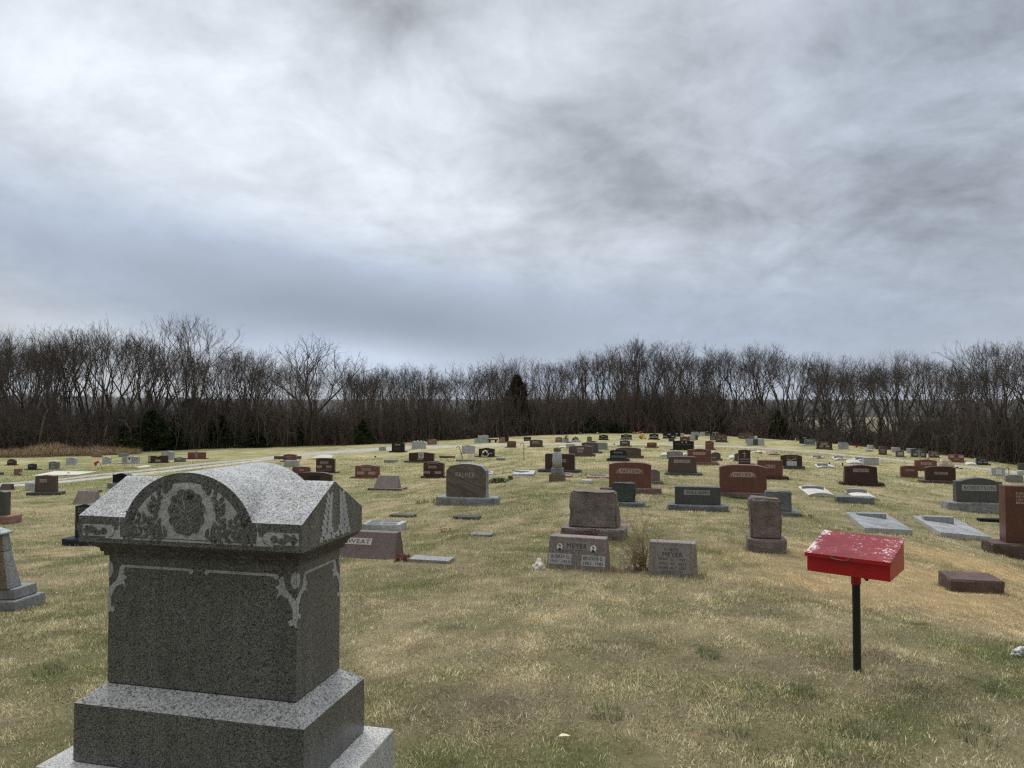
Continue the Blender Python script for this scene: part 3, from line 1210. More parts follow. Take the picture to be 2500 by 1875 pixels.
def stems(label, px, py, wpx, hpx, mat, n=40, name='dry_stems', cat='dead plant', group='dead flower stems in the lawn', branchy=0.5, th=0.004, depth=0.25):
    """a clump of dead upright stems"""
    P = ground(px, py)
    sc = P.y / F_PX
    w, h = wpx * sc, hpx * sc
    rnd = random.Random(int(px * 5 + py))
    m = MB()
    for i in range(n):
        x, y = rnd.uniform(-.5, .5) * w, rnd.uniform(-.5, .5) * depth
        p = Vector((x, y, -0.02))
        l = h * rnd.uniform(.45, 1.05)
        d = Vector((rnd.gauss(0, .25), rnd.gauss(0, .25), 1)).normalized()
        q = p + d * l
        m.tube([p, p.lerp(q, .5) + Vector((rnd.gauss(0, .01), 0, 0)), q], [th, th * .8, th * .5], 4)
        if rnd.random() < branchy:
            k = p.lerp(q, rnd.uniform(.5, .9))
            e = k + Vector((rnd.gauss(0, .3), rnd.gauss(0, .2), .35)) * l * .4
            m.tube([k, e], [th * .7, th * .4], 3)
            r = th * 2.2
            m.box(e.x - r, e.x + r, e.y - r, e.y + r, e.z - r, e.z + r)
    o = m.build(name, mat, None, loc=P)
    return tag(o, label, cat, group)

# ------------------------------------------------------------------ the headstones, row by row
G_FAR = 'headstones beyond the gravel drive'
# --- far west corner
S('small dark headstone with a rounded top, closest to the tall dry grass bank', 'A', (75, 175, 375, 445), (50, 190, 456), 'oval', 'mahog', drop=.3, group=G_FAR, panels=[(90, 150, 395, 420, None, 'bars')])
S('small black headstone standing alone between a rounded dark one and a blue-grey one', 'A', (340, 430, 433, 503), (310, 480, 516), 'serp', 'navy', group=G_FAR, panels=[(355, 405, 448, 472, None, 'bars')])
S('blue-grey headstone with pale inscription, near the long white slab', 'A', (608, 725, 405, 497), (585, 755, 510), 'serp', 'bluegrey', group=G_FAR, bcol='grey', panels=[(635, 695, 428, 442, None, 'bars', 'white'), (645, 682, 460, 482, None, 'bars', 'white')])
S('pale grey headstone on a wide base uphill of the blue-grey one', 'A', (835, 960, 357, 440), (820, 990, 450), 'dome', 'lgrey', group=G_FAR, panels=[(865, 930, 375, 395, None, 'bars')])
S('small pinkish headstone with white flowers on both sides', 'A', (168, 250, 498, 572), (162, 270, 586), 'flat', 'pink', group=G_FAR)
S('pink headstone farthest up by the dry grass bank', 'A', (1182, 1285, 265, 338), (1165, 1290, 351), 'serp', 'pink', group=G_FAR, panels=[(1200, 1265, 280, 305, None, 'bars')])
S('grey headstone with a dark vase beside it, next to a leaning flag', 'A', (1300, 1400, 345, 425), (1280, 1430, 439), 'serp', 'lgrey', group=G_FAR, panels=[(1325, 1380, 370, 388, None, 'bars')])
_r = S('wide pale double headstone with a dark heart in the middle', 'A', (1550, 1765, 338, 418), (1505, 1800, 432), 'serp', 'lgrey', drop=.04, group=G_FAR,
       panels=[(1625, 1672, 340, 415, None, 'inset', 'panel_white'), (1634, 1664, 352, 388, None, 'shield', 'dgrey'), (1570, 1615, 362, 395, None, 'bars', 'panel_grey'), (1685, 1740, 362, 395, None, 'bars', 'panel_grey')])
S('low grey headstone partly hidden behind the pale double stone', 'A', (1525, 1640, 298, 345), None, 'flat', 'grey', group=G_FAR)
S('dark red double headstone with small grey plaque and yellow flowers on top', 'A', (1925, 2138, 330, 405), (1905, 2150, 424), 'flat', 'mahog', group=G_FAR, panels=[(1990, 2055, 378, 405, None, 'inset', 'panel_grey')])
S('pale grey stone half hidden behind the dark red double one', 'A', (1900, 1945, 328, 410), None, 'flat', 'lgrey', group=G_FAR)
S('tall light grey headstone with a carved name, above the dark red double stone', 'B', (-42, 118, 270, 375), (-55, 125, 386), 'serp', 'lgrey', group=G_FAR, panels=[(0, 55, 298, 318, None, 'bars', 'white')])
S('low blue-grey headstone beside the dark red double one', 'B', (128, 262, 348, 404), (125, 278, 412), 'serp', 'bluegrey', group=G_FAR, panels=[(160, 218, 360, 378, None, 'bars', 'white')])
S('red double headstone with a dark vase standing on its middle', 'B', (295, 515, 287, 360), (275, 540, 376), 'flat', 'red', group=G_FAR, panels=[(395, 420, 292, 358, None, 'inset', 'panel_mahog')])

# --- west side, near
S('brown headstone with a small grey name panel on a wide rough base', 'A', (420, 692, 582, 795), (335, 770, 840), 'serp', 'brown', t=.22, yaw=R(-6), drop=.05, wt=.95, bcol='dgrey', rockbase=True, panels=[(485, 578, 632, 672, 'GILES')])
S('low pale stone tucked behind the brown headstone with a small name panel', 'A', (320, 440, 685, 780), None, 'round', 'lgrey', t=.15, yaw=R(-6))
S('dark brown slant stone cut by the picture edge, just below the wheel tracks', 'A', (-60, 115, 705, 778), None, 'flat', 'mahog', slant=True, t=.4, wt=.72, yaw=0)
S('small dark grey stone at the edge beyond the drive', 'A', (-60, 18, 545, 580), None, 'round', 'dgrey', yaw=0)
S('tall grey headstone on a pinkish base behind the leaning obelisk', 'A', (-150, 22, 780, 1090), (-220, 130, 1212), 'serp', 'dgrey', bcol='pink', rockbase=True)
S('black headstone on grey base just behind the cap of the big monument', 'A', (1420, 1640, 548, 668), (1370, 1700, 752), 'serp', 'black', bcol='grey', yaw=R(4))
block('brown rough block lying in the grass behind the monument', 'A', 1048, 1250, 766, 810, .35, 'brown')
S('grey-brown slant stone with worn face behind the blue-black headstone', 'A', (895, 1185, 802, 962), None, 'serp', 'tan', slant=True, t=.42, wt=.82, yaw=R(8))
S('blue-black headstone on a rough base half hidden by the monument', 'A', (890, 1160, 960, 1388), (785, 1265, 1492), 'serp', 'navy', t=.2, yaw=R(8), bcol='dgrey', rockbase='navy_rock', panels=[(915, 1030, 1200, 1295, None, 'panel'), (930, 1110, 1000, 1080, None, 'bars')])

# --- centre west
S('red-brown headstone with worn lettering above the monument roof', 'B', (1528, 1690, 313, 395), (1490, 1730, 409), 'dome', 'red', drop=.06, panels=[(1562, 1645, 330, 346, None, 'bars'), (1575, 1635, 355, 372, None, 'bars')])
block('low brown marker behind the red-brown headstone by the drive', 'B', 1415, 1750, 332, 374, .3, 'brown', rock=False)
S('low pale grey stone in front of a red-brown one', 'B', (1545, 1728, 392, 474), None, 'round', 'lgrey', drop=.05)
S('low red stone with a dark finial, partly behind the monument roof', 'B', (1650, 1870, 475, 560), None, 'round', 'red', drop=.12, panels=[(1735, 1800, 505, 530, None, 'bars')])
S('wide dark mahogany stone right behind the monument roof', 'B', (1700, 2150, 545, 668), None, 'dome', 'mahog', drop=.07, panels=[(1850, 2005, 588, 640, None, 'inset', 'black')])
S('dark mahogany headstone with a name panel and two small panels', 'B', (1945, 2180, 365, 535), (1930, 2230, 556), 'dome', 'mahog', drop=.05, panels=[(1995, 2103, 405, 438, 'CARTER'), (1955, 2022, 455, 490), (2072, 2145, 455, 490), (1975, 2150, 505, 525, None, 'bars')])
S('red double headstone with curved border and three light panels', 'C', (340, 645, 450, 600), (285, 655, 622), 'serp', 'red', drop=.05, panels=[(422, 545, 487, 522, 'WATSON'), (365, 458, 535, 572), (508, 600, 535, 572), (350, 635, 466, 560, None, 'arcs')])
S('plain greyish slant stone tilted back on a thin base', 'C', (570, 880, 597, 745), (512, 942, 776), 'flat', 'tan', slant=True, t=.34, wt=.82, bcol='brown', rockbase=False, yaw=R(12))
S('large black headstone with stepped wings beside the drive', 'C', (815, 975, 165, 270), (786, 1000, 289), 'dome', 'black', drop=.05, panels=[(856, 928, 178, 198, None, 'bars', 'panel_grey'), (846, 930, 220, 262, None, 'inset', 'bronze')], rockbase=False)
S('small pale grey stone at the drive beside the large black one', 'C', (658, 742, 215, 266), None, 'flat', 'lgrey')
S('pale grey headstone with a scalloped top and flower vases', 'C', (1072, 1250, 130, 238), (1052, 1262, 248), 'scallop', 'lgrey', drop=.10, wt=.98, panels=[(1125, 1190, 155, 200, None, 'bars', 'white')])
S('pinkish brown headstone between vases at the end of the drive', 'C', (1280, 1395, 118, 188), None, 'serp', 'pink', drop=.06, panels=[(1310, 1370, 135, 170, None, 'bars')])
S('tall pale grey stone with a lower wing on one side', 'C', (1925, 2055, 70, 165), (1888, 2060, 168), 'serp', 'lgrey', drop=.04, panels=[(1955, 2020, 85, 100, None, 'bars', 'white')])
S('low wing stone of pale granite joined to a taller one', 'C', (1886, 1950, 108, 167), None, 'flat', 'lgrey', t=.16)
S('small pink headstone in front of a black one at the brow', 'L', (945, 1060, 290, 410), (897, 1105, 436), 'serp', 'pink', drop=.06, panels=[(975, 1030, 320, 390, None, 'bars')])
S('black headstone behind the small pink one at the brow', 'L', (930, 1165, 262, 408), None, 'serp', 'black', drop=.04)
S('dark mahogany companion stone with a pale shield panel between two wings', 'M', (800, 1430, 672, 890), (695, 1520, 942), 'serp', 'mahog', drop=.04, bcol='brown', panels=[(1045, 1180, 676, 825, None, 'inset', 'panel_lgrey'), (1068, 1155, 700, 805, None, 'shield', 'panel_brown'), (1020, 1165, 830, 872, None, 'bars', 'panel_brown')])
S('dark mahogany headstone with floral corners next to the veined grey stone', 'M', (1170, 1680, 930, 1290), (1115, 1735, 1338), 'dome', 'mahog', drop=.06, panels=[(1300, 1510, 1022, 1088, 'WEST'), (1180, 1345, 1160, 1225), (1460, 1630, 1160, 1225), (1200, 1650, 960, 1090, None, 'arcs')])
block('rough grey flush marker in the open lawn below the black headstone', 'M', 185, 495, 862, 942, .3, 'grey')
block('long brown flush marker below the slope of the drive', 'M', 1600, 1980, 765, 826, .25, 'brown')
S('plain light grey headstone behind a leaning iron hook', 'C', (1720, 1880, 195, 290), (1703, 1896, 301), 'serp', 'lgrey', drop=.05, panels=[(1770, 1830, 222, 242, None, 'bars', 'white')])
S('black headstone with a wreath of pink and white flowers', 'L', (390, 785, 568, 775), (305, 852, 802), 'serp', 'navy', drop=.06, panels=[(520, 650, 615, 650, None, 'bars', 'panel_dgrey'), (660, 740, 680, 720, None, 'bars', 'panel_dgrey')])
block('grey flush marker at the foot of the leaning hook', 'C', 1650, 1880, 373, 403, .3, 'grey')
block('small grey flush marker between the wreath and a thin hook', 'L', 855, 1060, 812, 887, .25, 'grey')

# the big veined stone
MAT['veined'], t_, b_ = new_mat('veined_granite')
_tc = t_.node('ShaderNodeTexCoord')
_mp = t_.node('ShaderNodeMapping')
_mp.vector_type = 'TEXTURE'
_mp.inputs['Rotation'].default_value = (0, R(24), 0)
_mp.inputs['Scale'].default_value = (1.3, 0.4, 0.13)
t_.l.new(_tc.outputs['Object'], _mp.inputs[0])
_n = t_.noise(_mp.outputs[0], 1.0, 7.0, 0.68, 1.0)
_sp = t_.noise(_tc.outputs['Object'], 90.0, 3.0, 0.7)
_c = t_.ramp(t_.math('ADD', _n, t_.math('MULTIPLY', t_.math('SUBTRACT', _sp, 0.5), 0.25)), [(0.34, (0.022, 0.02, 0.019)), (0.43, (0.13, 0.098, 0.08)), (0.46, (0.02, 0.018, 0.017)), (0.51, (0.23, 0.185, 0.155)), (0.54, (0.04, 0.033, 0.028)), (0.60, (0.17, 0.135, 0.115)), (0.63, (0.05, 0.042, 0.036)), (0.69, (0.42, 0.36, 0.31))])
t_.l.new(_c, b_.inputs['Base Color'])
b_.inputs['Roughness'].default_value = 0.35
MAT['veined_rock'] = MAT['grey_rock']
MAT['panel_veined'] = MAT['panel_brown']
S('large headstone of veined grey-brown granite with clipped shoulders', 'C', (1500, 2012, 430, 850), (1385, 2140, 972), 'clip', 'veined', t=.27, side='grey_rock', bcol='grey', drop=.08, rockbase='grey_rock', panels=[(1625, 1872, 538, 602, 'PALMER', 'light')])
S('grey-brown slant stone with a bright name panel behind the monument corner', 'P', (755, 957, 1309, 1367), None, 'flat', 'brown', slant=True, t=.42, wt=.88, yaw=R(13.5), panels=[(818, 889, 1322.5, 1339, 'SWEAT')])
block('low grey curbstone with red dead stems at its end', 'P', 996, 1095, 1358, 1375, .22, 'grey', rock=False)
block('dark grey flush marker farthest from the curbstone', 'C', 790, 1090, 1074, 1126, .25, 'dgrey')
block('dark grey flush marker below the veined headstone', 'C', 1615, 1930, 1092, 1151, .25, 'dgrey')
block('bluish flush marker in the greener grass', 'C', 1825, 2095, 1310, 1368, .22, 'bluegrey', rock=False)
block('white-topped marker with dark inscription plates, beside the monument', 'C', 440, 920, 1163, 1302, .42, 'lgrey', plates=[(.08, .36, .58, .9, 'dgrey'), (.40, .85, .62, .92, 'dgrey'), (.10, .45, .08, .42, 'dgrey'), (.5, .88, .08, .42, 'dgrey')])
flat('pale flush stone with a dark plate, half hidden by the veined headstone', 'L', [(560, 1255), (760, 1258), (790, 1192), (600, 1182)], .06, 'lgrey', plate=(.6, .45, 'dgrey', .008))
flat('pale flush stone with a dark plate, by the green leaves', 'L', [(1278, 1285), (1820, 1285), (1862, 1190), (1330, 1172)], .08, 'lgrey', plate=(.72, .40, 'bronze', .008))
flat('pale flush stone beside the stained column', 'G', [(420, 1390), (605, 1400), (640, 1320), (450, 1305)], .07, 'pink', plate=(.5, .4, 'bronze', .008))
flat('pale flush stone reaching behind the big red-brown headstone', 'G', [(1022, 1402), (1640, 1420), (1640, 1350), (1050, 1330)], .05, 'pink', plate=(.66, .42, 'bronze', .008))
block('small white tilted tablet in the grass near the stained column', 'G', 875, 1150, 1445, 1565, .22, 'white', rock=False)

# --- centre rows
S('small red headstone on a thin base at the lane', 'L', (1125, 1345, 388, 540), (1068, 1350, 556), 'serp', 'red', drop=.05, panels=[(1180, 1290, 425, 448, None, 'bars')])
S('small black headstone just over the lane', 'L', (1560, 1740, 282, 382), None, 'dome', 'black', drop=.04, panels=[(1600, 1700, 296, 315, None, 'bars', 'panel_grey'), (1585, 1720, 335, 360, None, 'bars', 'panel_grey')])
S('grey-brown headstone with two lines of pale lettering at the lane', 'L', (1705, 2025, 357, 525), (1655, 2060, 546), 'dome', 'brown', drop=.06, panels=[(1785, 1930, 385, 410, None, 'bars', 'panel_lgrey'), (1765, 1955, 425, 450, None, 'bars', 'panel_lgrey')])
S('pink headstone with an oval outline at the brow', 'G', (172, 350, 300, 415), (155, 400, 441), 'oval', 'pink', drop=.16, panels=[(210, 310, 325, 390, None, 'oval')])
S('grey upright stone with bright flowers in its top', 'G', (372, 520, 318, 415), (360, 545, 440), 'flat', 'lgrey')
S('little pale stone in front of a round green bush', 'G', (670, 760, 345, 390), (625, 840, 432), 'flat', 'grey', bcol='lgrey')
S('narrow brownish headstone at the brow, standing alone', 'G', (1030, 1155, 287, 425), None, 'arch', 'tan', drop=.12, panels=[(1060, 1125, 325, 375, None, 'bars')])
S('black headstone at the brow with white lettering, uphill of a narrow brownish one', 'G', (1350, 1590, 242, 365), (1318, 1625, 383), 'serp', 'black', drop=.06, panels=[(1410, 1520, 272, 295, None, 'bars', 'white'), (1368, 1455, 320, 345, None, 'bars', 'white'), (1492, 1575, 320, 345, None, 'bars', 'white')])
S('black headstone at the brow with carved corners, second of the black row', 'H', (-43, 243, 335, 462), (-85, 262, 484), 'serp', 'black', drop=.07, bcol='grey', panels=[(30, 180, 362, 388, None, 'bars', 'white'), (-20, 70, 412, 448, None, 'bars', 'white'), (135, 225, 412, 448, None, 'bars', 'white'), (85, 118, 395, 440, None, 'oval', 'panel_grey')])
S('dark grey headstone with pale name, in front of a light grey stone', 'G', (880, 1325, 442, 680), (850, 1430, 738), 'dome', 'dgrey', drop=.05, panels=[(975, 1215, 498, 546, 'ANDERSON', 'light')])
S('light grey headstone peeking from behind the dark grey one', 'G', (1315, 1570, 450, 612), (1300, 1600, 640), 'dome', 'grey', drop=.05, t=.22)
S('pale bluish stone behind a wide brown headstone', 'G', (465, 690, 490, 612), None, 'flat', 'lgrey')
S('wide brown headstone with two lines of pale lettering on a heavy base', 'G', (530, 1165, 532, 738), (462, 1240, 828), 'dome', 'brown', drop=.05, panels=[(750, 940, 575, 622, None, 'bars', 'panel_lgrey'), (765, 915, 650, 705, None, 'bars', 'panel_grey')])
S('dark mahogany headstone standing behind the stained column', 'D', (678, 1055, 412, 610), (598, 1130, 652), 'round', 'mahog', drop=.05, bcol='dgrey', t=.24, panels=[(770, 952, 478, 515, 'HINSON')])
S('big red-brown headstone with a carved name ribbon, behind a rough green-grey stone', 'D', (1505, 2048, 520, 838), (1393, 2172, 928), 'dome', 'red', t=.24, drop=.055, bcol='redbase', panels=[(1645, 1905, 597, 660, 'PATTON', 'swag')])
S('rough green-grey stone block on a pale base', 'D', (1550, 1832, 797, 1030), (1400, 1940, 1092), 'flat', 'green', rock=True, t=.26, bcol='bluegrey')
S('large rough brown granite headstone on a massive rough base', 'D', (982, 1604, 897, 1350), (880, 1692, 1522), 'flat', 'tan', rock=True, t=.30, wt=.92, bcol='tan')
S('small pinkish grey rounded stone beside the big red-brown headstone', 'D', (2000, 2165, 612, 755), (1960, 2200, 797), 'oval', 'tan', drop=.22, panels=[(2065, 2140, 690, 725, None, 'bars')])
S('brown headstone with a pale name panel, on the lane behind a wider one', 'G', (1915, 2180, 388, 528), (1838, 2235, 556), 'serp', 'brown', drop=.05, panels=[(1970, 2110, 432, 468, None, 'bars', 'panel_lgrey')])
S('wide grey-brown headstone partly covered by a black one', 'H', (-185, 488, 690, 900), (-240, 560, 980), 'dome', 'brown', drop=.06, bcol='brown', panels=[(60, 255, 765, 808, 'WALKER', 'light')])
S('glossy black headstone with a light band across, on a wide black base', 'D', (1522, 1730, 360, 465), (1485, 1770, 508), 'dome', 'black', drop=.05, panels=[(1568, 1685, 378, 404, None, 'panel'), (1535, 1722, 428, 460, None, 'panel')], rockbase=False, bcol='navy')
S('small red headstone with pale lettering standing on the lane', 'H', (652, 915, 556, 682), (590, 970, 706), 'dome', 'red', drop=.07, panels=[(720, 842, 580, 612, None, 'bars')])
S('black headstone with white lettering beside yellow flowers', 'H', (722, 970, 325, 455), (678, 1008, 478), 'serp', 'black', drop=.05, panels=[(735, 955, 395, 430, None, 'bars', 'white'), (800, 900, 350, 375, None, 'bars', 'panel_grey')])
S('wide black headstone with a pale emblem and red flowers at both ends', 'H', (1092, 1430, 290, 436), (1060, 1465, 450), 'arch', 'black', drop=.05, panels=[(1215, 1310, 318, 350, None, 'oval', 'panel_grey'), (1110, 1200, 375, 410, None, 'bars', 'white'), (1315, 1395, 375, 410, None, 'bars', 'white')])
S('tall narrow black stone with rounded top beside the wide black one', 'H', (1425, 1565, 242, 402), None, 'oval', 'black', drop=.45, panels=[(1440, 1500, 300, 340, None, 'bars', 'white')])
S('small greenish grey block behind the largest black headstone', 'H', (1240, 1405, 448, 526), None, 'flat', 'green')
S('white little stone next to a narrow black one at the brow', 'H', (1565, 1662, 308, 388), None, 'scallop', 'lgrey', drop=.08)
S('pale headstone with scalloped crest at the brow', 'H', (1842, 2080, 252, 400), None, 'scallop', 'lgrey', drop=.16, panels=[(1880, 2020, 310, 330, None, 'bars', 'panel_dgrey')])
S('red-brown headstone in front of pale stones at the brow', 'H', (1550, 1815, 395, 505), None, 'serp', 'red', drop=.05, panels=[(1630, 1735, 470, 495, None, 'inset', 'panel_grey')])
S('light grey headstone between a red-brown and a dark one', 'H', (1765, 1965, 375, 500), None, 'arch', 'lgrey', drop=.06, panels=[(1840, 1930, 405, 440, None, 'panel')])
S('dark grey headstone behind the light grey arched one', 'H', (1935, 2035, 365, 492), None, 'flat', 'dgrey')
S('grey headstone at the brow with red flowers next to it', 'I', (75, 180, 213, 290), None, 'flat', 'lgrey')
S('largest black headstone, polished and wide, with faint engraving', 'H', (1358, 1925, 508, 745), (1282, 1940, 772), 'serp', 'black', drop=.03, t=.22, panels=[(1440, 1860, 590, 620, None, 'bars', 'panel_black'), (1590, 1640, 530, 570, None, 'oval', 'panel_dgrey'), (1690, 1745, 530, 570, None, 'oval', 'panel_dgrey')], rockbase=False)
S('brown headstone with rough sides and a long name panel', 'H', (1215, 2010, 942, 1368), (1150, 2145, 1452), 'round', 'brown', t=.26, wt=.94, drop=.07, bcol='dgrey', panels=[(1392, 1822, 1025, 1108, 'WILLIAMS')])
S('plain greyish headstone behind the brown one with a long name panel', 'H', (1190, 1630, 800, 985), (1170, 1650, 1000), 'dome', 'grey', drop=.06, bcol='dgrey', t=.18)
MAT['panel_tanx'] = MAT['panel_tan']
S('red headstone with a wavy top and pale name panel', 'E', (412, 718, 345, 508), (500, 806, 554), 'serp', 'red', t=.2, drop=.05, bcol='redbase', panels=[(485, 645, 387, 418, 'JEFFRIES')])
S('small red block used as a vase on the red wavy headstone base', 'E', (722, 785, 460, 515), None, 'flat', 'red', t=.18, sink=.05)
S('rounded grey headstone behind the red wavy one', 'E', (718, 840, 390, 470), (712, 866, 500), 'oval', 'dgrey', drop=.2)
S('narrow red headstone at the lane', 'I', (188, 365, 397, 560), (180, 405, 586), 'serp', 'red', drop=.06, panels=[(235, 320, 445, 465, None, 'bars')])
S('brown companion headstone, smaller one of a joined pair', 'I', (285, 408, 287, 385), None, 'flat', 'brown', panels=[(305, 385, 318, 370, None, 'bars')])
S('brown companion headstone, larger one of a joined pair', 'I', (410, 640, 265, 402), (380, 668, 424), 'dome', 'brown', drop=.06, panels=[(470, 580, 290, 320, None, 'bars'), (430, 500, 345, 375, None, 'bars'), (540, 620, 345, 375, None, 'bars')])
S('white arched headstone with dark panels behind the brown pair', 'I', (335, 475, 210, 282), None, 'arch', 'lgrey', drop=.12, panels=[(345, 385, 240, 275, None, 'inset', 'black'), (405, 465, 240, 280, None, 'inset', 'black')])
S('black low headstone behind the larger of the brown pair', 'I', (510, 632, 220, 275), None, 'dome', 'black')
S('grey stone with orange flowers at the brow', 'I', (185, 280, 245, 292), None, 'flat', 'grey')
S('long dark brown headstone at the brow by the wood', 'I', (882, 1165, 228, 345), (865, 1180, 353), 'dome', 'brown', drop=.05, panels=[(915, 1000, 290, 325, None, 'bars')])
S('brown headstone behind a pale one with a carved bust', 'I', (1035, 1275, 275, 430), (1010, 1290, 436), 'dome', 'brown', drop=.06, panels=[(1095, 1200, 300, 330, None, 'bars')])
_w = S('pale grey monument of two low wings around a taller carved figure', 'I', (1050, 1415, 355, 482), (1035, 1425, 497), 'flat', 'lgrey', t=.18, panels=[(1070, 1165, 375, 470, None, 'inset', 'panel_grey'), (1295, 1400, 375, 470, None, 'inset', 'panel_grey'), (1178, 1282, 358, 480, None, 'inset', 'dgrey')])
S('dark brown headstone with a pale crucifix', 'I', (885, 1130, 582, 865), (880, 1210, 898), 'serp', 'mahog', drop=.05, bcol='brown', panels=[(965, 1045, 620, 745, None, 'cross'), (905, 1110, 765, 785, None, 'bars', 'panel_brown'), (905, 1110, 815, 830, None, 'bars', 'panel_brown')])
S('rounded grey headstone half hidden by the dark one with the crucifix', 'I', (795, 940, 655, 800), (765, 940, 824), 'oval', 'dgrey', drop=.22)
S('dark brown headstone with pale ribbon and open book carving', 'I', (1757, 2200, 680, 905), (1815, 2256, 985), 'dome', 'mahog', drop=.07, bcol='dgrey', panels=[(1875, 2105, 702, 745, 'JEFFRIES', 'light'), (1890, 2085, 745, 800, None, 'ribbon'), (1880, 2090, 805, 900, None, 'inset', 'panel_lgrey')])
S('red headstone with a flat top beside a larger one', 'I', (1295, 1808, 803, 1128), (1260, 1925, 1198), 'flat', 'red', t=.26, bcol='mahog', panels=[(1455, 1650, 890, 960, 'RICE')])
S('big red-brown headstone with a bowed top and carved name ribbon', 'I', (485, 1462, 890, 1445), (488, 1475, 1585), 'dome', 'red', t=.28, drop=.055, bcol='redbase', panels=[(770, 1170, 1035, 1135, 'MEYER', 'swag')])
S('low dark green-grey headstone with a framed name panel', 'E', (250, 842, 838, 1062), (165, 930, 1148), 'flat', 'green', t=.25, bcol='bluegrey', rockbase='bluegrey_rock', panels=[(370, 708, 878, 940, 'WILLIAMS')])
S('rough blue-grey stone block next to the big red-brown headstone', 'E', (1440, 1758, 905, 1150), (1420, 1870, 1212), 'flat', 'bluegrey', rock=True, t=.26, bcol='bluegrey')
S('tall rough pinkish brown stone block on a rough square base', 'E', (1245, 1622, 990, 1482), (1190, 1690, 1690), 'flat', 'tan', rock=True, t=.28, bcol='tan')

# --- east side
flat('bowed concrete vault cover with a low grey headstone across its end', 'J', [(400, 1200), (870, 1208), (680, 1062), (205, 1048)], .07, 'concrete', name='vault_cover', cat='vault cover', group='concrete vault covers')
S('low grey stone lying across the open bowed vault cover', 'J', (292, 672, 1030, 1080), None, 'dome', 'grey', drop=.03, t=.18, sink=.02, lift=.09)
flat('concrete vault cover behind a rough grey block', 'J', [(1270, 1262), (1650, 1264), (1450, 1140), (1050, 1130)], .07, 'concrete', name='vault_cover', cat='vault cover', group='concrete vault covers')
S('low grey stone lying across the vault cover behind a rough block', 'J', (1095, 1450, 1095, 1152), None, 'dome', 'grey', drop=.03, t=.18, sink=.02, lift=.09)
block('rough blue-grey block lying in front of a vault cover', 'J', 912, 1580, 1180, 1325, .36, 'bluegrey', amp=.02)
S('dark brown headstone with slanted sides and a curved top on a wide base', 'J', (1062, 1668, 632, 940), (998, 1770, 1012), 'serp', 'mahog', t=.24, wt=.94, drop=.05, bcol='mahog', panels=[(1222, 1505, 695, 755, 'OSBORN')])
S('black headstone with a grey band at the edge of the wood', 'J', (235, 425, 105, 250), None, 'flat', 'black', panels=[(240, 330, 170, 245, None, 'inset', 'navy'), (290, 370, 128, 150, None, 'bars', 'panel_grey')])
S('grey headstone on a white base in front of a black one', 'J', (330, 525, 160, 255), (297, 545, 288), 'serp', 'bluegrey', drop=.04, bcol='white', panels=[(380, 480, 178, 200, None, 'bars', 'panel_grey')])
S('dark brown headstone with orange flowers at both shoulders', 'J', (550, 825, 207, 315), (543, 832, 352), 'dome', 'mahog', drop=.03, bcol='brown', panels=[(620, 745, 222, 260, None, 'bars', 'panel_grey'), (595, 670, 270, 305, None, 'bars', 'panel_grey'), (705, 780, 270, 305, None, 'bars', 'panel_grey')])
S('pale grey headstone with clipped corners at the wood edge', 'J', (940, 1125, 232, 340), (900, 1155, 350), 'round', 'lgrey', drop=.1, panels=[(965, 1100, 248, 275, None, 'bars', 'panel_dgrey'), (955, 1110, 285, 330, None, 'inset', 'panel_grey')])
S('white rough stone at the wood edge', 'J', (1465, 1580, 272, 335), None, 'round', 'white', drop=.2)
block('grey flush marker near the white rough stone', 'J', 1445, 1560, 345, 388, .5, 'lgrey')
S('brown headstone behind another brown one by the wood', 'J', (1605, 1890, 285, 352), None, 'serp', 'mahog', drop=.05)
S('grey-brown headstone in front of a wider brown one', 'J', (1680, 1820, 305, 445), (1675, 1895, 453), 'dome', 'brown', drop=.07, panels=[(1705, 1790, 345, 375, None, 'bars'), (1710, 1785, 385, 410, None, 'bars')])
S('plain grey headstone between two dark ones by the wood', 'J', (1900, 2048, 312, 405), None, 'dome', 'lgrey', drop=.04, panels=[(1920, 2020, 330, 355, None, 'bars', 'panel_dgrey')])
S('small dark headstone with a grey inscription, nearest the lane', 'J', (1985, 2125, 370, 472), (1970, 2160, 490), 'serp', 'dgrey', drop=.05, panels=[(2010, 2105, 395, 455, None, 'inset', 'panel_brown')])
for _k, (_lb, _p) in enumerate([
        ('flat concrete slab with a grey headpiece, nearest the ribbon-carved brown headstone', [(500, 512), (705, 514), (640, 482), (440, 480)]),
        ('flat concrete slab with a grey headpiece, second below the lane', [(880, 545), (1085, 540), (1020, 503), (808, 496)]),
        ('flat concrete slab with a grey headpiece, partly behind a plain grey stone', [(1290, 562), (1420, 565), (1400, 525), (1190, 522)]),
        ('bowed concrete slab in front of a plain grey stone', [(1100, 612), (1385, 618), (1290, 556), (1060, 565)]),
        ('flat concrete slab between two dark vases', [(560, 690), (885, 692), (820, 642), (500, 638)])]):
    flat(_lb, 'J', _p, .06, 'concrete', name='vault_cover', cat='vault cover', group='concrete vault covers')
for _lb, _d in [('grey headpiece on the slab nearest the ribbon-carved brown headstone', (482, 625, 460, 490)), ('grey headpiece on the second slab below the lane', (865, 1015, 482, 514)),
                ('grey headpiece on the slab behind the plain grey stone', (1250, 1390, 505, 540)), ('grey headpiece on the slab between dark vases', (565, 745, 610, 652))]:
    S(_lb, 'J', _d, None, 'flat', 'grey', t=.2, sink=.02, lift=.08, name='headpiece')
flat('white slab under the little red marker at the lane', 'I', [(1140, 652), (1440, 660), (1420, 632), (1120, 620)], .05, 'concrete', name='vault_cover', cat='vault cover', group='concrete vault covers')
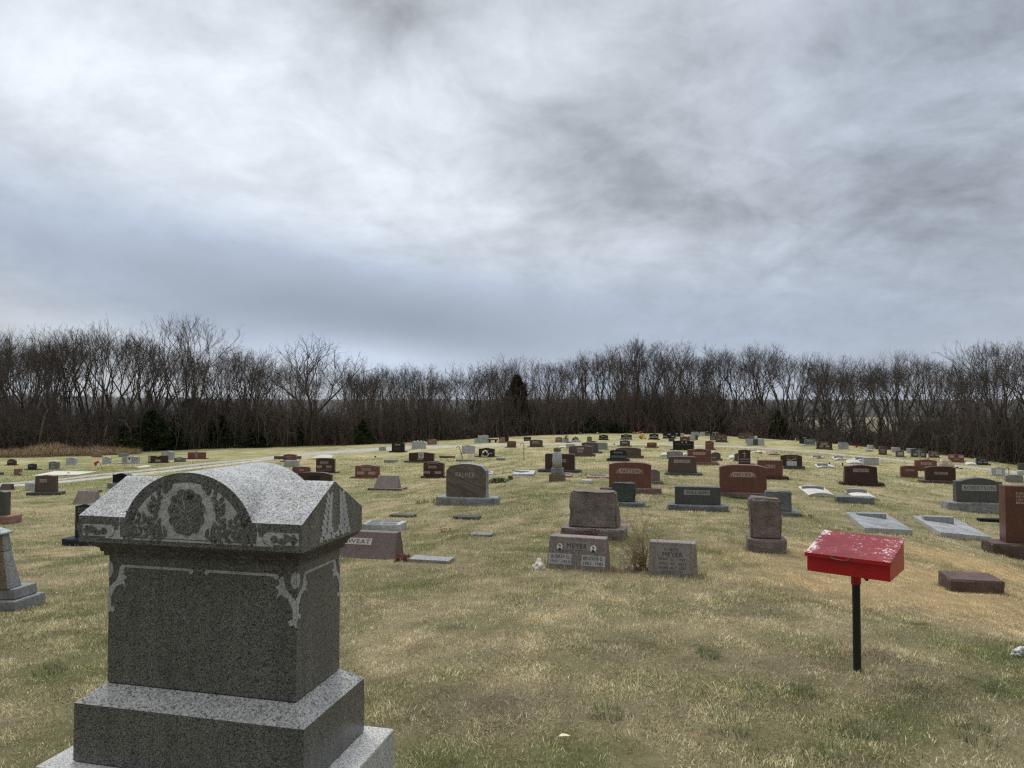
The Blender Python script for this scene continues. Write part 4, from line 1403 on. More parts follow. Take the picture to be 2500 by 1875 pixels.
flat('pinkish slab with a dark marker at the lane', 'I', [(1500, 690), (1755, 695), (1690, 652), (1450, 645)], .05, 'pink', name='vault_cover', cat='vault cover', group='concrete vault covers')
block('little red-brown marker at the head of a white slab', 'I', 1128, 1258, 595, 632, .25, 'mahog', rock=False)
block('little dark red marker at the head of a pinkish slab', 'I', 1530, 1688, 625, 658, .25, 'mahog', rock=False)
flat('white slab beside the plain greyish headstone', 'H', [(1000, 942), (1250, 945), (1240, 885), (1065, 875)], .07, 'concrete', name='vault_cover', cat='vault cover', group='concrete vault covers')
flat('white slab between the greyish and the red wavy headstones', 'H', [(1640, 925), (1760, 925), (1740, 895), (1635, 893)], .07, 'concrete', name='vault_cover', cat='vault cover', group='concrete vault covers')
flat('white slab beside the rounded grey headstone with the crucifix stone', 'I', [(690, 782), (830, 788), (820, 730), (668, 728)], .07, 'concrete', name='vault_cover', cat='vault cover', group='concrete vault covers')
flat('small white slab behind the wide brown headstone', 'G', [(280, 602), (455, 600), (470, 575), (290, 572)], .06, 'concrete', name='vault_cover', cat='vault cover', group='concrete vault covers')
flat('long white slab beside the drive with red flowers on it', 'A', [(405, 600), (1000, 585), (1250, 545), (705, 540)], .06, 'concrete', name='vault_cover', cat='vault cover', group='concrete vault covers')
flat('thin white slab between the drive and the pale double stone', 'A', [(1615, 505), (1800, 492), (1950, 470), (1830, 470)], .05, 'concrete', name='vault_cover', cat='vault cover', group='concrete vault covers')
flat('pale slab behind the mahogany stone with three panels', 'B', [(1865, 380), (2150, 378), (2185, 335), (1990, 333)], .07, 'concrete', name='vault_cover', cat='vault cover', group='concrete vault covers')
S('plain light grey block of a headstone amid flat slabs', 'J', (1395, 1665, 500, 632), None, 'flat', 'lgrey', t=.3)
S('pale headstone behind a larger dark one with a cross', 'K', (110, 262, 185, 268), None, 'flat', 'lgrey')
S('wide dark green-black headstone with a pale cross', 'K', (190, 460, 195, 340), (185, 470, 347), 'flat', 'green', panels=[(225, 295, 275, 312, None, 'inset', 'panel_dgrey'), (360, 425, 275, 312, None, 'inset', 'panel_dgrey'), (262, 385, 205, 320, None, 'cross')])
S('brown headstone with small inscription by the wood, beyond orange flowers', 'K', (510, 695, 238, 345), (505, 720, 352), 'serp', 'brown', drop=.04, panels=[(560, 650, 258, 280, None, 'bars', 'panel_grey'), (525, 590, 292, 318, None, 'bars', 'panel_grey'), (620, 685, 292, 318, None, 'bars', 'panel_grey')])
S('red-brown headstone with two pale panels near the wood', 'K', (870, 1140, 295, 420), (868, 1172, 434), 'dome', 'red', drop=.03, panels=[(878, 958, 310, 352), (1045, 1130, 310, 352), (955, 1060, 368, 392, None, 'bars')])
S('black headstone with a pale side near the wood', 'K', (1375, 1580, 357, 462), (1365, 1618, 487), 'round', 'navy', drop=.08, panels=[(1435, 1530, 378, 402, None, 'bars', 'panel_grey'), (1395, 1470, 418, 445, None, 'bars', 'panel_grey'), (1500, 1570, 418, 445, None, 'bars', 'panel_grey')])
S('white narrow stone touching a black headstone near the wood', 'K', (1335, 1380, 365, 452), None, 'flat', 'white')
flat('pale slab between the red-brown and black headstones near the wood', 'K', [(1180, 482), (1360, 485), (1335, 452), (1140, 448)], .05, 'concrete', name='vault_cover', cat='vault cover', group='concrete vault covers')
S('red headstone with a pale name panel behind two nearer ones', 'K', (262, 650, 385, 568), (250, 665, 592), 'serp', 'red', drop=.05, bcol='mahog', panels=[(365, 552, 435, 474, 'KNISLEY')])
S('small red headstone with an arched top on white footing', 'K', (20, 322, 505, 698), (-35, 392, 717), 'dome', 'red', drop=.06, bcol='tan', panels=[(97, 258, 560, 598, 'HOWARD')])
S('wide dark brown headstone with rough ends and a narrow name panel', 'K', (470, 1004, 508, 755), (355, 1075, 815), 'dome', 'mahog', drop=.06, t=.26, bcol='brown', panels=[(620, 860, 605, 650, 'HEPLEY')])
S('dark grey headstone with stepped top and a big framed name', 'K', (1030, 1868, 700, 1130), (850, 2010, 1345), 'step', 'dgrey', t=.28, drop=.085, bcol='grey', rockbase='grey_rock', panels=[(1133, 1755, 822, 925, 'ROBERTSON')])
S('pale grey headstone with a white carved panel at the lane', 'K', (1650, 1890, 522, 655), (1600, 1905, 682), 'serp', 'lgrey', drop=.04, panels=[(1720, 1828, 555, 645, None, 'inset', 'panel_white')])
S('grey low headstone behind the stepped dark grey one', 'K', (1890, 2200, 665, 800), None, 'dome', 'grey', drop=.05, panels=[(1990, 2070, 712, 728, None, 'bars', 'panel_dgrey')])
S('dark headstone cut by the picture edge, close to the wood', 'K', (2120, 2330, 452, 578), None, 'flat', 'dgrey')
S('pale headstone cut by the picture edge, below a dark one', 'K', (2110, 2330, 590, 670), None, 'dome', 'lgrey', drop=.05)
S('pale edge stone behind the grey low headstone', 'K', (2190, 2330, 700, 800), None, 'flat', 'white')

# two polished slabs with raised headpieces
for _lb, _p, _lb2, _d in [
        ('polished grey ledger slab directly behind the red box', [(490, 1197), (1010, 1219), (740, 1042), (290, 1020)], 'speckled grey headpiece on the polished slab behind the red box', (425, 727, 1018, 1062)),
        ('polished grey ledger slab reaching towards the tall red-brown headstone', [(1310, 1240), (1862, 1292), (1465, 1080), (1015, 1056)], 'speckled grey headpiece on the polished slab by the tall red-brown headstone', (1138, 1455, 1046, 1108))]:
    MAT['polished'] = MAT.get('polished') or granite('polished_grey', (0.36, 0.37, 0.38), (0.52, 0.53, 0.54), 110.0, 0.2, (0.12, 0.12, 0.13), spec=0.6, streak=.05)
    flat(_lb, 'F', _p, .10, 'polished', name='ledger_slab', group='polished ledger slabs')
    S(_lb2, 'F', _d, None, 'flat', 'grey', t=.2, sink=.02, lift=.10, name='headpiece', group='headpieces on the polished slabs')
block('dark flush marker near the stepped dark grey headstone', 'K', 1415, 1855, 1435, 1512, .22, 'black')
block('brown granite block with a smooth sloping top in the golden grass', 'N', 405, 838, 782, 955, .42, 'brown', amp=.012)
S('tall polished red-brown headstone with carved flowers, cut by the picture edge', 'N', (878, 1330, 85, 540), (745, 1430, 700), 'flat', 'redbrown', t=.30, yaw=R(13.5), bcol='brown', rockbase='brown_rock',
  panels=[(965, 1060, 130, 230, None, 'bars')], sink=.2)

# the two small companion stones and the bush between them
def portrait(parent, M, w, h):
    m = MB()
    m.prism([(w / 2 * math.cos(2 * math.pi * j / 24), h / 2 * math.sin(2 * math.pi * j / 24)) for j in range(24)], -0.006, 0.006, M=M)
    o = m.build('portrait_medallion', MAT['white'], parent)
    m = MB()
    m.prism([(-.34 * w, -.36 * h), (-.1 * w, -.46 * h), (.22 * w, -.42 * h), (.36 * w, -.28 * h), (.10 * w, -.08 * h), (-.12 * w, -.06 * h)], -0.008, 0.006, M=M)
    m.prism([(-.17 * w, .20 * h), (.02 * w, .16 * h), (.14 * w, .12 * h), (.16 * w, .27 * h), (0, .34 * h), (-.15 * w, .31 * h)], -0.0085, 0.006, M=M)
    m.build('portrait_print', MAT['letter_dark'], o)
    m = MB()
    m.prism([(-.11 * w, -.02 * h), (0, -.10 * h), (.10 * w, -.02 * h), (.13 * w, .12 * h), (-.12 * w, .17 * h)], -0.0082, 0.006, M=M)
    m.build('portrait_face', MAT['panel_pink'], o)


def slant_pair(label, px, zt, texts, plates, ports, wt=.93, rough_right=True):
    """small slant stone given by its front-face corners in the photograph: bottom-left, bottom-right, top y at the middle"""
    (ax, ay), (bx, by), (tx0, ty0), (tx1, ty1) = px
    A, B = ground(ax, ay), ground(bx, by)
    w = (B - A).to_2d().length
    rz = math.atan2(B.y - A.y, B.x - A.x)
    c = (A + B) / 2
    sc = c.y / F_PX
    h = ((ay + by) / 2 - (ty0 + ty1) / 2) * sc * 1.06
    t = 0.26
    root = empty('headstone', c, rz, label, 'headstone', 'small slanted companion stones')
    lean = 0.09
    m = MB()
    m.frustum(-w / 2, w / 2, 0, t, -0.1, -w / 2 * wt, w / 2 * wt, lean, t - .03, h)
    o = m.build('tablet', MAT['tan'], root)
    bevel(o, 0.012, 3)
    fp = c + Vector((-math.sin(rz), math.cos(rz), 0)) * t / 2
    FOOT.append((fp.x, fp.y, rz, w / 2 + .02, t / 2))
    ang = math.atan2(lean, h + .1)
    def at(fx, fz):
        z = fz * h
        return Matrix.Translation(((fx - .5) * w * (1 - (1 - wt) * fz), lean * (z + .1) / (h + .1), z)) @ Matrix.Rotation(-ang, 4, 'X')
    for fx, fz, fw, fh, mt in plates:
        m = MB()
        m.box(-fw * w / 2, fw * w / 2, -0.003, 0.01, -fh * h / 2, fh * h / 2, M=at(fx, fz))
        m.build('name_panel', MAT[mt], root)
    for s, fx, fz, fw, fh in texts:
        lettering(s, fw * w, fh * h, at(fx, fz) @ Matrix.Translation((0, -0.005, 0)), MAT['letter_dark'], root)
    for fx, fz, fw, fh in ports:
        portrait(root, at(fx, fz), fw * w, fh * h)
    return root


slant_pair('pinkish grey companion stone with two oval portraits', [(1331, 1390), (1481, 1397), (1338, 1316), (1483, 1325)], 0,
           [('MEYER', .50, .73, .33, .15), ('AUBREY G.', .225, .385, .31, .11), ('1902  1953', .225, .235, .32, .085), ('BROOKIE D.', .78, .385, .32, .11), ('1902  1982', .78, .235, .32, .085)],
           [(.50, .735, .43, .26, 'panel_tan'), (.225, .31, .38, .33, 'panel_dgrey'), (.78, .31, .38, .33, 'panel_dgrey')], [(.205, .66, .10, .25), (.78, .66, .10, .25)])
slant_pair('grey stone with a framed inscription beside the leafless bush', [(1580, 1405), (1704, 1413), (1594, 1331), (1700, 1337)], 0,
           [('A. KEITH', .47, .79, .28, .075), ('MEYER', .50, .64, .40, .13), ('MAY  2,  1937', .50, .495, .52, .075), ('DEC.  25,  2011', .50, .365, .52, .075), ('GONE  BUT  NOT', .5, .25, .54, .065), ('FORGOTTEN', .5, .14, .40, .065)],
           [(.50, .48, .70, .80, 'panel_tan')], [])
level_pads()

# ------------------------------------------------------------------ the big monument in front
def speckle(name, cols, scale, rough, bump=0.0, spec=0.5, tint=None):
    """coarse grained granite: every crystal its own grey"""
    m, t, b = new_mat(name)
    tc = t.node('ShaderNodeTexCoord')
    o = tc.outputs['Object']
    w = t.node('ShaderNodeMix', data_type='VECTOR')
    nz = t.node('ShaderNodeTexNoise')
    nz.inputs['Scale'].default_value = scale * 0.8
    t.l.new(o, nz.inputs['Vector'])
    va = t.node('ShaderNodeVectorMath', operation='MULTIPLY_ADD')
    t.l.new(nz.outputs['Color'], va.inputs[0])
    va.inputs[1].default_value = (1.6 / scale,) * 3
    t.l.new(o, va.inputs[2])
    v = t.node('ShaderNodeTexVoronoi')
    v.inputs['Scale'].default_value = scale
    t.l.new(va.outputs[0], v.inputs['Vector'])
    sp = t.node('ShaderNodeSeparateColor')
    t.l.new(v.outputs['Color'], sp.inputs[0])
    col = t.ramp(sp.outputs[0], cols)
    n = t.noise(o, 2.5, 5.0, 0.6)
    mp = t.node('ShaderNodeMapping')
    mp.inputs['Scale'].default_value = (16.0, 16.0, 0.9)
    t.l.new(o, mp.inputs[0])
    st = t.noise(mp.outputs[0], 1.0, 5.0, 0.65)
    k = t.math('ADD', t.maprange(n, 0.3, 0.7, 0.84, 1.14), t.maprange(st, 0.3, 0.7, -0.16, 0.16))
    cc = t.node('ShaderNodeCombineColor')
    for i in range(3):
        t.l.new(k, cc.inputs[i])
    col = t.mix(1.0, col, cc.outputs[0], 'MULTIPLY')
    lic = t.noise(o, 7.0, 6.0, 0.75, 0.4)
    col = t.mix(t.maprange(lic, 0.60, 0.72, 0.0, 0.35), col, (0.055, 0.046, 0.032))
    if tint:
        g = t.noise(o, 5.0, 4.0, 0.6)
        col = t.mix(t.maprange(g, 0.45, 0.75, 0.0, tint[1]), col, tint[0])
    t.l.new(col, b.inputs['Base Color'])
    b.inputs['Roughness'].default_value = rough
    b.inputs['Specular IOR Level'].default_value = spec
    if bump:
        bn = t.node('ShaderNodeBump')
        bn.inputs['Distance'].default_value = bump
        t.l.new(sp.outputs[1], bn.inputs['Height'])
        t.l.new(bn.outputs[0], b.inputs['Normal'])
    return m


D_POL = speckle('polished_dark_granite', [(0.0, (0.016, 0.017, 0.018)), (0.16, (0.024, 0.025, 0.025)), (0.30, (0.095, 0.096, 0.09)), (0.7, (0.135, 0.135, 0.126)), (1.0, (0.24, 0.237, 0.225))], 320.0, 0.28, spec=0.35)
D_FRO = speckle('frosted_carving', [(0.0, (0.17, 0.172, 0.172)), (0.15, (0.33, 0.333, 0.327)), (0.6, (0.40, 0.403, 0.393)), (1.0, (0.52, 0.52, 0.51))], 230.0, 0.85, spec=0.2)
D_TOP = speckle('weathered_top', [(0.0, (0.08, 0.08, 0.08)), (0.2, (0.24, 0.242, 0.238)), (0.55, (0.365, 0.368, 0.365)), (1.0, (0.52, 0.525, 0.52))], 260.0, 0.8, bump=0.001, spec=0.25)
D_STEP = speckle('steeled_step', [(0.0, (0.07, 0.07, 0.07)), (0.25, (0.22, 0.22, 0.215)), (0.6, (0.33, 0.33, 0.325)), (1.0, (0.44, 0.44, 0.43))], 200.0, 0.7, spec=0.3)
D_PLN = speckle('plinth_granite', [(0.0, (0.14, 0.14, 0.135)), (0.25, (0.38, 0.38, 0.37)), (0.6, (0.50, 0.50, 0.49)), (1.0, (0.60, 0.60, 0.59))], 260.0, 0.85, bump=0.002, spec=0.2, tint=((0.25, 0.20, 0.15), 0.35))
D_RUB = speckle('stained_moulding', [(0.0, (0.02, 0.02, 0.019)), (0.35, (0.06, 0.056, 0.05)), (0.7, (0.11, 0.105, 0.092)), (1.0, (0.19, 0.18, 0.16))], 200.0, 0.6, spec=0.3, tint=((0.05, 0.038, 0.026), 0.7))

MYAW = R(13.5)
mon = empty('monument', (-0.6946, 2.4, 0.0), -MYAW, 'large dark speckled granite monument with a gabled cap and round carved arch', 'monument')
_fw = Vector((math.cos(MYAW), -math.sin(MYAW), 0))
_bk = Vector((math.sin(MYAW), math.cos(MYAW), 0))
_c = Vector((-0.6946, 2.4, 0)) + _fw * -0.468 + _bk * 0.23
FOOT.append((_c.x, _c.y, -MYAW, 0.573, 0.29))
m = MB()
m.box(-1.030, 0.105, -0.06, 0.52, -0.2, 0.3085)
bevel(m.build('plinth', D_PLN, mon), 0.006)
m = MB()
m.box(-0.924, 0, 0, 0.468, 0.312, 0.5195)
m.frustum(-0.924, 0, 0, 0.468, 0.5195, -0.852, -0.07, 0.07, 0.398, 0.571, 1)
# drop the two faces where the wash sits on the block
keep = [i for i, f in enumerate(m.f) if i not in (1, 6)]
m.f = [m.f[i] for i in keep]
m.m = [m.m[i] for i in keep]
bevel(m.build('base', [D_POL, D_STEP], mon), 0.003)
m = MB()
m.box(-0.849, -0.072, 0.072, 0.396, 0.574, 1.045)
die = bevel(m.build('die', D_POL, mon), 0.003)
# moulding: stacked rings
m = MB()
prof = [(0.060, 1.045), (0.060, 1.058), (0.052, 1.061), (0.050, 1.072), (0.040, 1.079), (0.022, 1.092), (0.016, 1.1015)]
rings = []
for ins, z in prof:
    rings.append([(-0.921 + ins, ins, z), (-ins, ins, z), (-ins, 0.468 - ins, z), (-0.921 + ins, 0.468 - ins, z)])
vs = [p for r_ in rings for p in r_]
fs = []
for i in range(len(rings) - 1):
    for k in range(4):
        k2 = (k + 1) % 4
        fs.append((i * 4 + k, i * 4 + k2, (i + 1) * 4 + k2, (i + 1) * 4 + k))
fs.append((3, 2, 1, 0))
m.add(vs, fs)
m.build('moulding', D_RUB, mon)

CX0, CX1, CYF, CYB = -0.917, -0.0125, 0.0, 0.46
ZB, ZE, ZR = 1.1035, 1.198, 1.321
ARX, ARA, ARZ, ARH = -0.460, 0.269, 1.130, 0.234


def barrel(x):
    q = (x - ARX) / ARA
    return ARZ + ARH * math.sqrt(max(0.0, 1 - q * q)) if abs(q) < 1 else -9.0


def cap_z(x, y):
    f = (y - CYF) / (CYB - CYF)
    g = ZE + (ZR - ZE) * (1 - abs(2 * f - 1))
    b = barrel(x)
    k = 0.004 + 0.030 * min(1, max(0.0, f * 1.6))
    if b < -1:
        return g
    h = max(k - abs(g - b), 0.0) / k
    return max(g, b) + h * h * h * k / 6.0


xs = sorted(set([CX0 + (CX1 - CX0) * i / 120 for i in range(121)] + [ARX - ARA * 0.9569, ARX + ARA * 0.9569]))
ys_ = [CYF + (CYB - CYF) * j / 28 for j in range(29)]
nx, ny = len(xs), len(ys_)
m = MB()
top = [(x, y, cap_z(x, y)) for y in ys_ for x in xs]
m.add(top, [(j * nx + i, j * nx + i + 1, (j + 1) * nx + i + 1, (j + 1) * nx + i) for j in range(ny - 1) for i in range(nx - 1)], 1)
for y, fl in ((CYF, False), (CYB, True)):
    vs = [(x, y, ZB) for x in xs] + [(x, y, cap_z(x, y)) for x in xs]
    fs = [(i, i + 1, nx + i + 1, nx + i) for i in range(nx - 1)]
    m.add(vs, [tuple(reversed(f)) for f in fs] if fl else fs, 0)
for x, fl in ((CX0, True), (CX1, False)):
    vs = [(x, y, ZB) for y in ys_] + [(x, y, cap_z(x, y)) for y in ys_]
    fs = [(i, i + 1, ny + i + 1, ny + i) for i in range(ny - 1)]
    m.add(vs, [tuple(reversed(f)) for f in fs] if fl else fs, 0)
m.add([(CX0, CYF, ZB), (CX1, CYF, ZB), (CX1, CYB, ZB), (CX0, CYB, ZB)], [(3, 2, 1, 0)], 0)
cap = m.build('cap', [D_POL, D_TOP], mon)
me = cap.data
sm = [p.material_index == 1 for p in me.polygons]
me.polygons.foreach_set('use_smooth', sm)


def leaf(m, x, z, ang, l, w, y0, y1, mi=0, M=None):
    c, s = math.cos(ang), math.sin(ang)
    pts = []
    for t, k in [(0, 0), (.25, .75), (.5, 1), (.75, .7), (1, 0)]:
        pts.append((t * l, -k * w / 2))
    for t, k in [(.75, .7), (.5, 1), (.25, .75)]:
        pts.append((t * l, k * w / 2))
    m.prism([(x + a * c - b * s, z + a * s + b * c) for a, b in pts], y0, y1, mi, M)


def Mside(x):      # front of the carving looks along +X (east gable end)
    return Matrix.Translation((x, 0, 0)) @ Matrix.Rotation(math.pi / 2, 4, 'Z')


def disc(m, x, z, rx, rz, y0, y1, n=20, M=None, wob=0.0, lob=0, ph=0.0):
    pl = []
    for j in range(n):
        a = 2 * math.pi * j / n
        k = 1 + wob * math.cos(lob * a + ph)
        pl.append((x + rx * k * math.cos(a), z + rz * k * math.sin(a)))
    m.prism(pl, y0, y1, 0, M)


FY = CYF
# sunk, frosted field of the tympanum
m = MB()
pl = []
for j in range(41):
    a = math.pi * j / 40
    pl.append((ARX + 0.230 * math.cos(a), max(1.127, 1.130 + 0.198 * math.sin(a))))
m.prism(pl, FY - 0.0015, FY + 0.006)
m.box(ARX - 0.252, ARX + 0.252, FY - 0.0012, FY + 0.006, 1.1195, 1.1268)
m.build('carved_field', D_FRO, mon)
# leaf sprays and the ragged medallion stand out of it
rnd = random.Random(3)
m = MB()
disc(m, ARX, 1.226, 0.064, 0.072, FY - 0.0045, FY + 0.004, 48)
for k in range(11):
    a = k * 2 * math.pi / 11 + 0.2
    disc(m, ARX + 0.055 * math.cos(a), 1.226 + 0.063 * math.sin(a), 0.021, 0.021, FY - 0.0043 - 0.0001 * k, FY + 0.004, 12)
for s in (-1, 1):
    for stem_, n_, lw in [([(.070, 1.134), (.118, 1.165), (.140, 1.215), (.130, 1.262), (.085, 1.305)], 9, .026), ([(.085, 1.134), (.140, 1.160), (.180, 1.190), (.222, 1.212)], 6, .026), ([(.085, 1.131), (.140, 1.137), (.196, 1.150)], 4, .024)]:
        L_ = len(stem_) - 1
        for k in range(n_):
            f = (k + .5) / n_ * L_
            i_ = min(L_ - 1, int(f))
            x = stem_[i_][0] + (stem_[i_ + 1][0] - stem_[i_][0]) * (f - i_)
            z = stem_[i_][1] + (stem_[i_ + 1][1] - stem_[i_][1]) * (f - i_)
            da = math.atan2(stem_[i_ + 1][1] - stem_[i_][1], stem_[i_ + 1][0] - stem_[i_][0])
            for q in (-1, 1):
                ang = da + q * rnd.uniform(.55, .85)
                l_ = rnd.uniform(.028, .042)
                if (x + l_ * math.cos(ang)) ** 2 / .0092 + (z + l_ * math.sin(ang) - 1.226) ** 2 / .0125 < 1:
                    l_ *= .45
                leaf(m, ARX + s * x, z, ang if s > 0 else math.pi - ang, l_, lw * .52, FY - 0.0055 - 0.00012 * k - 0.00005 * (q + 1), FY + 0.004)
        leaf(m, ARX + s * stem_[-1][0], stem_[-1][1] - .006, da if s > 0 else math.pi - da, .034, .016, FY - .0054, FY + .004)
    disc(m, ARX + s * 0.222, 1.152, 0.020, 0.024, FY - 0.0047, FY + 0.004, 16)
    disc(m, ARX + s * 0.232, 1.136, 0.016, 0.015, FY - 0.0049, FY + 0.004, 14)
m.build('carved_leaves', D_POL, mon)
# fine incised veins of the medallion
m = MB()
for k in range(5):
    a = (0.5, 1.9, 2.6, 3.8, 5.2)[k]
    c_, s_ = math.cos(a), math.sin(a)
    x, z = ARX + .012 * c_, 1.22 + .012 * s_
    x2, z2 = ARX + .055 * c_, 1.22 + .068 * s_
    nx_, nz_ = -s_ * .0008, c_ * .0008
    m.prism([(x + nx_, z + nz_), (x - nx_, z - nz_), (x2 - nx_, z2 - nz_), (x2 + nx_, z2 + nz_)], FY - .0052, FY)
m.build('carved_veins', D_FRO, mon)
# scrolled end panels and the pale wedge between panel and arch
for s in (-1, 1):
    m = MB()
    sc_ = MB()
    X = lambda d: ARX + s * d
    def quad(x0, x1, z0, z1, y=FY - .0015):
        m.box(min(X(x0), X(x1)), max(X(x0), X(x1)), y, FY + .005, z0, z1)
    quad(0.320, 0.437, 1.1265, 1.168)
    disc(m, X(0.322), 1.1475, 0.020, 0.0205, FY - .0012, FY + .005, 18)
    for k in range(5):
        z0 = 1.121 + k * 0.015
        d = 0.292 - 0.004 * k + (0.012 if k < 2 else 0)
        quad(0.276 + 0.001 * k, d, z0, z0 + 0.0152, FY - .001)
    quad(0.265, 0.340, 1.1195, 1.1262, FY - .0011)
    disc(sc_, X(0.345), 1.146, 0.013, 0.013, FY - .004, FY + .004, 14)
    disc(sc_, X(0.375), 1.140, 0.020, 0.010, FY - .0037, FY + .004, 14)
    disc(sc_, X(0.395), 1.152, 0.016, 0.012, FY - .0042, FY + .004, 14, wob=.25, lob=3)
    disc(sc_, X(0.418), 1.146, 0.014, 0.016, FY - .0039, FY + .004, 14, wob=.25, lob=4)
    m.build('scroll_panel', D_FRO, mon)
    sc_.build('carved_scroll', D_POL, mon)
# two leaf sprigs on the gable end
m = MB()
Mg = Mside(CX1)
for cy_, h_, tilt in ((0.175, 0.118, 0.06), (0.300, 0.118, -0.06)):
    for k in range(7):
        t = k / 6
        z = 1.135 + h_ * t
        x = cy_ + tilt * 0.35 * (t - .2)
        for q in (-1, 1):
            leaf(m, x, z - 0.004 * q, math.pi / 2 - q * (0.80 - 0.25 * t) + tilt * .5, .056 - .018 * t, .020 - .005 * t, -0.0022 - 0.0001 * k - .00005 * (q + 1), .004, 0, Mg)
    m.prism([(cy_ - .003, 1.112), (cy_ + .003, 1.112), (cy_ + .0015 + tilt * .3, 1.135 + h_), (cy_ - .0015 + tilt * .3, 1.135 + h_)], -.0030, .004, 0, Mg)
    for dx_, dz_, r_ in ((-.030, .016, .014), (.028, .020, .013), (-.012, .0, .013), (.014, -.002, .012), (-.045, -.004, .012), (.043, -.004, .013)):
        disc(m, cy_ + dx_, 1.128 + dz_, r_, r_ * .8, -.0031 - .0002 * abs(dx_), .004, 10, Mg, .2, 5)
for k in range(12):
    a0, a1 = math.pi * (1 + k / 12), math.pi * (1 + (k + 1) / 12)
    m.prism([(0.232 + .034 * math.cos(a0), 1.158 + .034 * math.sin(a0)), (0.232 + .034 * math.cos(a1), 1.158 + .034 * math.sin(a1)), (0.232 + .029 * math.cos(a1), 1.158 + .029 * math.sin(a1)), (0.232 + .029 * math.cos(a0), 1.158 + .029 * math.sin(a0))], -.0027, .004, 0, Mg)
m.build('carved_sprigs', D_FRO, mon)
# border lines and corner ornaments of the die
m = MB()
DY = 0.072
for x0_, x1_ in ((-0.786, -0.495), (-0.430, -0.150)):
    m.box(x0_, x1_, DY - .0015, DY + .005, 1.001, 1.0105)
    for xx in (x0_, x1_):
        disc(m, xx, 1.001, .009, .010, DY - .0018, DY + .005, 12)
Md = Mside(-0.072)
m.box(0.125, 0.340, -.0015, .005, 1.001, 1.010, M=Md)
for xx in (0.125, 0.340):
    disc(m, xx, 0.998, .007, .012, -.0018, .005, 12, Md)
m.build('border_line', D_FRO, mon)


def fleur(m, x, M, y, s, sc=1.0):
    """a three-pointed leaf whose stem hangs down along the corner; s = side on which it spreads"""
    P_ = lambda a, b: (x + s * a * sc, 1.0 + b * sc)
    def poly(pts, dy):
        q = [P_(*p) for p in pts]
        if s < 0:
            q = q[::-1]
        m.prism(q, y - dy, y + .004, 0, M)
    poly([(0, -.150), (.010, -.140), (.012, -.095), (.036, -.050), (.030, -.040), (.0, -.070)], .0016)
    poly([(.020, -.066), (.052, -.052), (.066, -.062), (.058, -.040), (.072, -.030), (.056, -.022), (.060, -.004), (.044, .004), (.036, -.030)], .0019)
    poly([(0, -.030), (.008, -.034), (.020, -.012), (.014, .012), (.004, .018), (0, .010)], .0021)
    disc(m, *P_(.017, -.135), .009 * sc, .009 * sc, y - .002, y + .004, 12, M)


for args in (((-0.0725, None, DY, -1, 1.15), (0.0725, Md, 0.0, 1, 1.0)), ((-0.8485, None, DY, 1, 1.15),), ((0.3955, Md, 0.0, -1, 1.0),)):
    m = MB()
    for q_ in args:
        fleur(m, *q_)
    m.build('corner_carving', D_FRO, mon)

# ------------------------------------------------------------------ red box on a post
def worn_red():
    m, t, b = new_mat('worn_red_paint')
    tc = t.node('ShaderNodeTexCoord')
    o = tc.outputs['Object']
    n = t.noise(o, 26.0, 8.0, 0.78, 0.8)
    n2 = t.noise(o, 95.0, 5.0, 0.75, 0.5)
    patch = t.noise(o, 3.5, 3.0, 0.6)
    f = t.math('ADD', t.math('ADD', t.math('MULTIPLY', n, 0.55), t.math('MULTIPLY', n2, 0.40)), t.math('MULTIPLY', patch, 0.38))
    sp = t.node('ShaderNodeSeparateXYZ')
    t.l.new(o, sp.inputs[0])
    edge = t.maprange(sp.outputs[0], -0.235, -0.175, 0.09, 0.0)
    f = t.math('ADD', f, edge)
    fac = t.maprange(f, 0.728, 0.744, 0, 1)
    base = t.mix(t.maprange(patch, 0.35, 0.65, 0, 1), (0.16, 0.012, 0.018), (0.23, 0.024, 0.032))
    t.l.new(t.mix(fac, base, (0.62, 0.52, 0.52)), b.inputs['Base Color'])
    b.inputs['Roughness'].default_value = 0.55
    b.inputs['Specular IOR Level'].default_value = 0.25
    return m


RED = plain('red_paint', (0.40, 0.010, 0.013), 0.36, 0.14, 6.0, 0.4)
_t = NT(RED.node_tree)
_b = _t.n['Principled BSDF']
_src = _b.inputs['Base Color'].links[0].from_socket
_tc = _t.node('ShaderNodeTexCoord')
_sp = _t.node('ShaderNodeSeparateXYZ')
_t.l.new(_tc.outputs['Object'], _sp.inputs[0])
_nz = _t.noise(_tc.outputs['Object'], 45.0, 6.0, .75)
_e = _t.math('MULTIPLY', _t.maprange(_sp.outputs[2], 0.615, 0.635, 0.16, 0.0), _t.math('GREATER_THAN', _sp.outputs[2], 0.6192))
_rust = _t.mix(_t.maprange(_t.math('ADD', _nz, _e), .66, .72, 0, 1), _src, (0.42, 0.30, 0.26))
_sc = _t.noise(_tc.outputs['Object'], 9.0, 4.0, .6)
_t.l.new(_t.mix(_t.maprange(_sc, .60, .75, 0, .45), _rust, (0.24, 0.03, 0.025)), _b.inputs['Base Color'])
LID = worn_red()
pp = ground(2093, 1638)
byaw = R(39)
box = empty('directory_box', (pp.x, pp.y, pp.z), -byaw, 'bright red metal box with a worn sloping lid on a black post', 'post box')
z0b = 0.5766 - pp.z
w_, d_ = 0.464, 0.403
hf, hk = 0.109, 0.183
m = MB()
vs = [(-w_ / 2, -d_ / 2, z0b), (w_ / 2, -d_ / 2, z0b), (w_ / 2, d_ / 2, z0b), (-w_ / 2, d_ / 2, z0b),
      (-w_ / 2, -d_ / 2, z0b + hf), (w_ / 2, -d_ / 2, z0b + hf), (w_ / 2, d_ / 2, z0b + hk), (-w_ / 2, d_ / 2, z0b + hk)]
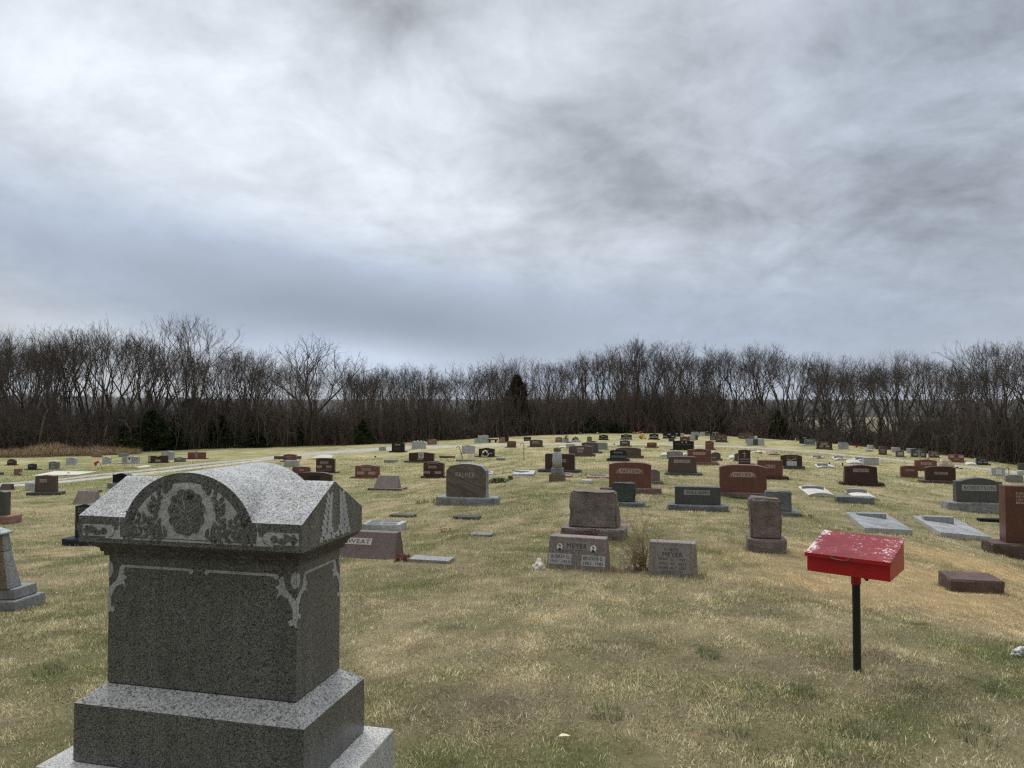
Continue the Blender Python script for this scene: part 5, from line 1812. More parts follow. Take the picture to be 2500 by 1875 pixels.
m.add(vs, [(3, 2, 1, 0), (4, 5, 6, 7), (0, 1, 5, 4), (1, 2, 6, 5), (2, 3, 7, 6), (3, 0, 4, 7)])
bevel(m.build('box_body', RED, box), 0.003)
m = MB()
ov = 0.014
sl = (hk - hf) / d_
zf, zk = z0b + hf - ov * sl, z0b + hk + ov * sl
y0, y1 = -d_ / 2 - ov, d_ / 2 + ov * .4
xw = w_ / 2 + ov * .6
vs = [(-xw, y0, zf + .002), (xw, y0, zf + .002), (xw, y1, zk + .002), (-xw, y1, zk + .002), (-xw, y0, zf + .009), (xw, y0, zf + .009), (xw, y1, zk + .009), (-xw, y1, zk + .009)]
m.add(vs, [(3, 2, 1, 0), (4, 5, 6, 7), (0, 1, 5, 4), (1, 2, 6, 5), (2, 3, 7, 6), (3, 0, 4, 7)])
lid = bevel(m.build('lid', [LID], box), 0.0015)
m = MB()
m.box(-xw, xw, y0 - .003, y0 + .001, zf - .014, zf + .0085)
m.build('lid_flange', RED, box)
m = MB()
hx = -0.035
m.tube([(hx - .05, y0 - .006, zf), (hx - .045, y0 - .012, zf - .006), (hx - .02, y0 - .017, zf - .010), (hx + .02, y0 - .017, zf - .010), (hx + .045, y0 - .012, zf - .006), (hx + .05, y0 - .006, zf)], .0032, 6)
for s in (-1, 1):
    m.box(hx + s * .05 - .009, hx + s * .05 + .009, y0 - .0062, y0 - .0028, zf - .009, zf + .007)
m.build('handle', MAT['rust'], box)
m = MB()
m.tube([(0, 0, z0b + .002), (0, 0, z0b - .085)], [.0285, .0285], 20)
m.build('collar', RED, box)
m = MB()
m.tube([(0, 0, z0b - .084), (0, 0, -.12)], [.0235, .0235], 18)
m.build('post', MAT['black_paint'], box)
m = MB()
ux, uy = math.cos(byaw), math.sin(byaw)      # the bolt runs across the line of sight
m.tube([(-ux * .036, -uy * .036, z0b - .028), (ux * .048, uy * .048, z0b - .028)], .005, 8)
m.tube([(-ux * .040, -uy * .040, z0b - .028), (-ux * .030, -uy * .030, z0b - .028)], .0085, 6)
Mk = Matrix.Translation((ux * .050, uy * .050, z0b - .034)) @ Matrix.Rotation(byaw, 4, 'Z') @ Matrix.Rotation(R(-20), 4, 'Y')
m.prism([(-.004, .010), (.010, .008), (.016, -.010), (.014, -.034), (.002, -.036), (-.008, -.012)][::-1], -.009, .009, 0, Mk)
m.build('clamp_bolt', MAT['black_paint'], box)

# ------------------------------------------------------------------ leaning obelisk at the western edge
LICH = granite('lichen_marble', (0.20, 0.205, 0.21), (0.31, 0.315, 0.32), 220.0, 0.85, (0.12, 0.12, 0.11), bump=0.004, spec=0.2, streak=.3)
LICHF = granite('ochre_lichen', (0.17, 0.145, 0.11), (0.25, 0.20, 0.13), 130.0, 0.9, (0.10, 0.08, 0.06), bump=0.004, spec=0.1, streak=.4)
q = ground(36, 1492)
ob = empty('obelisk', (q.x, q.y, q.z), -MYAW, 'leaning stained marble obelisk cut by the picture edge', 'obelisk')
ob.rotation_euler = (R(1.5), R(-4.0), -MYAW)
m = MB()
m.box(-.38, 0, 0, .33, -.12, .085)
bevel(m.build('lower_step', LICH, ob), .012)
m = MB()
m.box(-.335, -.045, .045, .285, .087, .185)
bevel(m.build('upper_step', LICH, ob), .01)
m = MB()
m.frustum(-.335, -.10, .03, .175, .187, -.318, -.15, .05, .135, .53)
m.m = [1 if i == 2 else 0 for i in range(len(m.f))]
bevel(m.build('shaft', [LICH, LICHF], ob), .006)
m = MB()
m.frustum(-.322, -.145, .046, .14, .532, -.314, -.158, .056, .128, .68)
m.m = [1 if i == 2 else 0 for i in range(len(m.f))]
bevel(m.build('neck', [LICH, LICHF], ob), .005)
m = MB()
m.frustum(-.330, -.140, .038, .148, .682, -.338, -.132, .032, .155, .70)
bevel(m.build('cornice', [MAT['lgrey_rock']], ob), .005)
m = MB()
m.frustum(-.33, -.14, .04, .148, .702, -.25, -.22, .085, .10, .75)
m.build('cap', [MAT['lgrey_rock']], ob)

# ------------------------------------------------------------------ stained column
q = ground(1340 + 235 / 11.06, 1040 + 1500 / 11.06)
cs = q.y / F_PX
col = empty('column', (q.x, q.y + .15, gz(q.x, q.y + .15)), -R(13.5), 'broken white marble column on a rust-stained base', 'column')
FOOT.append((q.x, q.y + .15, -R(13.5), .22, .22))
k = cs / 11.06
m = MB()
m.box(-195 * k, 195 * k, -195 * k, 195 * k, -.15, 205 * k)
bevel(m.build('base', [LICHF], col), .012)
m = MB()
m.box(-150 * k, 150 * k, -150 * k, 150 * k, 207 * k, 360 * k)
bevel(m.build('upper_base', [MAT['grey_rock']], col), .012)
m = MB()
m.lathe([(125 * k, 362 * k), (128 * k, 560 * k), (124 * k, 700 * k), (112 * k, 765 * k), (98 * k, 800 * k)], 22)
m.build('shaft', [MAT['lgrey_rock']], col, True)
m = MB()
m.lathe([(92 * k, 802 * k), (100 * k, 815 * k), (102 * k, 860 * k), (97 * k, 870 * k), (104 * k, 885 * k), (90 * k, 905 * k), (40 * k, 912 * k)], 22)
m.build('capital', [LICHF], col, True)

# carved bust on the pale two-winged monument
q = ground(1700 + 1240 / 8.508, 1030 + 490 / 8.508)
s_ = q.y / F_PX / 8.508
m = MB()
m.lathe([(45 * s_, 0), (55 * s_, 40 * s_), (48 * s_, 90 * s_), (30 * s_, 120 * s_), (34 * s_, 150 * s_), (30 * s_, 180 * s_), (10 * s_, 195 * s_)], 16)
tag(m.build('statue', MAT['lgrey_rock'], None, True, loc=(q.x, q.y - .02, q.z)), 'small pale carved bust between two low grey wings', 'statue')

# black granite bench
q = ground(1130 + 770 / 10.5, 1040 + 425 / 10.5)
s_ = q.y / F_PX / 10.5
b_ = empty('bench', q, -R(8), 'black granite bench beside the tall pale stone', 'bench')
m = MB()
m.box(-125 * s_, 125 * s_, -.22, .22, 66 * s_, 88 * s_)
bevel(m.build('seat', MAT['black'], b_), .01)
for s in (-1, 1):
    m = MB()
    m.frustum(s * 75 * s_ - .09, s * 75 * s_ + .09, -.18, .18, -.1, s * 75 * s_ - .06, s * 75 * s_ + .06, -.16, .16, 65 * s_)
    m.build('leg', MAT['black'], b_)

# shepherd hooks, stakes, flag
def hook(label, px, py, ptop, lean=0.0, r=0.012, mat='rust', side=-1):
    g = ground(px, py)
    s = g.y / F_PX
    h = (py - ptop) * s
    m = MB()
    pts = [(0, 0, -.1), (lean * h * .5, 0, h * .5), (lean * h, 0, h * .92)]
    for k in range(1, 8):
        a = math.pi * k / 7
        pts.append((lean * h + side * .09 * (1 - math.cos(a)), 0, h * .92 + .10 * math.sin(a)))
    m.tube(pts, r, 6)
    return tag(m.build('shepherd_hook', MAT[mat], None, loc=g), label, 'shepherd hook', 'iron plant hooks')


hook('thin rusty shepherd hook standing alone in the lawn', 1279, 1124, 1083.5, r=.016)
hook('dark iron hook leaning over a grey flush marker', 1131.5, 1125.5, 1092, lean=-.28, r=.02, mat='iron')
hook('small bent hook near the leaning flag', 304.7, 1145, 1136, r=.012)
hook('thin hook beside the pale headstone with a white panel', 2463.5, 1159, 1145, r=.02, mat='iron')
g = ground(253, 1151)
s_ = g.y / F_PX
fl = empty('garden_flag', g, 0, 'small red and white garden flag on a leaning wire', 'flag')
m = MB()
m.tube([(0, 0, -.05), (-8 * s_, 0, 16 * s_), (-14 * s_, 0, 27 * s_)], .01, 5)
m.build('wire', MAT['iron'], fl)
m = MB()
Mf = Matrix.Translation((-17 * s_, -.01, 19 * s_)) @ Matrix.Rotation(R(-28), 4, 'Y')
m.box(-6 * s_, 6 * s_, -.006, .006, -4 * s_, 5 * s_, M=Mf)
m.build('flag_cloth', PETAL['red'], fl)
m = MB()
m.box(0, 6.3 * s_, -.009, .009, -6 * s_, -1 * s_, M=Mf)
m.build('flag_stripe', PETAL['white'], fl)

# vases on the concrete slab
for lb, vx in (('dark grave vase between the white lily and a grey headpiece', 775), ('dark grave vase on the far side of the lily from the headpiece', 1010)):
    g = ground(1920 + vx / 7.373, 1050 + 640 / 7.373)
    s_ = g.y / F_PX / 7.373
    m = MB()
    m.lathe([(10 * s_, -.05), (11 * s_, 15 * s_), (15 * s_, 50 * s_), (13 * s_, 53 * s_)], 12)
    tag(m.build('vase', MAT['bronze'], None, True, loc=g), lb, 'vase', 'dark grave vases')
g = ground(400 + 405 / 5.267, 1050 + 368 / 5.267)
s_ = g.y / F_PX / 5.267
m = MB()
m.lathe([(12 * s_, 76 * s_), (16 * s_, 84 * s_), (8 * s_, 92 * s_)], 10)
tag(m.build('vase', MAT['black'], None, True, loc=g + Vector((0, .14, 0))), 'dark vase on top of the red double headstone', 'vase')

# tan boulder
q = ground(2200 + 855 / 7.373, 1070 + 520 / 7.373)
s_ = q.y / F_PX / 7.373
bo = rough_block('boulder', 270 * s_, .6, 120 * s_, granite('sandstone', (0.40, 0.32, 0.24), (0.52, 0.43, 0.33), 30.0, 0.9, None, bump=.02, spec=.1), None, amp=.07, wt=.55, dt=.6, seed=99, z0=-.15)
bo.location = (q.x, q.y + .3, q.z)
bo.rotation_euler = (0, 0, -R(13))
tag(bo, 'large tan boulder with flowers at its foot', 'boulder')

# white ornament at the eastern edge, white litter
q = ground(2498, 1606)
m = MB()
for k in range(7):
    a = math.pi * (k / 6)
    m.tube([(0, 0, .01), (math.cos(a) * .05, -.01, .03 + math.sin(a) * .045), (math.cos(a) * .085, 0, .02 + math.sin(a) * .05)], [.022, .02, .008], 7)
tag(m.build('shell_ornament', MAT['white'], None, True, loc=q), 'ribbed white shell ornament lying in the thin grass', 'ornament')
q = ground(1316, 1392)
bag = rough_ball('white_ornament', .055, .035, .06, PETAL['white'], None, .7, 5, 1.6)
bag.location = q + Vector((0, .02, .035))
tag(bag, 'broken white ornament leaning on the stone with two portraits', 'ornament')
for lb, px, py, r in [('small white litter in the grass near the obelisk', 138, 1449, .008), ('white flower scrap by the companion shield stone', 1063, 1106, .05), ('white scrap on the lawn by the wood', 1916, 1081, .09),
                      ('dark ball-shaped ornament in the lawn', 916, 1116.5, .07), ('white globe beside the dark grey headstone', 1340 + 1355 / 11.06, 1040 + 620 / 11.06, .07), ('dark bird-like ornament on the lane', 1340 + 1765 / 11.06, 1040 + 505 / 11.06, .06),
                      ('white container at the brow below the wood', 1340 + 1310 / 11.06, 1040 + 205 / 11.06, .11), ('white plastic jar among autumn flowers', 1556, 1056, .1)]:
    g = ground(px, py)
    m = MB()
    m.lathe([(r * .6, -r * .2), (r, r * .5), (r * .85, r * 1.2), (r * .3, r * 1.5)], 10)
    tag(m.build('small_ornament' if 'litter' not in lb and 'scrap' not in lb and 'leaf' not in lb else 'litter_piece', PETAL['dark'] if 'dark' in lb.split()[0] else PETAL['white'], None, True, loc=g), lb, 'ornament')
g = ground(1378, 1822)
m = MB()
m.add([(-.028, 0, .045), (-.008, -.012, .052), (.018, -.008, .050), (.03, .004, .044), (.012, .012, .050), (-.012, .010, .054)], [(0, 1, 5), (1, 4, 5), (1, 2, 4), (2, 3, 4)])
tag(m.build('dead_leaf', PETAL['cream'], None, loc=g), 'pale curled dead leaf lying in the lawn near the monument plinth', 'leaf')
# small angel
g = ground(1920 + 165 / 7.373, 1050 + 212 / 7.373)
s_ = g.y / F_PX / 7.373
m = MB()
m.lathe([(18 * s_, -.05), (15 * s_, 20 * s_), (8 * s_, 42 * s_), (9 * s_, 52 * s_), (3 * s_, 62 * s_)], 10)
tag(m.build('statue', MAT['white'], None, True, loc=g), 'small white angel statue at the edge of the wood', 'statue')
g = ground(1340 + 850 / 11.06, 1040 + 232 / 11.06)
s_ = g.y / F_PX / 11.06
m = MB()
m.box(-28 * s_, -16 * s_, -.03, .03, -.05, 50 * s_)
m.box(16 * s_, 28 * s_, -.03, .03, -.05, 50 * s_)
m.box(-30 * s_, 30 * s_, -.05, .05, 50 * s_, 58 * s_)
tag(m.build('grave_lantern', MAT['grey'], None, loc=g), 'small grey lantern frame at the brow', 'lantern')

# ------------------------------------------------------------------ flowers
def cp(c, x, y):
    return px_of(c, x, y)


for lb, (c, x, y), r, cols, kw in [
        ('wreath of pink and white flowers against a black headstone', ('L', 568, 812), 8.5, ['pink', 'white', 'peach', 'cream'], dict(n=46, ring=.62, flatten=1.0, name='flower_wreath', cat='wreath')),
        ('white flower beside the black headstone with a wreath', ('L', 290, 800), 2.2, ['white'], dict(n=10)),
        ('bright pink and white bunch on a grey stone at the brow', ('G', 480, 440), 5.2, ['pink', 'white', 'purple', 'leaf'], dict(lift_px=10, n=30)),
        ('white flowers beside a grey stone at the brow', ('G', 520, 420), 2.6, ['white'], dict(n=12, lift_px=2)),
        ('big yellow arrangement at the brow with red on top', ('H', 505, 462), 7.5, ['yellow', 'yellow', 'cream', 'yellow'], dict(n=46, flatten=.95)),
        ('red flowers above the big yellow arrangement', ('H', 480, 470), 4.2, ['red', 'red', 'orange'], dict(lift_px=13, n=22)),
        ('white and pink trailing flowers next to the big yellow arrangement', ('H', 600, 470), 4.6, ['white', 'pink', 'orange', 'cream'], dict(n=26, flatten=.6)),
        ('orange autumn flowers at the brow by the wood', ('H', 310, 320), 3.6, ['orange', 'orange', 'peach'], dict(n=22)),
        ('faded red flower on a tall stake by the wood', ('H', 400, 290), 2.8, ['red', 'orange'], dict(lift_px=15, n=14)),
        ('red flowers at the end of the wide black headstone towards the yellow arrangement', ('H', 1075, 445), 2.4, ['red', 'white', 'pink'], dict(lift_px=7, n=14)),
        ('red flowers between the wide black headstone and the narrow rounded one', ('H', 1445, 445), 2.4, ['red', 'white', 'purple'], dict(lift_px=5, n=14)),
        ('white flowers at the foot of the wide black headstone', ('H', 1205, 450), 2.6, ['white', 'cream'], dict(n=12, flatten=.5)),
        ('white flower on a little stick by the black headstone', ('H', 250, 1055), 2.0, ['white'], dict(lift_px=3, n=10)),
        ('tiny white flower on the empty side of the black banded headstone', ('G', 1540, 850), 1.8, ['white'], dict(n=8)),
        ('orange flowers on a white slab below the lane', ('I', 1340, 660), 5.2, ['orange', 'orange', 'yellow', 'peach'], dict(n=34, flatten=.6)),
        ('orange flowers between a grey and a dark brown headstone by the wood', ('J', 543, 330), 3.8, ['orange', 'red', 'orange'], dict(lift_px=8, n=22)),
        ('orange flowers on the dark brown headstone shoulder away from the grey one', ('J', 822, 330), 3.2, ['orange', 'orange', 'peach'], dict(lift_px=9, n=20)),
        ('red flowers lying at the edge of the wood', ('J', 1255, 315), 5.0, ['red', 'orange', 'red'], dict(n=26, flatten=.6)),
        ('white flowers lying next to red ones by the wood', ('J', 1345, 332), 4.8, ['white', 'cream'], dict(n=20, flatten=.45)),
        ('white lily between two dark vases', ('J', 885, 665), 2.6, ['white', 'cream'], dict(lift_px=5, n=10)),
        ('white flowers beside the plain grey block headstone', ('J', 1700, 640), 4.5, ['white', 'cream'], dict(n=18, flatten=.35)),
        ('dark flowers between a bowed slab and the plain grey block headstone', ('J', 1355, 610), 4.2, ['purple', 'dark', 'white'], dict(n=20, flatten=.6)),
        ('orange and white basket near the wide dark headstone with a cross', ('K', 485, 378), 5.6, ['orange', 'red', 'white', 'yellow'], dict(n=34, flatten=.5)),
        ('pink flowers at the foot of the headstone with a pale cross', ('K', 340, 350), 3.2, ['pink', 'white', 'peach'], dict(n=16, flatten=.8)),
        ('dark flowers at the foot of the tan boulder', ('K', 1010, 545), 4.5, ['purple', 'dark', 'white'], dict(n=24, flatten=.6)),
        ('dark evergreen spray lying beside the tan boulder', ('K', 1075, 555), 4.5, ['leaf', 'dark'], dict(n=24, flatten=.25)),
        ('white flower vase between the black headstone and the scalloped one', ('C', 1058, 245), 3.4, ['white', 'cream'], dict(lift_px=9, n=18)),
        ('dark red flower vase between the scalloped and the pinkish headstone', ('C', 1262, 245), 3.6, ['purple', 'pink', 'white'], dict(lift_px=10, n=20)),
        ('white flower vase on the open side of the pinkish brown headstone', ('C', 1414, 190), 3.2, ['white', 'dark', 'cream'], dict(lift_px=3, n=16)),
        ('yellow flowers on top of the dark red double headstone', ('A', 2030, 424), 3.6, ['yellow', 'cream'], dict(lift_px=14, n=16)),
        ('dark flowers beside the grey headstone with the flag', ('A', 1416, 438), 2.6, ['dark', 'purple'], dict(lift_px=2, n=14)),
        ('red flowers on the long white slab', ('A', 882, 565), 4.0, ['red', 'red', 'orange'], dict(n=22, flatten=.5)),
        ('red flowers lying on the drive side of the long white slab', ('A', 850, 592), 4.0, ['red', 'orange'], dict(n=20, flatten=.3)),
        ('single white flowers beside the small pinkish headstone, on its empty side', ('A', 150, 592), 3.0, ['white', 'dark'], dict(n=14, flatten=.7)),
        ('white bouquet leaning on the small pinkish headstone next to a cream basket', ('A', 268, 588), 4.5, ['white', 'cream', 'dark'], dict(n=24, lift_px=3)),
        ('cream flower basket beside the white bouquet', ('A', 312, 588), 4.0, ['cream', 'peach'], dict(n=24, flatten=.5)),
        ('cream flowers beside the small pink headstone at the brow', ('L', 915, 425), 3.6, ['cream', 'white', 'yellow'], dict(lift_px=2, n=18)),
        ('dried flowers by the rounded grey headstone behind the red wavy one', ('E', 850, 495), 3.4, ['peach', 'cream'], dict(lift_px=2, n=16)),
        ('tiny yellow flower behind the veined headstone base', ('C', 2075, 830), 2.0, ['yellow'], dict(n=8)),
        ('red flowers with white on a pale stone at the brow', ('I', 225, 292), 3.8, ['red', 'orange', 'dark'], dict(lift_px=6, n=20)),
        ('white cut flower left on the drive edge beside the black headstone', ('C', 978, 285), 2.0, ['white'], dict(lift_px=2, n=8))]:
    px, py = cp(c, x, y)
    flowers(lb.replace(' left on', ' laid on'), px, py, r, cols, **kw)

PL_GREEN = plain('strap_leaf', (0.075, 0.105, 0.045), 0.6, .35, 9.0)
PL_DARK = plain('evergreen_leaf', (0.035, 0.052, 0.018), 0.7, .3, 9.0)
PL_STEM = plain('dead_stem', (0.15, 0.10, 0.065), 0.9, .3, 20.0)
PL_RED = plain('red_stem', (0.13, 0.028, 0.025), 0.85, .3, 20.0)
leafy('spreading clump of green and pale strap leaves beside the veined headstone', 1130 + 930 / 10.5, 1040 + 1440 / 10.5, 56, 16, PL_GREEN, 260, depth=.7, leafsz=.035)
block('small brown stone at the end of the strap-leaf clump', 'L', 1165, 1250, 1270, 1385, .18, 'brown')
leafy('round clipped green bush at the brow', 1340 + 720 / 11.06, 1040 + 395 / 11.06, 15, 11, PL_DARK, 420, name='round_bush', cat='bush', leafsz=.05, depth=.5)
leafy('low green ground plant by the narrow brownish headstone', 1340 + 1215 / 11.06, 1040 + 430 / 11.06, 18, 3.5, PL_DARK, 160, leafsz=.04, depth=.4)
leafy('low green ground plant by the bright grave flowers', 1340 + 545 / 11.06, 1040 + 445 / 11.06, 18, 3.0, PL_DARK, 160, leafsz=.04, depth=.4)
leafy('dark green grass tuft along the base of the big red-brown headstone', 1700 + 800 / 8.508, 1030 + 1590 / 8.508, 70, 7, plain('tall_grass', (0.03, 0.055, 0.015), .8, .3), 420, name='grass_tuft', leafsz=.006, depth=.12)
for lb, (c, x, y), w, h, n, mt in [
        ('dead brown flower stems beside the veined headstone base', ('C', 1218, 945), 32, 12, 46, PL_STEM),
        ('dead brown flower stems in the open lawn', ('C', 1505, 1315), 30, 12, 34, PL_STEM),
        ('dead stems by the corner of the veined headstone base', ('C', 1365, 940), 9, 12, 16, PL_STEM),
        ('dead stems along the base behind the stained column', ('L', 1810, 1168), 22, 7, 34, PL_STEM),
        ('dead stems between two headstones with framed names', ('E', 1150, 1135), 36, 10, 44, PL_STEM),
        ('dead stems at the end of the rough blue-grey block base', ('E', 1945, 1218), 26, 8, 34, PL_STEM),
        ('dead stems beside the red flat-topped headstone', ('I', 1960, 1200), 14, 6, 20, PL_STEM),
        ('dead stems by the rough green-grey block', ('D', 2010, 1100), 18, 8, 20, PL_STEM),
        ('dead stems at the corner of the dark brown curved headstone', ('J', 950, 950), 14, 7, 22, PL_STEM),
        ('dead stems beside the wide grey-brown headstone', ('H', 650, 985), 12, 3, 18, PL_STEM),
        ('dark red dead stems beside the low curbstone', ('P', 981, 1369), 34, 19, 60, PL_RED),
        ('dark red dead stems in front of the large rough headstone', ('D', 1245, 1545), 48, 33, 70, PL_RED)]:
    px, py = cp(c, x, y)
    stems(lb, px, py, w, h, mt, n)

# leafless bush between the two companion stones, with pale stakes
q = ground(1556, 1394)
s_ = q.y / F_PX
rnd = random.Random(11)
bush = empty('leafless_bush', q, 0, 'leafless twiggy bush between the two small companion stones', 'bush')
m = MB()
tw = MB()


def twig(p, d, l, r, lev):
    pts, rr = [p], [r]
    n_ = 4
    for k in range(n_):
        d = (d + Vector((rnd.gauss(0, .16), rnd.gauss(0, .16), rnd.gauss(.05, .10)))).normalized()
        p = p + d * (l / n_)
        pts.append(p)
        rr.append(r * (1 - .7 * (k + 1) / n_))
    (m if lev == 0 else tw).tube(pts, rr, 5 if lev == 0 else 3, caps=False)
    if lev < 3:
        for k in range([6, 5, 3][lev]):
            i = rnd.randrange(1, n_ + 1)
            dd = (d + Vector((rnd.gauss(0, .7), rnd.gauss(0, .6), rnd.gauss(.1, .4)))).normalized()
            twig(pts[i], dd, l * rnd.uniform(.4, .62), max(rr[i] * .6, .0012), lev + 1)


for k in range(17):
    a = rnd.uniform(0, 6.28)
    sp_ = rnd.uniform(.1, .9)
    d = Vector((math.cos(a) * sp_ * 1.0, math.sin(a) * sp_ * .7, 1)).normalized()
    hgt = (66 if k > 1 else 112) * s_
    if k <= 1:
        d = Vector((.02 + .1 * k, 0, 1)).normalized()
    twig(Vector((rnd.gauss(.02, .05), rnd.gauss(0, .05), -.02)), d, hgt * rnd.uniform(.65, 1.05), .008, 0)
BARKB = plain('bush_bark', (0.25, 0.185, 0.12), .9, .3, 20.0)
m.build('stem', BARKB, bush)
tw.build('twigs', BARKB, bush)
for lb, x0_, x1_, h_ in (('pale wooden stake in the bush closest to the portrait stone', 1513, 1514, 44), ('pale wooden stake in the middle of three in the bush', 1527, 1522, 44), ('pale wooden stake nearest the thick bush stems', 1541, 1539, 38)):
    g = ground(x0_, 1396)
    m = MB()
    m.tube([(0, 0, -.05), ((x1_ - x0_) * s_, 0, h_ * s_)], .0085, 8)
    tag(m.build('stake', plain('pale_wood', (.42, .36, .28), .8, .2, 30), None, loc=g), lb, 'stake', 'pale stakes in the bush')
# cut twigs on the ground under the bush
v_ = MB()
for k in range(90):
    x, y = rnd.gauss(0, .16), rnd.uniform(-.12, .02)
    a = rnd.uniform(0, 6.28)
    l = rnd.uniform(.03, .12)
    z = gz(q.x + x, q.y + y) - q.z + rnd.uniform(.01, .035)
    v_.tube([(x, y, z), (x + l * math.cos(a), y + l * .5 * math.sin(a), z + rnd.uniform(-.01, .02))], .002, 3, caps=False)
tag(v_.build('twig_litter', BARKB, None, loc=q), kind='stuff')

# ------------------------------------------------------------------ the wood
BARK = plain('bark', (0.085, 0.072, 0.062), .95, .35, 3.0, .1)
BARK2 = plain('grey_bark', (0.15, 0.132, 0.112), .95, .35, 3.0, .1)
TWIG = plain('twig_bark', (0.095, 0.08, 0.07), .95, .3, 1.0, .1)


def tube_np(V, Fq, pts, rad, n):
    b = len(V)
    k = len(pts)
    for i in range(k):
        p = pts[i]
        d = pts[min(i + 1, k - 1)] - pts[max(i - 1, 0)]
        if d.length < 1e-9:
            d = Vector((0, 0, 1))
        a = d.orthogonal().normalized()
        c = d.normalized().cross(a)
        for j in range(n):
            t = 2 * math.pi * j / n
            V.append(p + (a * math.cos(t) + c * math.sin(t)) * rad[i])
    for i in range(k - 1):
        for j in range(n):
            j2 = (j + 1) % n
            Fq.append((b + i * n + j, b + i * n + j2, b + (i + 1) * n + j2, b + (i + 1) * n + j))


def gen_tree(seed, fork=.32, leaders=3, spread=.40, ang=.42, dens=1.0, H=12.0, wob=.13, r0=.16, up=.10, depth=5):
    rnd = random.Random(seed)
    VA, FA, VB, FB = [], [], [], []

    def side(d, a):
        o = d.orthogonal().normalized()
        o = Matrix.Rotation(rnd.uniform(0, 6.283), 3, d) @ o
        return (d * math.cos(a) + o * math.sin(a)).normalized()

    def line(p, d, l, r, r1, n, w, upk, thick):
        pts, rr = [p.copy()], [r]
        for k in range(n):
            d = (d + Vector((rnd.gauss(0, w), rnd.gauss(0, w), rnd.gauss(upk, w * .5)))).normalized()
            p = p + d * (l / n)
            pts.append(p.copy())
            rr.append(r + (r1 - r) * (k + 1) / n)
        if thick == 0:
            tube_np(VA, FA, pts, rr, 6)
        else:
            tube_np(VB, FB, pts, rr, 4 if thick == 1 else 3)
        return pts, rr, d

    def shoots(pts, rr, l, lev, cnt, big):
        n = len(pts) - 1
        for k in range(cnt):
            f = rnd.uniform(.12, 1.0)
            i = min(n - 1, int(f * n))
            p = pts[i].lerp(pts[i + 1], min(1.0, f * n - i))
            d = side((pts[i + 1] - pts[i]).normalized(), rnd.uniform(.5, 1.0))
            d = (d + Vector((0, 0, .22))).normalized()
            ll = big * rnd.uniform(.5, 1.15)
            q, r2, d2 = line(p, d, ll, max(min(rr[i] * .45, .020), .0070), .0045, 4, .20, .06, 2)
            if lev > 0:
                shoots(q, r2, ll, lev - 1, rnd.randrange(1, 4), ll * .55)

    def grow(p, d, l, r, lev):
        n = max(3, int(l / .35))
        r1 = max(r * .74, .009)
        pts, rr, d2 = line(p, d, l, r, r1, n, wob * (.7 + .12 * lev), up * (.4 if lev else .1), 0 if lev < 2 else 1)
        if lev >= 1:
            shoots(pts, rr, l, 1 if lev < 5 else 0, max(1, int(dens * (3.3 - .46 * lev) * rnd.uniform(.6, 1.3))), H * (.13 - .012 * lev))
        if lev < depth:
            k = 3 if rnd.random() < .38 else 2
            main = rnd.randrange(k)
            for j in range(k):
                a = ang * (rnd.uniform(.25, .6) if j == main else rnd.uniform(.7, 1.35))
                grow(pts[-1], side(d2, a), l * rnd.uniform(.74, .84) * (1 if j == main else .92), r1 * (.86 if j == main else .66), lev + 1)
        else:
            shoots(pts[-2:], rr[-2:], l, 1, 1, H * .065)

    trunk, tr, d = line(Vector((0, 0, -.4)), Vector((rnd.gauss(0, .07), rnd.gauss(0, .07), 1)).normalized(), H * fork + .4, r0, r0 * .72, 6, .05, .02, 0)
    for k in range(leaders):
        a = 2 * math.pi * k / leaders + rnd.uniform(-.6, .6)
        s = spread * rnd.uniform(.45, 1.3)
        grow(trunk[-1], Vector((math.cos(a) * s, math.sin(a) * s, 1)).normalized(), H * .20 * rnd.uniform(.9, 1.1), r0 * .72 * rnd.uniform(.55, .8), 1)
    shoots(trunk[2:], tr[2:], H, 1, 9, H * .12)
    for k in range(rnd.randrange(3, 7)):
        i = rnd.randrange(2, 6)
        grow(trunk[i], side(Vector((0, 0, 1)), rnd.uniform(.6, 1.1)), H * .13, tr[i] * .35, 3)
    return VA, FA, VB, FB


def tree_meshes(name, args, bark):
    VA, FA, VB, FB = gen_tree(**args)
    zmax = sorted(v.z for v in VB)[-max(20, len(VB) // 90)]
    k = 1.0 / zmax
    a = np_mesh('trunk', np.array([tuple(v * k) for v in VA]), np.array(FA), bark, None, True)
    b = np_mesh('crown', np.array([tuple(v * k) for v in VB]), np.array(FB), TWIG, None, False)
    return a, b


TREES = []
for i in range(14):        # woodland trees, drawn up among their neighbours
    TREES.append(tree_meshes('wood', dict(seed=100 + i, fork=.15 + .045 * (i % 4), leaders=2 + i % 3, spread=.26 + .06 * (i % 3), ang=.34 + .05 * (i % 3), dens=.5 + .12 * (i % 4), r0=.13 + .025 * (i % 4)), BARK if i % 2 else BARK2))
WIDE = []
for i in range(4):        # open-grown trees with broad crowns
    WIDE.append(tree_meshes('wide', dict(seed=300 + i, fork=.18 + .04 * (i % 2), leaders=5, spread=.55 + .15 * (i % 2), ang=.46, dens=1.25, r0=.19, up=.08, wob=.10), BARK))

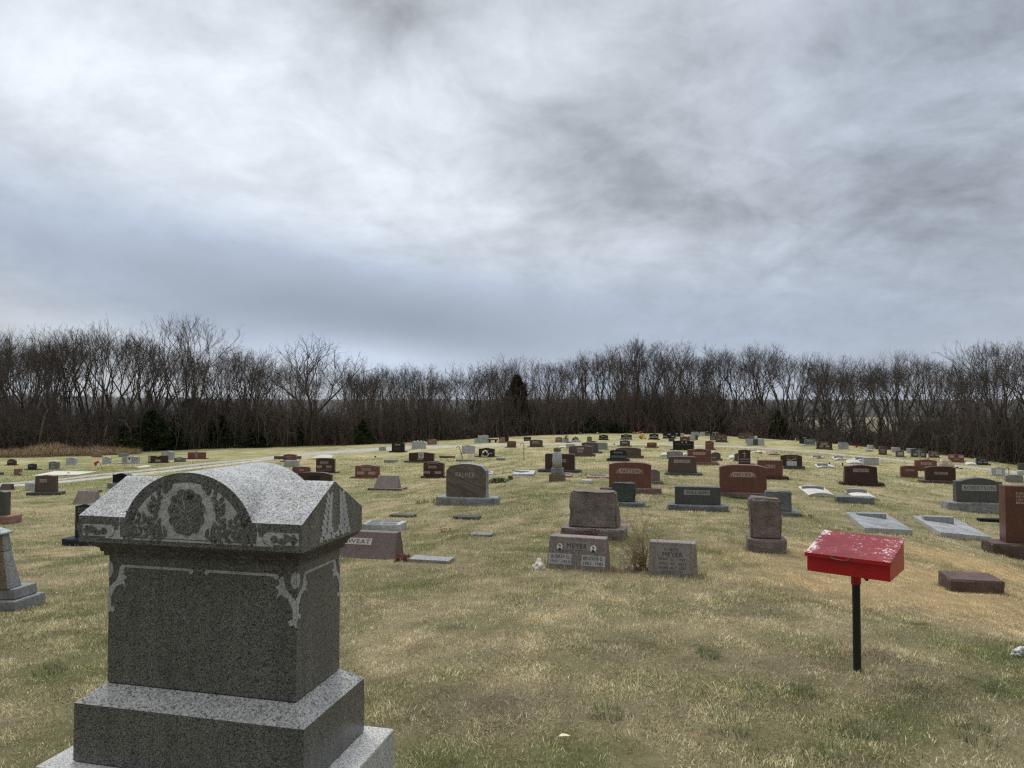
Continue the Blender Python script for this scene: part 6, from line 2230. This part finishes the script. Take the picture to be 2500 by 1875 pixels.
_tops = [(-300, 800), (0, 820), (38, 809), (90, 806), (160, 808), (250, 791), (300, 805), (335, 806), (368, 838), (441, 850), (515, 848), (530, 842), (552, 835), (602, 848), (650, 872), (690, 880), (752, 885), (820, 885), (858, 888),
         (870, 893), (893, 888), (923, 888), (960, 896), (996, 895), (1055, 893), (1105, 890), (1140, 880), (1167, 867), (1190, 885), (1214, 862), (1268, 864), (1300, 893), (1338, 884), (1379, 865), (1432, 860),
         (1479, 847), (1517, 830), (1588, 833), (1667, 838), (1708, 840), (1767, 848), (1838, 840), (1873, 832), (1923, 838), (1973, 860), (2026, 875), (2085, 876), (2144, 880), (2203, 856), (2238, 865),
         (2285, 868), (2326, 885), (2355, 892), (2394, 868), (2438, 838), (2482, 836), (2560, 840), (2800, 830)]
_tx = [p[0] for p in _tops]
_ty = [p[1] for p in _tops]
TN = [0]


def plant_tree(meshes, px, Y, ptop, label, group, wk=1.0, rz=None, hmin=3.0, name='bare_tree'):
    rnd = random.Random(TN[0] * 13 + 5)
    TN[0] += 1
    u = (px - CX) / F_PX / 1.0
    X = u * Y
    z = gz(X, Y)
    H = max(EYE - ray(px, ptop)[1] * -1 * Y - z, hmin)
    o = empty(name, (X, Y, z), rnd.uniform(0, 6.28) if rz is None else rz, label, 'tree', group)
    k = wk * rnd.uniform(.9, 1.1)
    o.scale = (H * k, H * k * rnd.uniform(.85, 1.15), H)
    for nm, me in zip(('trunk', 'crown'), meshes):
        mobj(nm, me, o)
    return o


G_T = 'bare trees of the wood'
special = [(441, 774, 1.5, WIDE[0], .80, 'tall bare tree with a round crown standing above its neighbours'),
           (772, 826, 1.2, WIDE[1], 1.30, 'bare tree with a wide vase-shaped crown rising over the low part of the wood'),
           (250, 791, 3.0, WIDE[2], .60, 'dark bare tree with a bushy crown beside the tallest crown'),
           (2476, 832, 1.5, WIDE[3], 1.0, 'large bare tree with a thick trunk, behind the black headstone near the wood'),
           (60, 806, 3.0, WIDE[1], .62, 'bare tree with low forking trunk behind the dry grass bank'),
           (2203, 855, 4.0, WIDE[0], .72, 'bare tree with a squirrel nest of dead leaves, broad crown, behind the concrete slabs')]
for px, pt, dy, me, wk, lb in special:
    u = (px - CX) / F_PX
    plant_tree(me, px, float(crest_at(u)) + dy, pt, lb, None, wk)
rt = random.Random(77)
# the front rank follows the tree tops of the wood
px = -260.0
while px < 2790:
    u = (px - CX) / F_PX
    Y = float(crest_at(u)) + rt.uniform(2.0, 9.0)
    pt = np.interp(px, _tx, _ty) + rt.choice([-4, 0, 6, 16, 30, 46])
    if not any(abs(px - s[0]) < 36 for s in special):
        plant_tree(TREES[rt.randrange(14)], px, Y, pt, 'bare leafless tree at the front of the wood, dark trunk and fine twigs', G_T + ' front', rt.uniform(.85, 1.15))
    px += rt.uniform(15, 34) if not 640 < px < 880 else rt.uniform(20, 40)
# ranks behind
for k in range(115):
    px = rt.uniform(-260, 2790)
    u = (px - CX) / F_PX
    Y = float(crest_at(u)) + rt.uniform(9, 34)
    if 640 < px < 880:
        pt = 880 + rt.uniform(0, 25)
    else:
        pt = np.interp(px, _tx, _ty) + rt.uniform(6, 40)
    plant_tree(TREES[rt.randrange(11)], px, Y, pt, 'bare leafless tree deeper in the wood, behind the front rank', G_T + ' behind', rt.uniform(.85, 1.2))

# pale slanting trunks that stand out
def lean_trunk(label, pts, r, mat, Yoff):
    u0 = (pts[0][0] - CX) / F_PX
    Y = float(crest_at(u0)) + Yoff
    q = []
    for x, y in pts:
        u, s = ray(x, y)
        q.append(Vector((u * Y, Y, EYE + s * Y)))
    q[0].z = gz(q[0].x, q[0].y) - .1
    base = q[0].copy()
    q = [p - base for p in q]
    r_ = [r * (1 - .7 * i / (len(q) - 1)) for i in range(len(q))]
    root = empty('bare_tree', base, 0, label, 'tree', None)
    m = MB()
    m.tube(q, r_, 7)
    m.build('trunk', mat, root, True)
    rnd = random.Random(int(pts[0][0]))
    VB, FB = [], []
    def br(p, d, l, r, lev):
        P = [p]
        for k in range(4):
            d = (d + Vector((rnd.gauss(0, .22), rnd.gauss(0, .22), rnd.gauss(.03, .1)))).normalized()
            P.append(P[-1] + d * l / 4)
        tube_np(VB, FB, P, [r, r * .8, r * .6, r * .45, r * .3], 4)
        if lev < 3:
            for k in range(4):
                br(P[rnd.randrange(1, 5)], (d + Vector((rnd.gauss(0, .7), rnd.gauss(0, .7), rnd.gauss(.1, .4)))).normalized(), l * .55, r * .5, lev + 1)
    for i in range(1, len(q)):
        for k in range(3):
            br(q[i], Vector((rnd.gauss(0, .7), rnd.gauss(0, .5), .6)).normalized(), rnd.uniform(.8, 1.8), r_[i] * .5, 0)
    mobj('crown', np_mesh('crown', np.array([tuple(v) for v in VB]), np.array(FB), TWIG), root)


PALEB = plain('pale_bark', (0.17, 0.15, 0.125), .9, .3, 3.0, .1)
lean_trunk('small pale-trunked tree leaning with a kinked stem at the dry grass bank', [(96, 1082), (99, 1062), (108, 1020), (116, 1000), (108, 985), (122, 960)], .13, PALEB, .5)
lean_trunk('bent tree with an arching limb drooping over the dark cedars', [(245, 1075), (262, 1040), (285, 1025), (305, 1028), (318, 1050), (330, 1078)], .11, BARK2, 1.0)
lean_trunk('pale broken limb leaning in the thicket near the thick-trunked tree', [(2420, 1090), (2412, 1060), (2402, 1035), (2390, 1020), (2380, 1018)], .10, PALEB, 2.0)
lean_trunk('dark tree with a trunk arching over like a bow at the wood edge', [(2098, 1082), (2096, 1050), (2086, 1020), (2070, 1003), (2045, 1000)], .16, BARK, 1.0)
lean_trunk('slim dark trunk leaning away from the wood behind a black headstone', [(1963, 1068), (1975, 1030), (1990, 985), (2002, 940)], .11, BARK, 1.0)

# undergrowth: many-stemmed thicket along and inside the wood
def shrub_proto(seed, n=46, spread=.55):
    rnd = random.Random(seed)
    V, Fq = [], []
    def st(p, d, l, r, lev):
        P = [p]
        for k in range(4):
            d = (d + Vector((rnd.gauss(0, .14), rnd.gauss(0, .14), rnd.gauss(.02, .08)))).normalized()
            P.append(P[-1] + d * l / 4)
        tube_np(V, Fq, P, [r, r * .85, r * .7, r * .55, r * .4], 3)
        if lev < 2:
            for k in range(4):
                st(P[rnd.randrange(1, 5)], (d + Vector((rnd.gauss(0, .6), rnd.gauss(0, .6), rnd.gauss(.1, .35)))).normalized(), l * rnd.uniform(.3, .55), r * .6, lev + 1)
    for k in range(n):
        st(Vector((rnd.gauss(0, .45), rnd.gauss(0, .35), -.1)), Vector((rnd.gauss(0, spread * .5), rnd.gauss(0, spread * .5), 1)).normalized(), rnd.uniform(.4, 1.0), .011, 0)
    return np.array([tuple(v) for v in V]), np.array(Fq)


protos = [shrub_proto(500 + i) for i in range(5)]
VV, FF, CC = [], [], []
off = 0
rs = np.random.RandomState(9)
for k in range(960):
    px = rs.uniform(-300, 2820)
    u = (px - CX) / F_PX
    D = float(crest_at(u))
    Y = D + (rs.uniform(.8, 7) if k % 2 else rs.uniform(4, 32))
    X = u * Y
    h = rs.uniform(1.2, 5.4) * (.45 + 1.1 * float(fbm(px * .011 + 3, 7.7, 3))) * (1.0 if px < 1900 else (.85 if px > 2230 else .40))
    w = rs.uniform(.9, 1.7)
    a = rs.uniform(0, 6.28)
    v, f = protos[k % 5]
    c, s = math.cos(a), math.sin(a)
    x = (v[:, 0] * c - v[:, 1] * s) * w * 1.6
    y = (v[:, 0] * s + v[:, 1] * c) * w * 1.6
    VV.append(np.stack([x + X, y + Y, v[:, 2] * h + gz(X, Y)], 1))
    FF.append(f + off)
    t = rs.uniform(0, 1)
    base = np.array([0.105, 0.092, 0.080]) * (1 - t) + np.array([0.135, 0.102, 0.082]) * t
    CC.append(np.tile(base * rs.uniform(.75, 1.2), (len(v), 1)))
    off += len(v)


def attr_mat(name, rough=.9, transl=0.0):
    m, t, b = new_mat(name)
    at = t.node('ShaderNodeAttribute', attribute_name='Col')
    t.l.new(at.outputs['Color'], b.inputs['Base Color'])
    b.inputs['Roughness'].default_value = rough
    b.inputs['Specular IOR Level'].default_value = .15
    if transl:
        tr = t.node('ShaderNodeBsdfTranslucent')
        t.l.new(at.outputs['Color'], tr.inputs[0])
        mx = t.node('ShaderNodeMixShader')
        mx.inputs[0].default_value = transl
        t.l.new(b.outputs[0], mx.inputs[1])
        t.l.new(tr.outputs[0], mx.inputs[2])
        t.l.new(mx.outputs[0], t.n['Material Output'].inputs[0])
    return m


tag(mobj('undergrowth', np_mesh('undergrowth', np.concatenate(VV), np.concatenate(FF), attr_mat('thicket_stems'), np.concatenate(CC))), kind='stuff')

# far wooded ridge beyond the valley
ridge_px = np.linspace(-700, 3200, 520)
VV, FF, CC = [], [], []
rs = np.random.RandomState(4)
v = []
for i, px in enumerate(ridge_px):
    u = (px - CX) / F_PX
    for j, Y in enumerate((470, 500, 540, 590, 650, 720)):
        X = u * Y + rs.uniform(-1.5, 1.5)
        ytop = np.interp(px, [-700, 0, 600, 1000, 1600, 2000, 2500, 3200], [955, 962, 976, 984, 996, 1000, 1000, 1002])
        ztop = EYE + ray(px, ytop)[1] * 720
        zg = gz(X, Y)
        h = 7.5 + 2.5 * rs.rand()
        z = zg + (ztop - zg) * ((j + 1) / 6.0) ** 1.2 + rs.uniform(-2.2, 2.2)
        v.append((X, Y, max(z, zg + (h if j > 0 else 0)) if j else zg))
v = np.array(v)
n = len(ridge_px)
i = (np.arange(n - 1)[:, None] * 6 + np.arange(5)[None, :]).ravel()
q = np.stack([i, i + 6, i + 7, i + 1], 1)
fm, t_, b_ = new_mat('far_wood')
tc_ = t_.node('ShaderNodeTexCoord')
nz = t_.noise(tc_.outputs['Object'], .25, 6.0, .7)
t_.l.new(t_.ramp(nz, [(.3, (.045, .042, .043)), (.7, (.085, .08, .078))]), b_.inputs['Base Color'])
b_.inputs['Roughness'].default_value = 1
tag(mobj('far_wood', np_mesh('far_wood', v, q, fm)), kind='stuff')

# evergreen cedars
def cedar_mesh(seed, n=5200, col=((.016, .028, .010), (.060, .085, .030)), cone=1.0):
    rs = np.random.RandomState(seed)
    t = rs.rand(n) ** .8
    ang = rs.rand(n) * 6.283
    lob = 1 + .26 * np.sin(ang * 3 + t * 11 + seed) + .24 * np.sin(ang * 5 - t * 23 + seed * 2) + .18 * np.sin(t * 40 + ang * 2)
    prof = (1 - t) ** (.75 * cone) * .42 * (.55 + .45 * np.minimum(t * 9, 1))
    r = prof * lob * np.sqrt(rs.uniform(.35, 1.1, n))
    p = np.stack([r * np.cos(ang), r * np.sin(ang), t * .98 + .02], 1)
    d = np.stack([np.cos(ang), np.sin(ang), rs.uniform(.1, 1.1, n)], 1) + rs.normal(0, .35, (n, 3))
    d /= np.linalg.norm(d, axis=1)[:, None]
    s = np.cross(d, rs.normal(0, 1, (n, 3)))
    s /= np.linalg.norm(s, axis=1)[:, None]
    l = rs.uniform(.03, .075, n)[:, None]
    w = l * .28
    v = np.stack([p - s * w, p + s * w, p + d * l], 1).reshape(-1, 3)
    k = rs.rand(n)[:, None]
    c = np.array(col[0]) * (1 - k) + np.array(col[1]) * k
    return v, np.arange(n * 3).reshape(-1, 3), np.repeat(c, 3, 0)


CEDM = attr_mat('cedar_foliage', .8, .2)
CED = [np_mesh('crown', *cedar_mesh(s)[:2], CEDM, cedar_mesh(s)[2]) for s in (1, 2, 3)]
RUS = [np_mesh('crown', *cedar_mesh(s, 3600, ((.045, .036, .022), (.085, .066, .040)), .8)[:2], CEDM, cedar_mesh(s, 3600, ((.045, .036, .022), (.085, .066, .040)), .8)[2]) for s in (4, 5)]
ctr = MB()
ctr.tube([(0, 0, -.05), (0, 0, .5), (0, 0, .95)], [.022, .015, .004], 6)
ctrunk = ctr.build('trunk', BARK)
CTM = ctrunk.data
bpy.data.objects.remove(ctrunk)
for lb, px, ptop, wpx, dy, kind in [
        ('broad dark green cedar at the end of the dry grass bank', 372, 1003, 110, .6, 0), ('tall dark cedar in the cedar cluster behind the drive', 462, 978, 120, 3.0, 1),
        ('dark cedar with a drooping crown at the edge of the cedar cluster', 540, 1015, 90, 1.5, 2), ('low dark cedar at the foot of the cedar cluster', 430, 1040, 80, .3, 2), ('low dark cedar in the shade between cluster and slim cedar', 628, 1052, 80, .6, 0),
        ('slim dark cedar standing apart on the wood edge', 737, 1032, 36, .6, 1), ('pointed dark cedar above the far end of the drive', 886, 1026, 48, .5, 2),
        ('dark cedar hidden behind leafless stems and the dry grass bank', 310, 1040, 70, 1.2, 1),
        ('tall rusty green cedar behind the low part of the wood', 1262, 918, 76, 4.0, 'r0'), ('rusty brown cedar lower down beside the tall rusty one', 1300, 990, 70, 3.0, 'r1'),
        ('dark green cedar at the brow behind the black headstones', 1447, 1017, 52, 1.0, 0), ('low dark cedar spreading at the brow', 1505, 1034, 62, .8, 1), ('dark cedar among tall trunks behind the brow', 1500, 985, 40, 6.0, 2),
        ('dark cedar in the shade beside the gap in the wood', 1898, 1003, 52, 1.2, 0), ('dark cedar deep in the wood near the gap', 1600, 1010, 40, 5.0, 1),
        ('small oak keeping its rusty dead leaves by the wood', 1752, 1006, 30, 1.5, 'r1'), ('sapling with rusty leaves above the green-black headstone', 2262, 1058, 34, 1.0, 'r0'),
        ('dark cedar in the shade near the thick-trunked tree', 2330, 1060, 60, 2.5, 2), ('dark low cedar near the thick-trunked tree at the lawn edge', 2420, 1062, 80, 3.0, 0)]:
    u = (px - CX) / F_PX
    Y = float(crest_at(u)) + dy
    X = u * Y
    z = gz(X, Y)
    H = EYE + ray(px, ptop)[1] * Y - z
    wd = wpx * Y / F_PX
    o = empty('cedar_tree' if kind not in ('r0', 'r1') else 'rusty_tree', (X, Y, z), px * .7, lb, 'tree')
    o.scale = (wd / .8, wd / .8, H)
    mobj('trunk', CTM, o)
    mobj('crown', CED[kind] if isinstance(kind, int) else RUS[int(kind[1])], o)

# bank of tall dry grass at the foot of the wood, far left
n = 46000
rs = np.random.RandomState(12)
pxs = rs.uniform(-260, 345, n)
us = (pxs - CX) / F_PX
dep_ = rs.uniform(-3.0, 3.5, n)
Yb = crest_at(us) + dep_ - .5
Xb = us * Yb
prof = np.interp(pxs, [-260, 0, 60, 110, 150, 190, 240, 300, 345], [.5, .55, .75, 1.35, 1.15, .8, .8, .55, .25]) * (1 - (dep_ / 3.6) ** 2)
prof = np.clip(prof, .05, 2) * (.7 + .5 * fbm(Xb * .8, Yb * .8, 3))
zb = height(Xb, Yb) + prof * rs.uniform(0, .75, n)
ln = rs.uniform(.25, .6, n)
a = rs.uniform(0, 6.28, n)
dirv = np.stack([np.cos(a) * .8, np.sin(a) * .8, rs.uniform(.1, 1.0, n)], 1)
sd_ = np.stack([-np.sin(a), np.cos(a), np.zeros(n)], 1) * .012
p = np.stack([Xb, Yb, zb], 1)
v = np.stack([p - sd_, p + sd_, p + dirv * ln[:, None]], 1).reshape(-1, 3)
k = np.clip(rs.rand(n) * .6 + fbm(Xb * .5 + 9, Yb * .9, 3) * .7 - .2, 0, 1)[:, None]
c = np.array([.20, .13, .075]) * (1 - k) + np.array([.42, .33, .20]) * k
tag(mobj('tall_dry_grass', np_mesh('tall_dry_grass', v, np.arange(3 * n).reshape(-1, 3), attr_mat('dry_grass'), np.repeat(c, 3, 0))), kind='stuff')
# thin weeds along the foot of the wood
n = 9000
pxs = rs.uniform(-260, 2800, n)
us = (pxs - CX) / F_PX
Yb = crest_at(us) + rs.uniform(.2, 3.0, n)
Xb = us * Yb
ln = rs.uniform(.15, .75, n) * (.4 + fbm(pxs * .013, pxs * 0 + 3, 3))
a = rs.uniform(0, 6.28, n)
dirv = np.stack([np.cos(a) * .35, np.sin(a) * .35, np.ones(n)], 1)
sd_ = np.stack([-np.sin(a), np.cos(a), np.zeros(n)], 1) * .014
p = np.stack([Xb, Yb, height(Xb, Yb)], 1)
v = np.stack([p - sd_, p + sd_, p + dirv * ln[:, None]], 1).reshape(-1, 3)
k = rs.rand(n)[:, None]
c = np.array([.12, .085, .055]) * (1 - k) + np.array([.30, .24, .15]) * k
tag(mobj('dry_weeds', np_mesh('dry_weeds', v, np.arange(3 * n).reshape(-1, 3), attr_mat('weeds'), np.repeat(c, 3, 0))), kind='stuff')

# ------------------------------------------------------------------ the grass itself: individual blades
def blades(n, y0, y1, lmin, lmax, w, seed, segs):
    rs = np.random.RandomState(seed)
    Y = np.sqrt(rs.uniform(y0 * y0, y1 * y1, n))
    u = rs.uniform(-.92, .92, n)
    X = u * Y
    # tussocks: blades gather
    dens = fbm(X * 3.1 + 9, Y * 3.1 + 2, 3)
    keep = rs.rand(n) < np.clip(.25 + 1.5 * (dens - .25), .15, 1)
    for (cx, cy, rz, hw, hd) in FOOT:
        if cy - 2 > y1 or cy + 2 < y0:
            continue
        dx_, dy_ = X - cx, Y - cy
        lx = dx_ * math.cos(rz) + dy_ * math.sin(rz)
        ly = -dx_ * math.sin(rz) + dy_ * math.cos(rz)
        keep &= ~((np.abs(lx) < hw) & (np.abs(ly) < hd))
    # the gravel stays bare
    X, Y = X[keep], Y[keep]
    n = len(X)
    g, b, go = lawn_state(X, Y)
    r = rs.rand(n)
    isg = r < (g * .80 + .03)
    c = np.where(isg[:, None], GREEN[None] * rs.uniform(.75, 1.45, n)[:, None], STRAW[None] * rs.uniform(.72, 1.25, n)[:, None])
    pale = (~isg) & (rs.rand(n) < .40)
    c = np.where(pale[:, None], PALE[None] * rs.uniform(.75, 1.2, n)[:, None], c)
    deep = isg & (rs.rand(n) < .30)
    c = np.where(deep[:, None], DEEP[None] * rs.uniform(.8, 1.3, n)[:, None], c)
    bb = (rs.rand(n) < b * .7)
    c = np.where(bb[:, None], BROWN[None] * rs.uniform(.6, 1.5, n)[:, None], c)
    gg = (rs.rand(n) < go * .85)
    c = np.where(gg[:, None], GOLD[None] * rs.uniform(.75, 1.15, n)[:, None], c)
    # small tussocks are lighter in colour than the matted hollows between them
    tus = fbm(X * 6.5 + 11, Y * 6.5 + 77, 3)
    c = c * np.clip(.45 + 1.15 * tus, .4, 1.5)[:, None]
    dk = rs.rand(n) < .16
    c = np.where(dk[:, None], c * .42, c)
    hum = fbm(X * 1.3 + 50, Y * 1.3 + 60, 4)
    L = rs.uniform(lmin, lmax, n) * (.35 + .65 * hum + .75 * tus) * np.where(bb, .7, 1) * (1 - .35 * go)
    a = rs.uniform(0, 2 * np.pi, n) + 0
    lean = np.where(isg, rs.uniform(.05, .7, n), rs.uniform(.10, 1.15, n))
    sw = fbm(X * 3.8 + 5, Y * 3.8 + 8, 2) * 14
    a = np.where(rs.rand(n) < .40, sw + rs.normal(0, .7, n), a)
    d = np.stack([np.cos(a) * lean, np.sin(a) * lean, np.ones(n)], 1)
    d /= np.linalg.norm(d, axis=1)[:, None]
    s = np.stack([-np.sin(a), np.cos(a), np.zeros(n)], 1) * (w * rs.uniform(.6, 1.3, n))[:, None]
    z = height(X, Y) - .006
    p = np.stack([X, Y, z], 1)
    if segs == 2:
        mid = p + d * (L * .55)[:, None]
        tip = mid + d * (L * .45)[:, None] + np.stack([np.cos(a) * L * .25, np.sin(a) * L * .25, -L * .15 * lean], 1)
        v = np.stack([p - s, p + s, mid + s * .8, mid - s * .8, tip], 1).reshape(-1, 3)
        i = np.arange(n) * 5
        t = np.stack([i, i + 1, i + 2, i, i + 2, i + 3, i + 3, i + 2, i + 4], 1).reshape(-1, 3)
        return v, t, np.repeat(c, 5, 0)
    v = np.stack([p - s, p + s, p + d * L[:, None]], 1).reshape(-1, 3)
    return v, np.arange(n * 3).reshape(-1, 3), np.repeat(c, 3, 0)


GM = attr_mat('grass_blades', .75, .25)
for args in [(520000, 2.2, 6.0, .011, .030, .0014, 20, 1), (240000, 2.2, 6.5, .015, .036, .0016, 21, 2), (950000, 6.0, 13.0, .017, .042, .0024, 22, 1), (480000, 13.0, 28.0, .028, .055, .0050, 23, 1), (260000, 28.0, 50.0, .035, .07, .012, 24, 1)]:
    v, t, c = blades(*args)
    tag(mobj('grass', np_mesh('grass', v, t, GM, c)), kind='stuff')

# clumps of coarser dark green grass and fallen leaves
rs = np.random.RandomState(55)
V, T, Cc = [], [], []
off = 0
spots_ = [(1790, 1775, .14), (2390, 1800, .13), (1480, 1745, .09), (2100, 1790, .10), (1950, 1690, .09), (120, 1640, .10), (1730, 1600, .08), (2440, 1690, .10), (2010, 1845, .10)]
for px, py, r in spots_:
    g = ground(px, py)
    n = 150
    a = rs.uniform(0, 6.28, n)
    q = np.sqrt(rs.rand(n)) * r
    x, y = g.x + q * np.cos(a), g.y + q * np.sin(a)
    p = np.stack([x, y, height(x, y) - .005], 1)
    L = rs.uniform(.03, .065, n)
    ln = rs.uniform(.1, .9, n)
    d = np.stack([np.cos(a) * ln, np.sin(a) * ln, np.ones(n)], 1)
    d /= np.linalg.norm(d, axis=1)[:, None]
    sv = np.stack([-np.sin(a), np.cos(a), np.zeros(n)], 1) * .0022
    V.append(np.stack([p - sv, p + sv, p + d * L[:, None]], 1).reshape(-1, 3))
    T.append(np.arange(3 * n).reshape(-1, 3) + off)
    off += 3 * n
    Cc.append(np.repeat(np.array([.15, .19, .085])[None] * rs.uniform(.5, 1.5, n)[:, None], 3, 0))
tag(mobj('coarse_grass', np_mesh('coarse_grass', np.concatenate(V), np.concatenate(T), GM, np.concatenate(Cc))), kind='stuff')
n = 420
y = np.sqrt(rs.uniform(9, 400, n))
x = rs.uniform(-.85, .85, n) * y
p = np.stack([x, y, height(x, y) + rs.uniform(.012, .035, n)], 1)
a = rs.uniform(0, 6.28, n)
s = rs.uniform(.010, .026, n)
e1 = np.stack([np.cos(a), np.sin(a), rs.uniform(-.4, .4, n)], 1) * s[:, None]
e2 = np.stack([-np.sin(a), np.cos(a), rs.uniform(-.4, .6, n)], 1) * (s * .6)[:, None]
up_ = np.array([0, 0, 1.0])[None] * (s * .5)[:, None]
v = np.stack([p - e1, p - e2 + up_, p + e1, p + e2 + up_ * .3], 1).reshape(-1, 3)
i = np.arange(n) * 4
t = np.stack([i, i + 1, i + 2, i, i + 2, i + 3], 1).reshape(-1, 3)
c = np.repeat(np.array([.24, .15, .085])[None] * rs.uniform(.35, 1.6, n)[:, None], 4, 0)
tag(mobj('fallen_leaves', np_mesh('fallen_leaves', v, t, GM, c)), kind='stuff')

# longer grass the mower misses, round the foot of the nearer stones
def edge_grass(seed=31):
    rs = np.random.RandomState(seed)
    P, Cc = [], []
    for (cx, cy, rz, hw, hd) in FOOT:
        if cy > 34 or cy < 1:
            continue
        per = 4 * (hw + hd)
        n = int(per * (150 if cy < 14 else 70))
        s = rs.uniform(0, 4, n)
        t = rs.uniform(-1, 1, n)
        off = np.abs(rs.normal(0, .022, n)) + .004
        x = np.where(s < 1, t * hw, np.where(s < 2, t * hw, np.where(s < 3, hw + off, -hw - off)))
        y = np.where(s < 1, -hd - off, np.where(s < 2, hd + off, t * hd))
        P.append(np.stack([cx + x * math.cos(rz) - y * math.sin(rz), cy + x * math.sin(rz) + y * math.cos(rz)], 1))
    P = np.concatenate(P)
    n = len(P)
    z = height(P[:, 0], P[:, 1]) - .008
    p = np.stack([P[:, 0], P[:, 1], z], 1)
    k = fbm(P[:, 0] * 4, P[:, 1] * 4, 3)
    L = rs.uniform(.03, .09, n) * (.2 + 1.5 * k)
    a = rs.uniform(0, 6.28, n)
    ln = rs.uniform(.1, .7, n)
    d = np.stack([np.cos(a) * ln, np.sin(a) * ln, np.ones(n)], 1)
    d /= np.linalg.norm(d, axis=1)[:, None]
    w = np.clip(P[:, 1] * .00034, .0016, .008) * rs.uniform(.6, 1.3, n)
    sv = np.stack([-np.sin(a), np.cos(a), np.zeros(n)], 1) * w[:, None]
    v = np.stack([p - sv, p + sv, p + d * L[:, None]], 1).reshape(-1, 3)
    g = rs.rand(n) < .55
    c = np.where(g[:, None], (GREEN * .8)[None] * rs.uniform(.5, 1.3, n)[:, None], STRAW[None] * rs.uniform(.6, 1.3, n)[:, None])
    return v, np.arange(3 * n).reshape(-1, 3), np.repeat(c, 3, 0)


v, t, c = edge_grass()
tag(mobj('untrimmed_grass', np_mesh('untrimmed_grass', v, t, GM, c)), kind='stuff')

# bright straw tufts
for lb, px, py in [('small golden straw tuft below the stone with two portraits', 1310, 1518), ('small golden straw tuft lower down in the lawn', 1240, 1616), ('flat golden straw tuft between the other two', 1278, 1556)]:
    stems(lb, px, py, 26, 13, plain('golden_straw', (.52, .36, .16), .9, .3, 30), 110, name='straw_tuft', cat='grass tuft', group='golden straw tufts in the lawn', branchy=0, th=.0016, depth=.09)
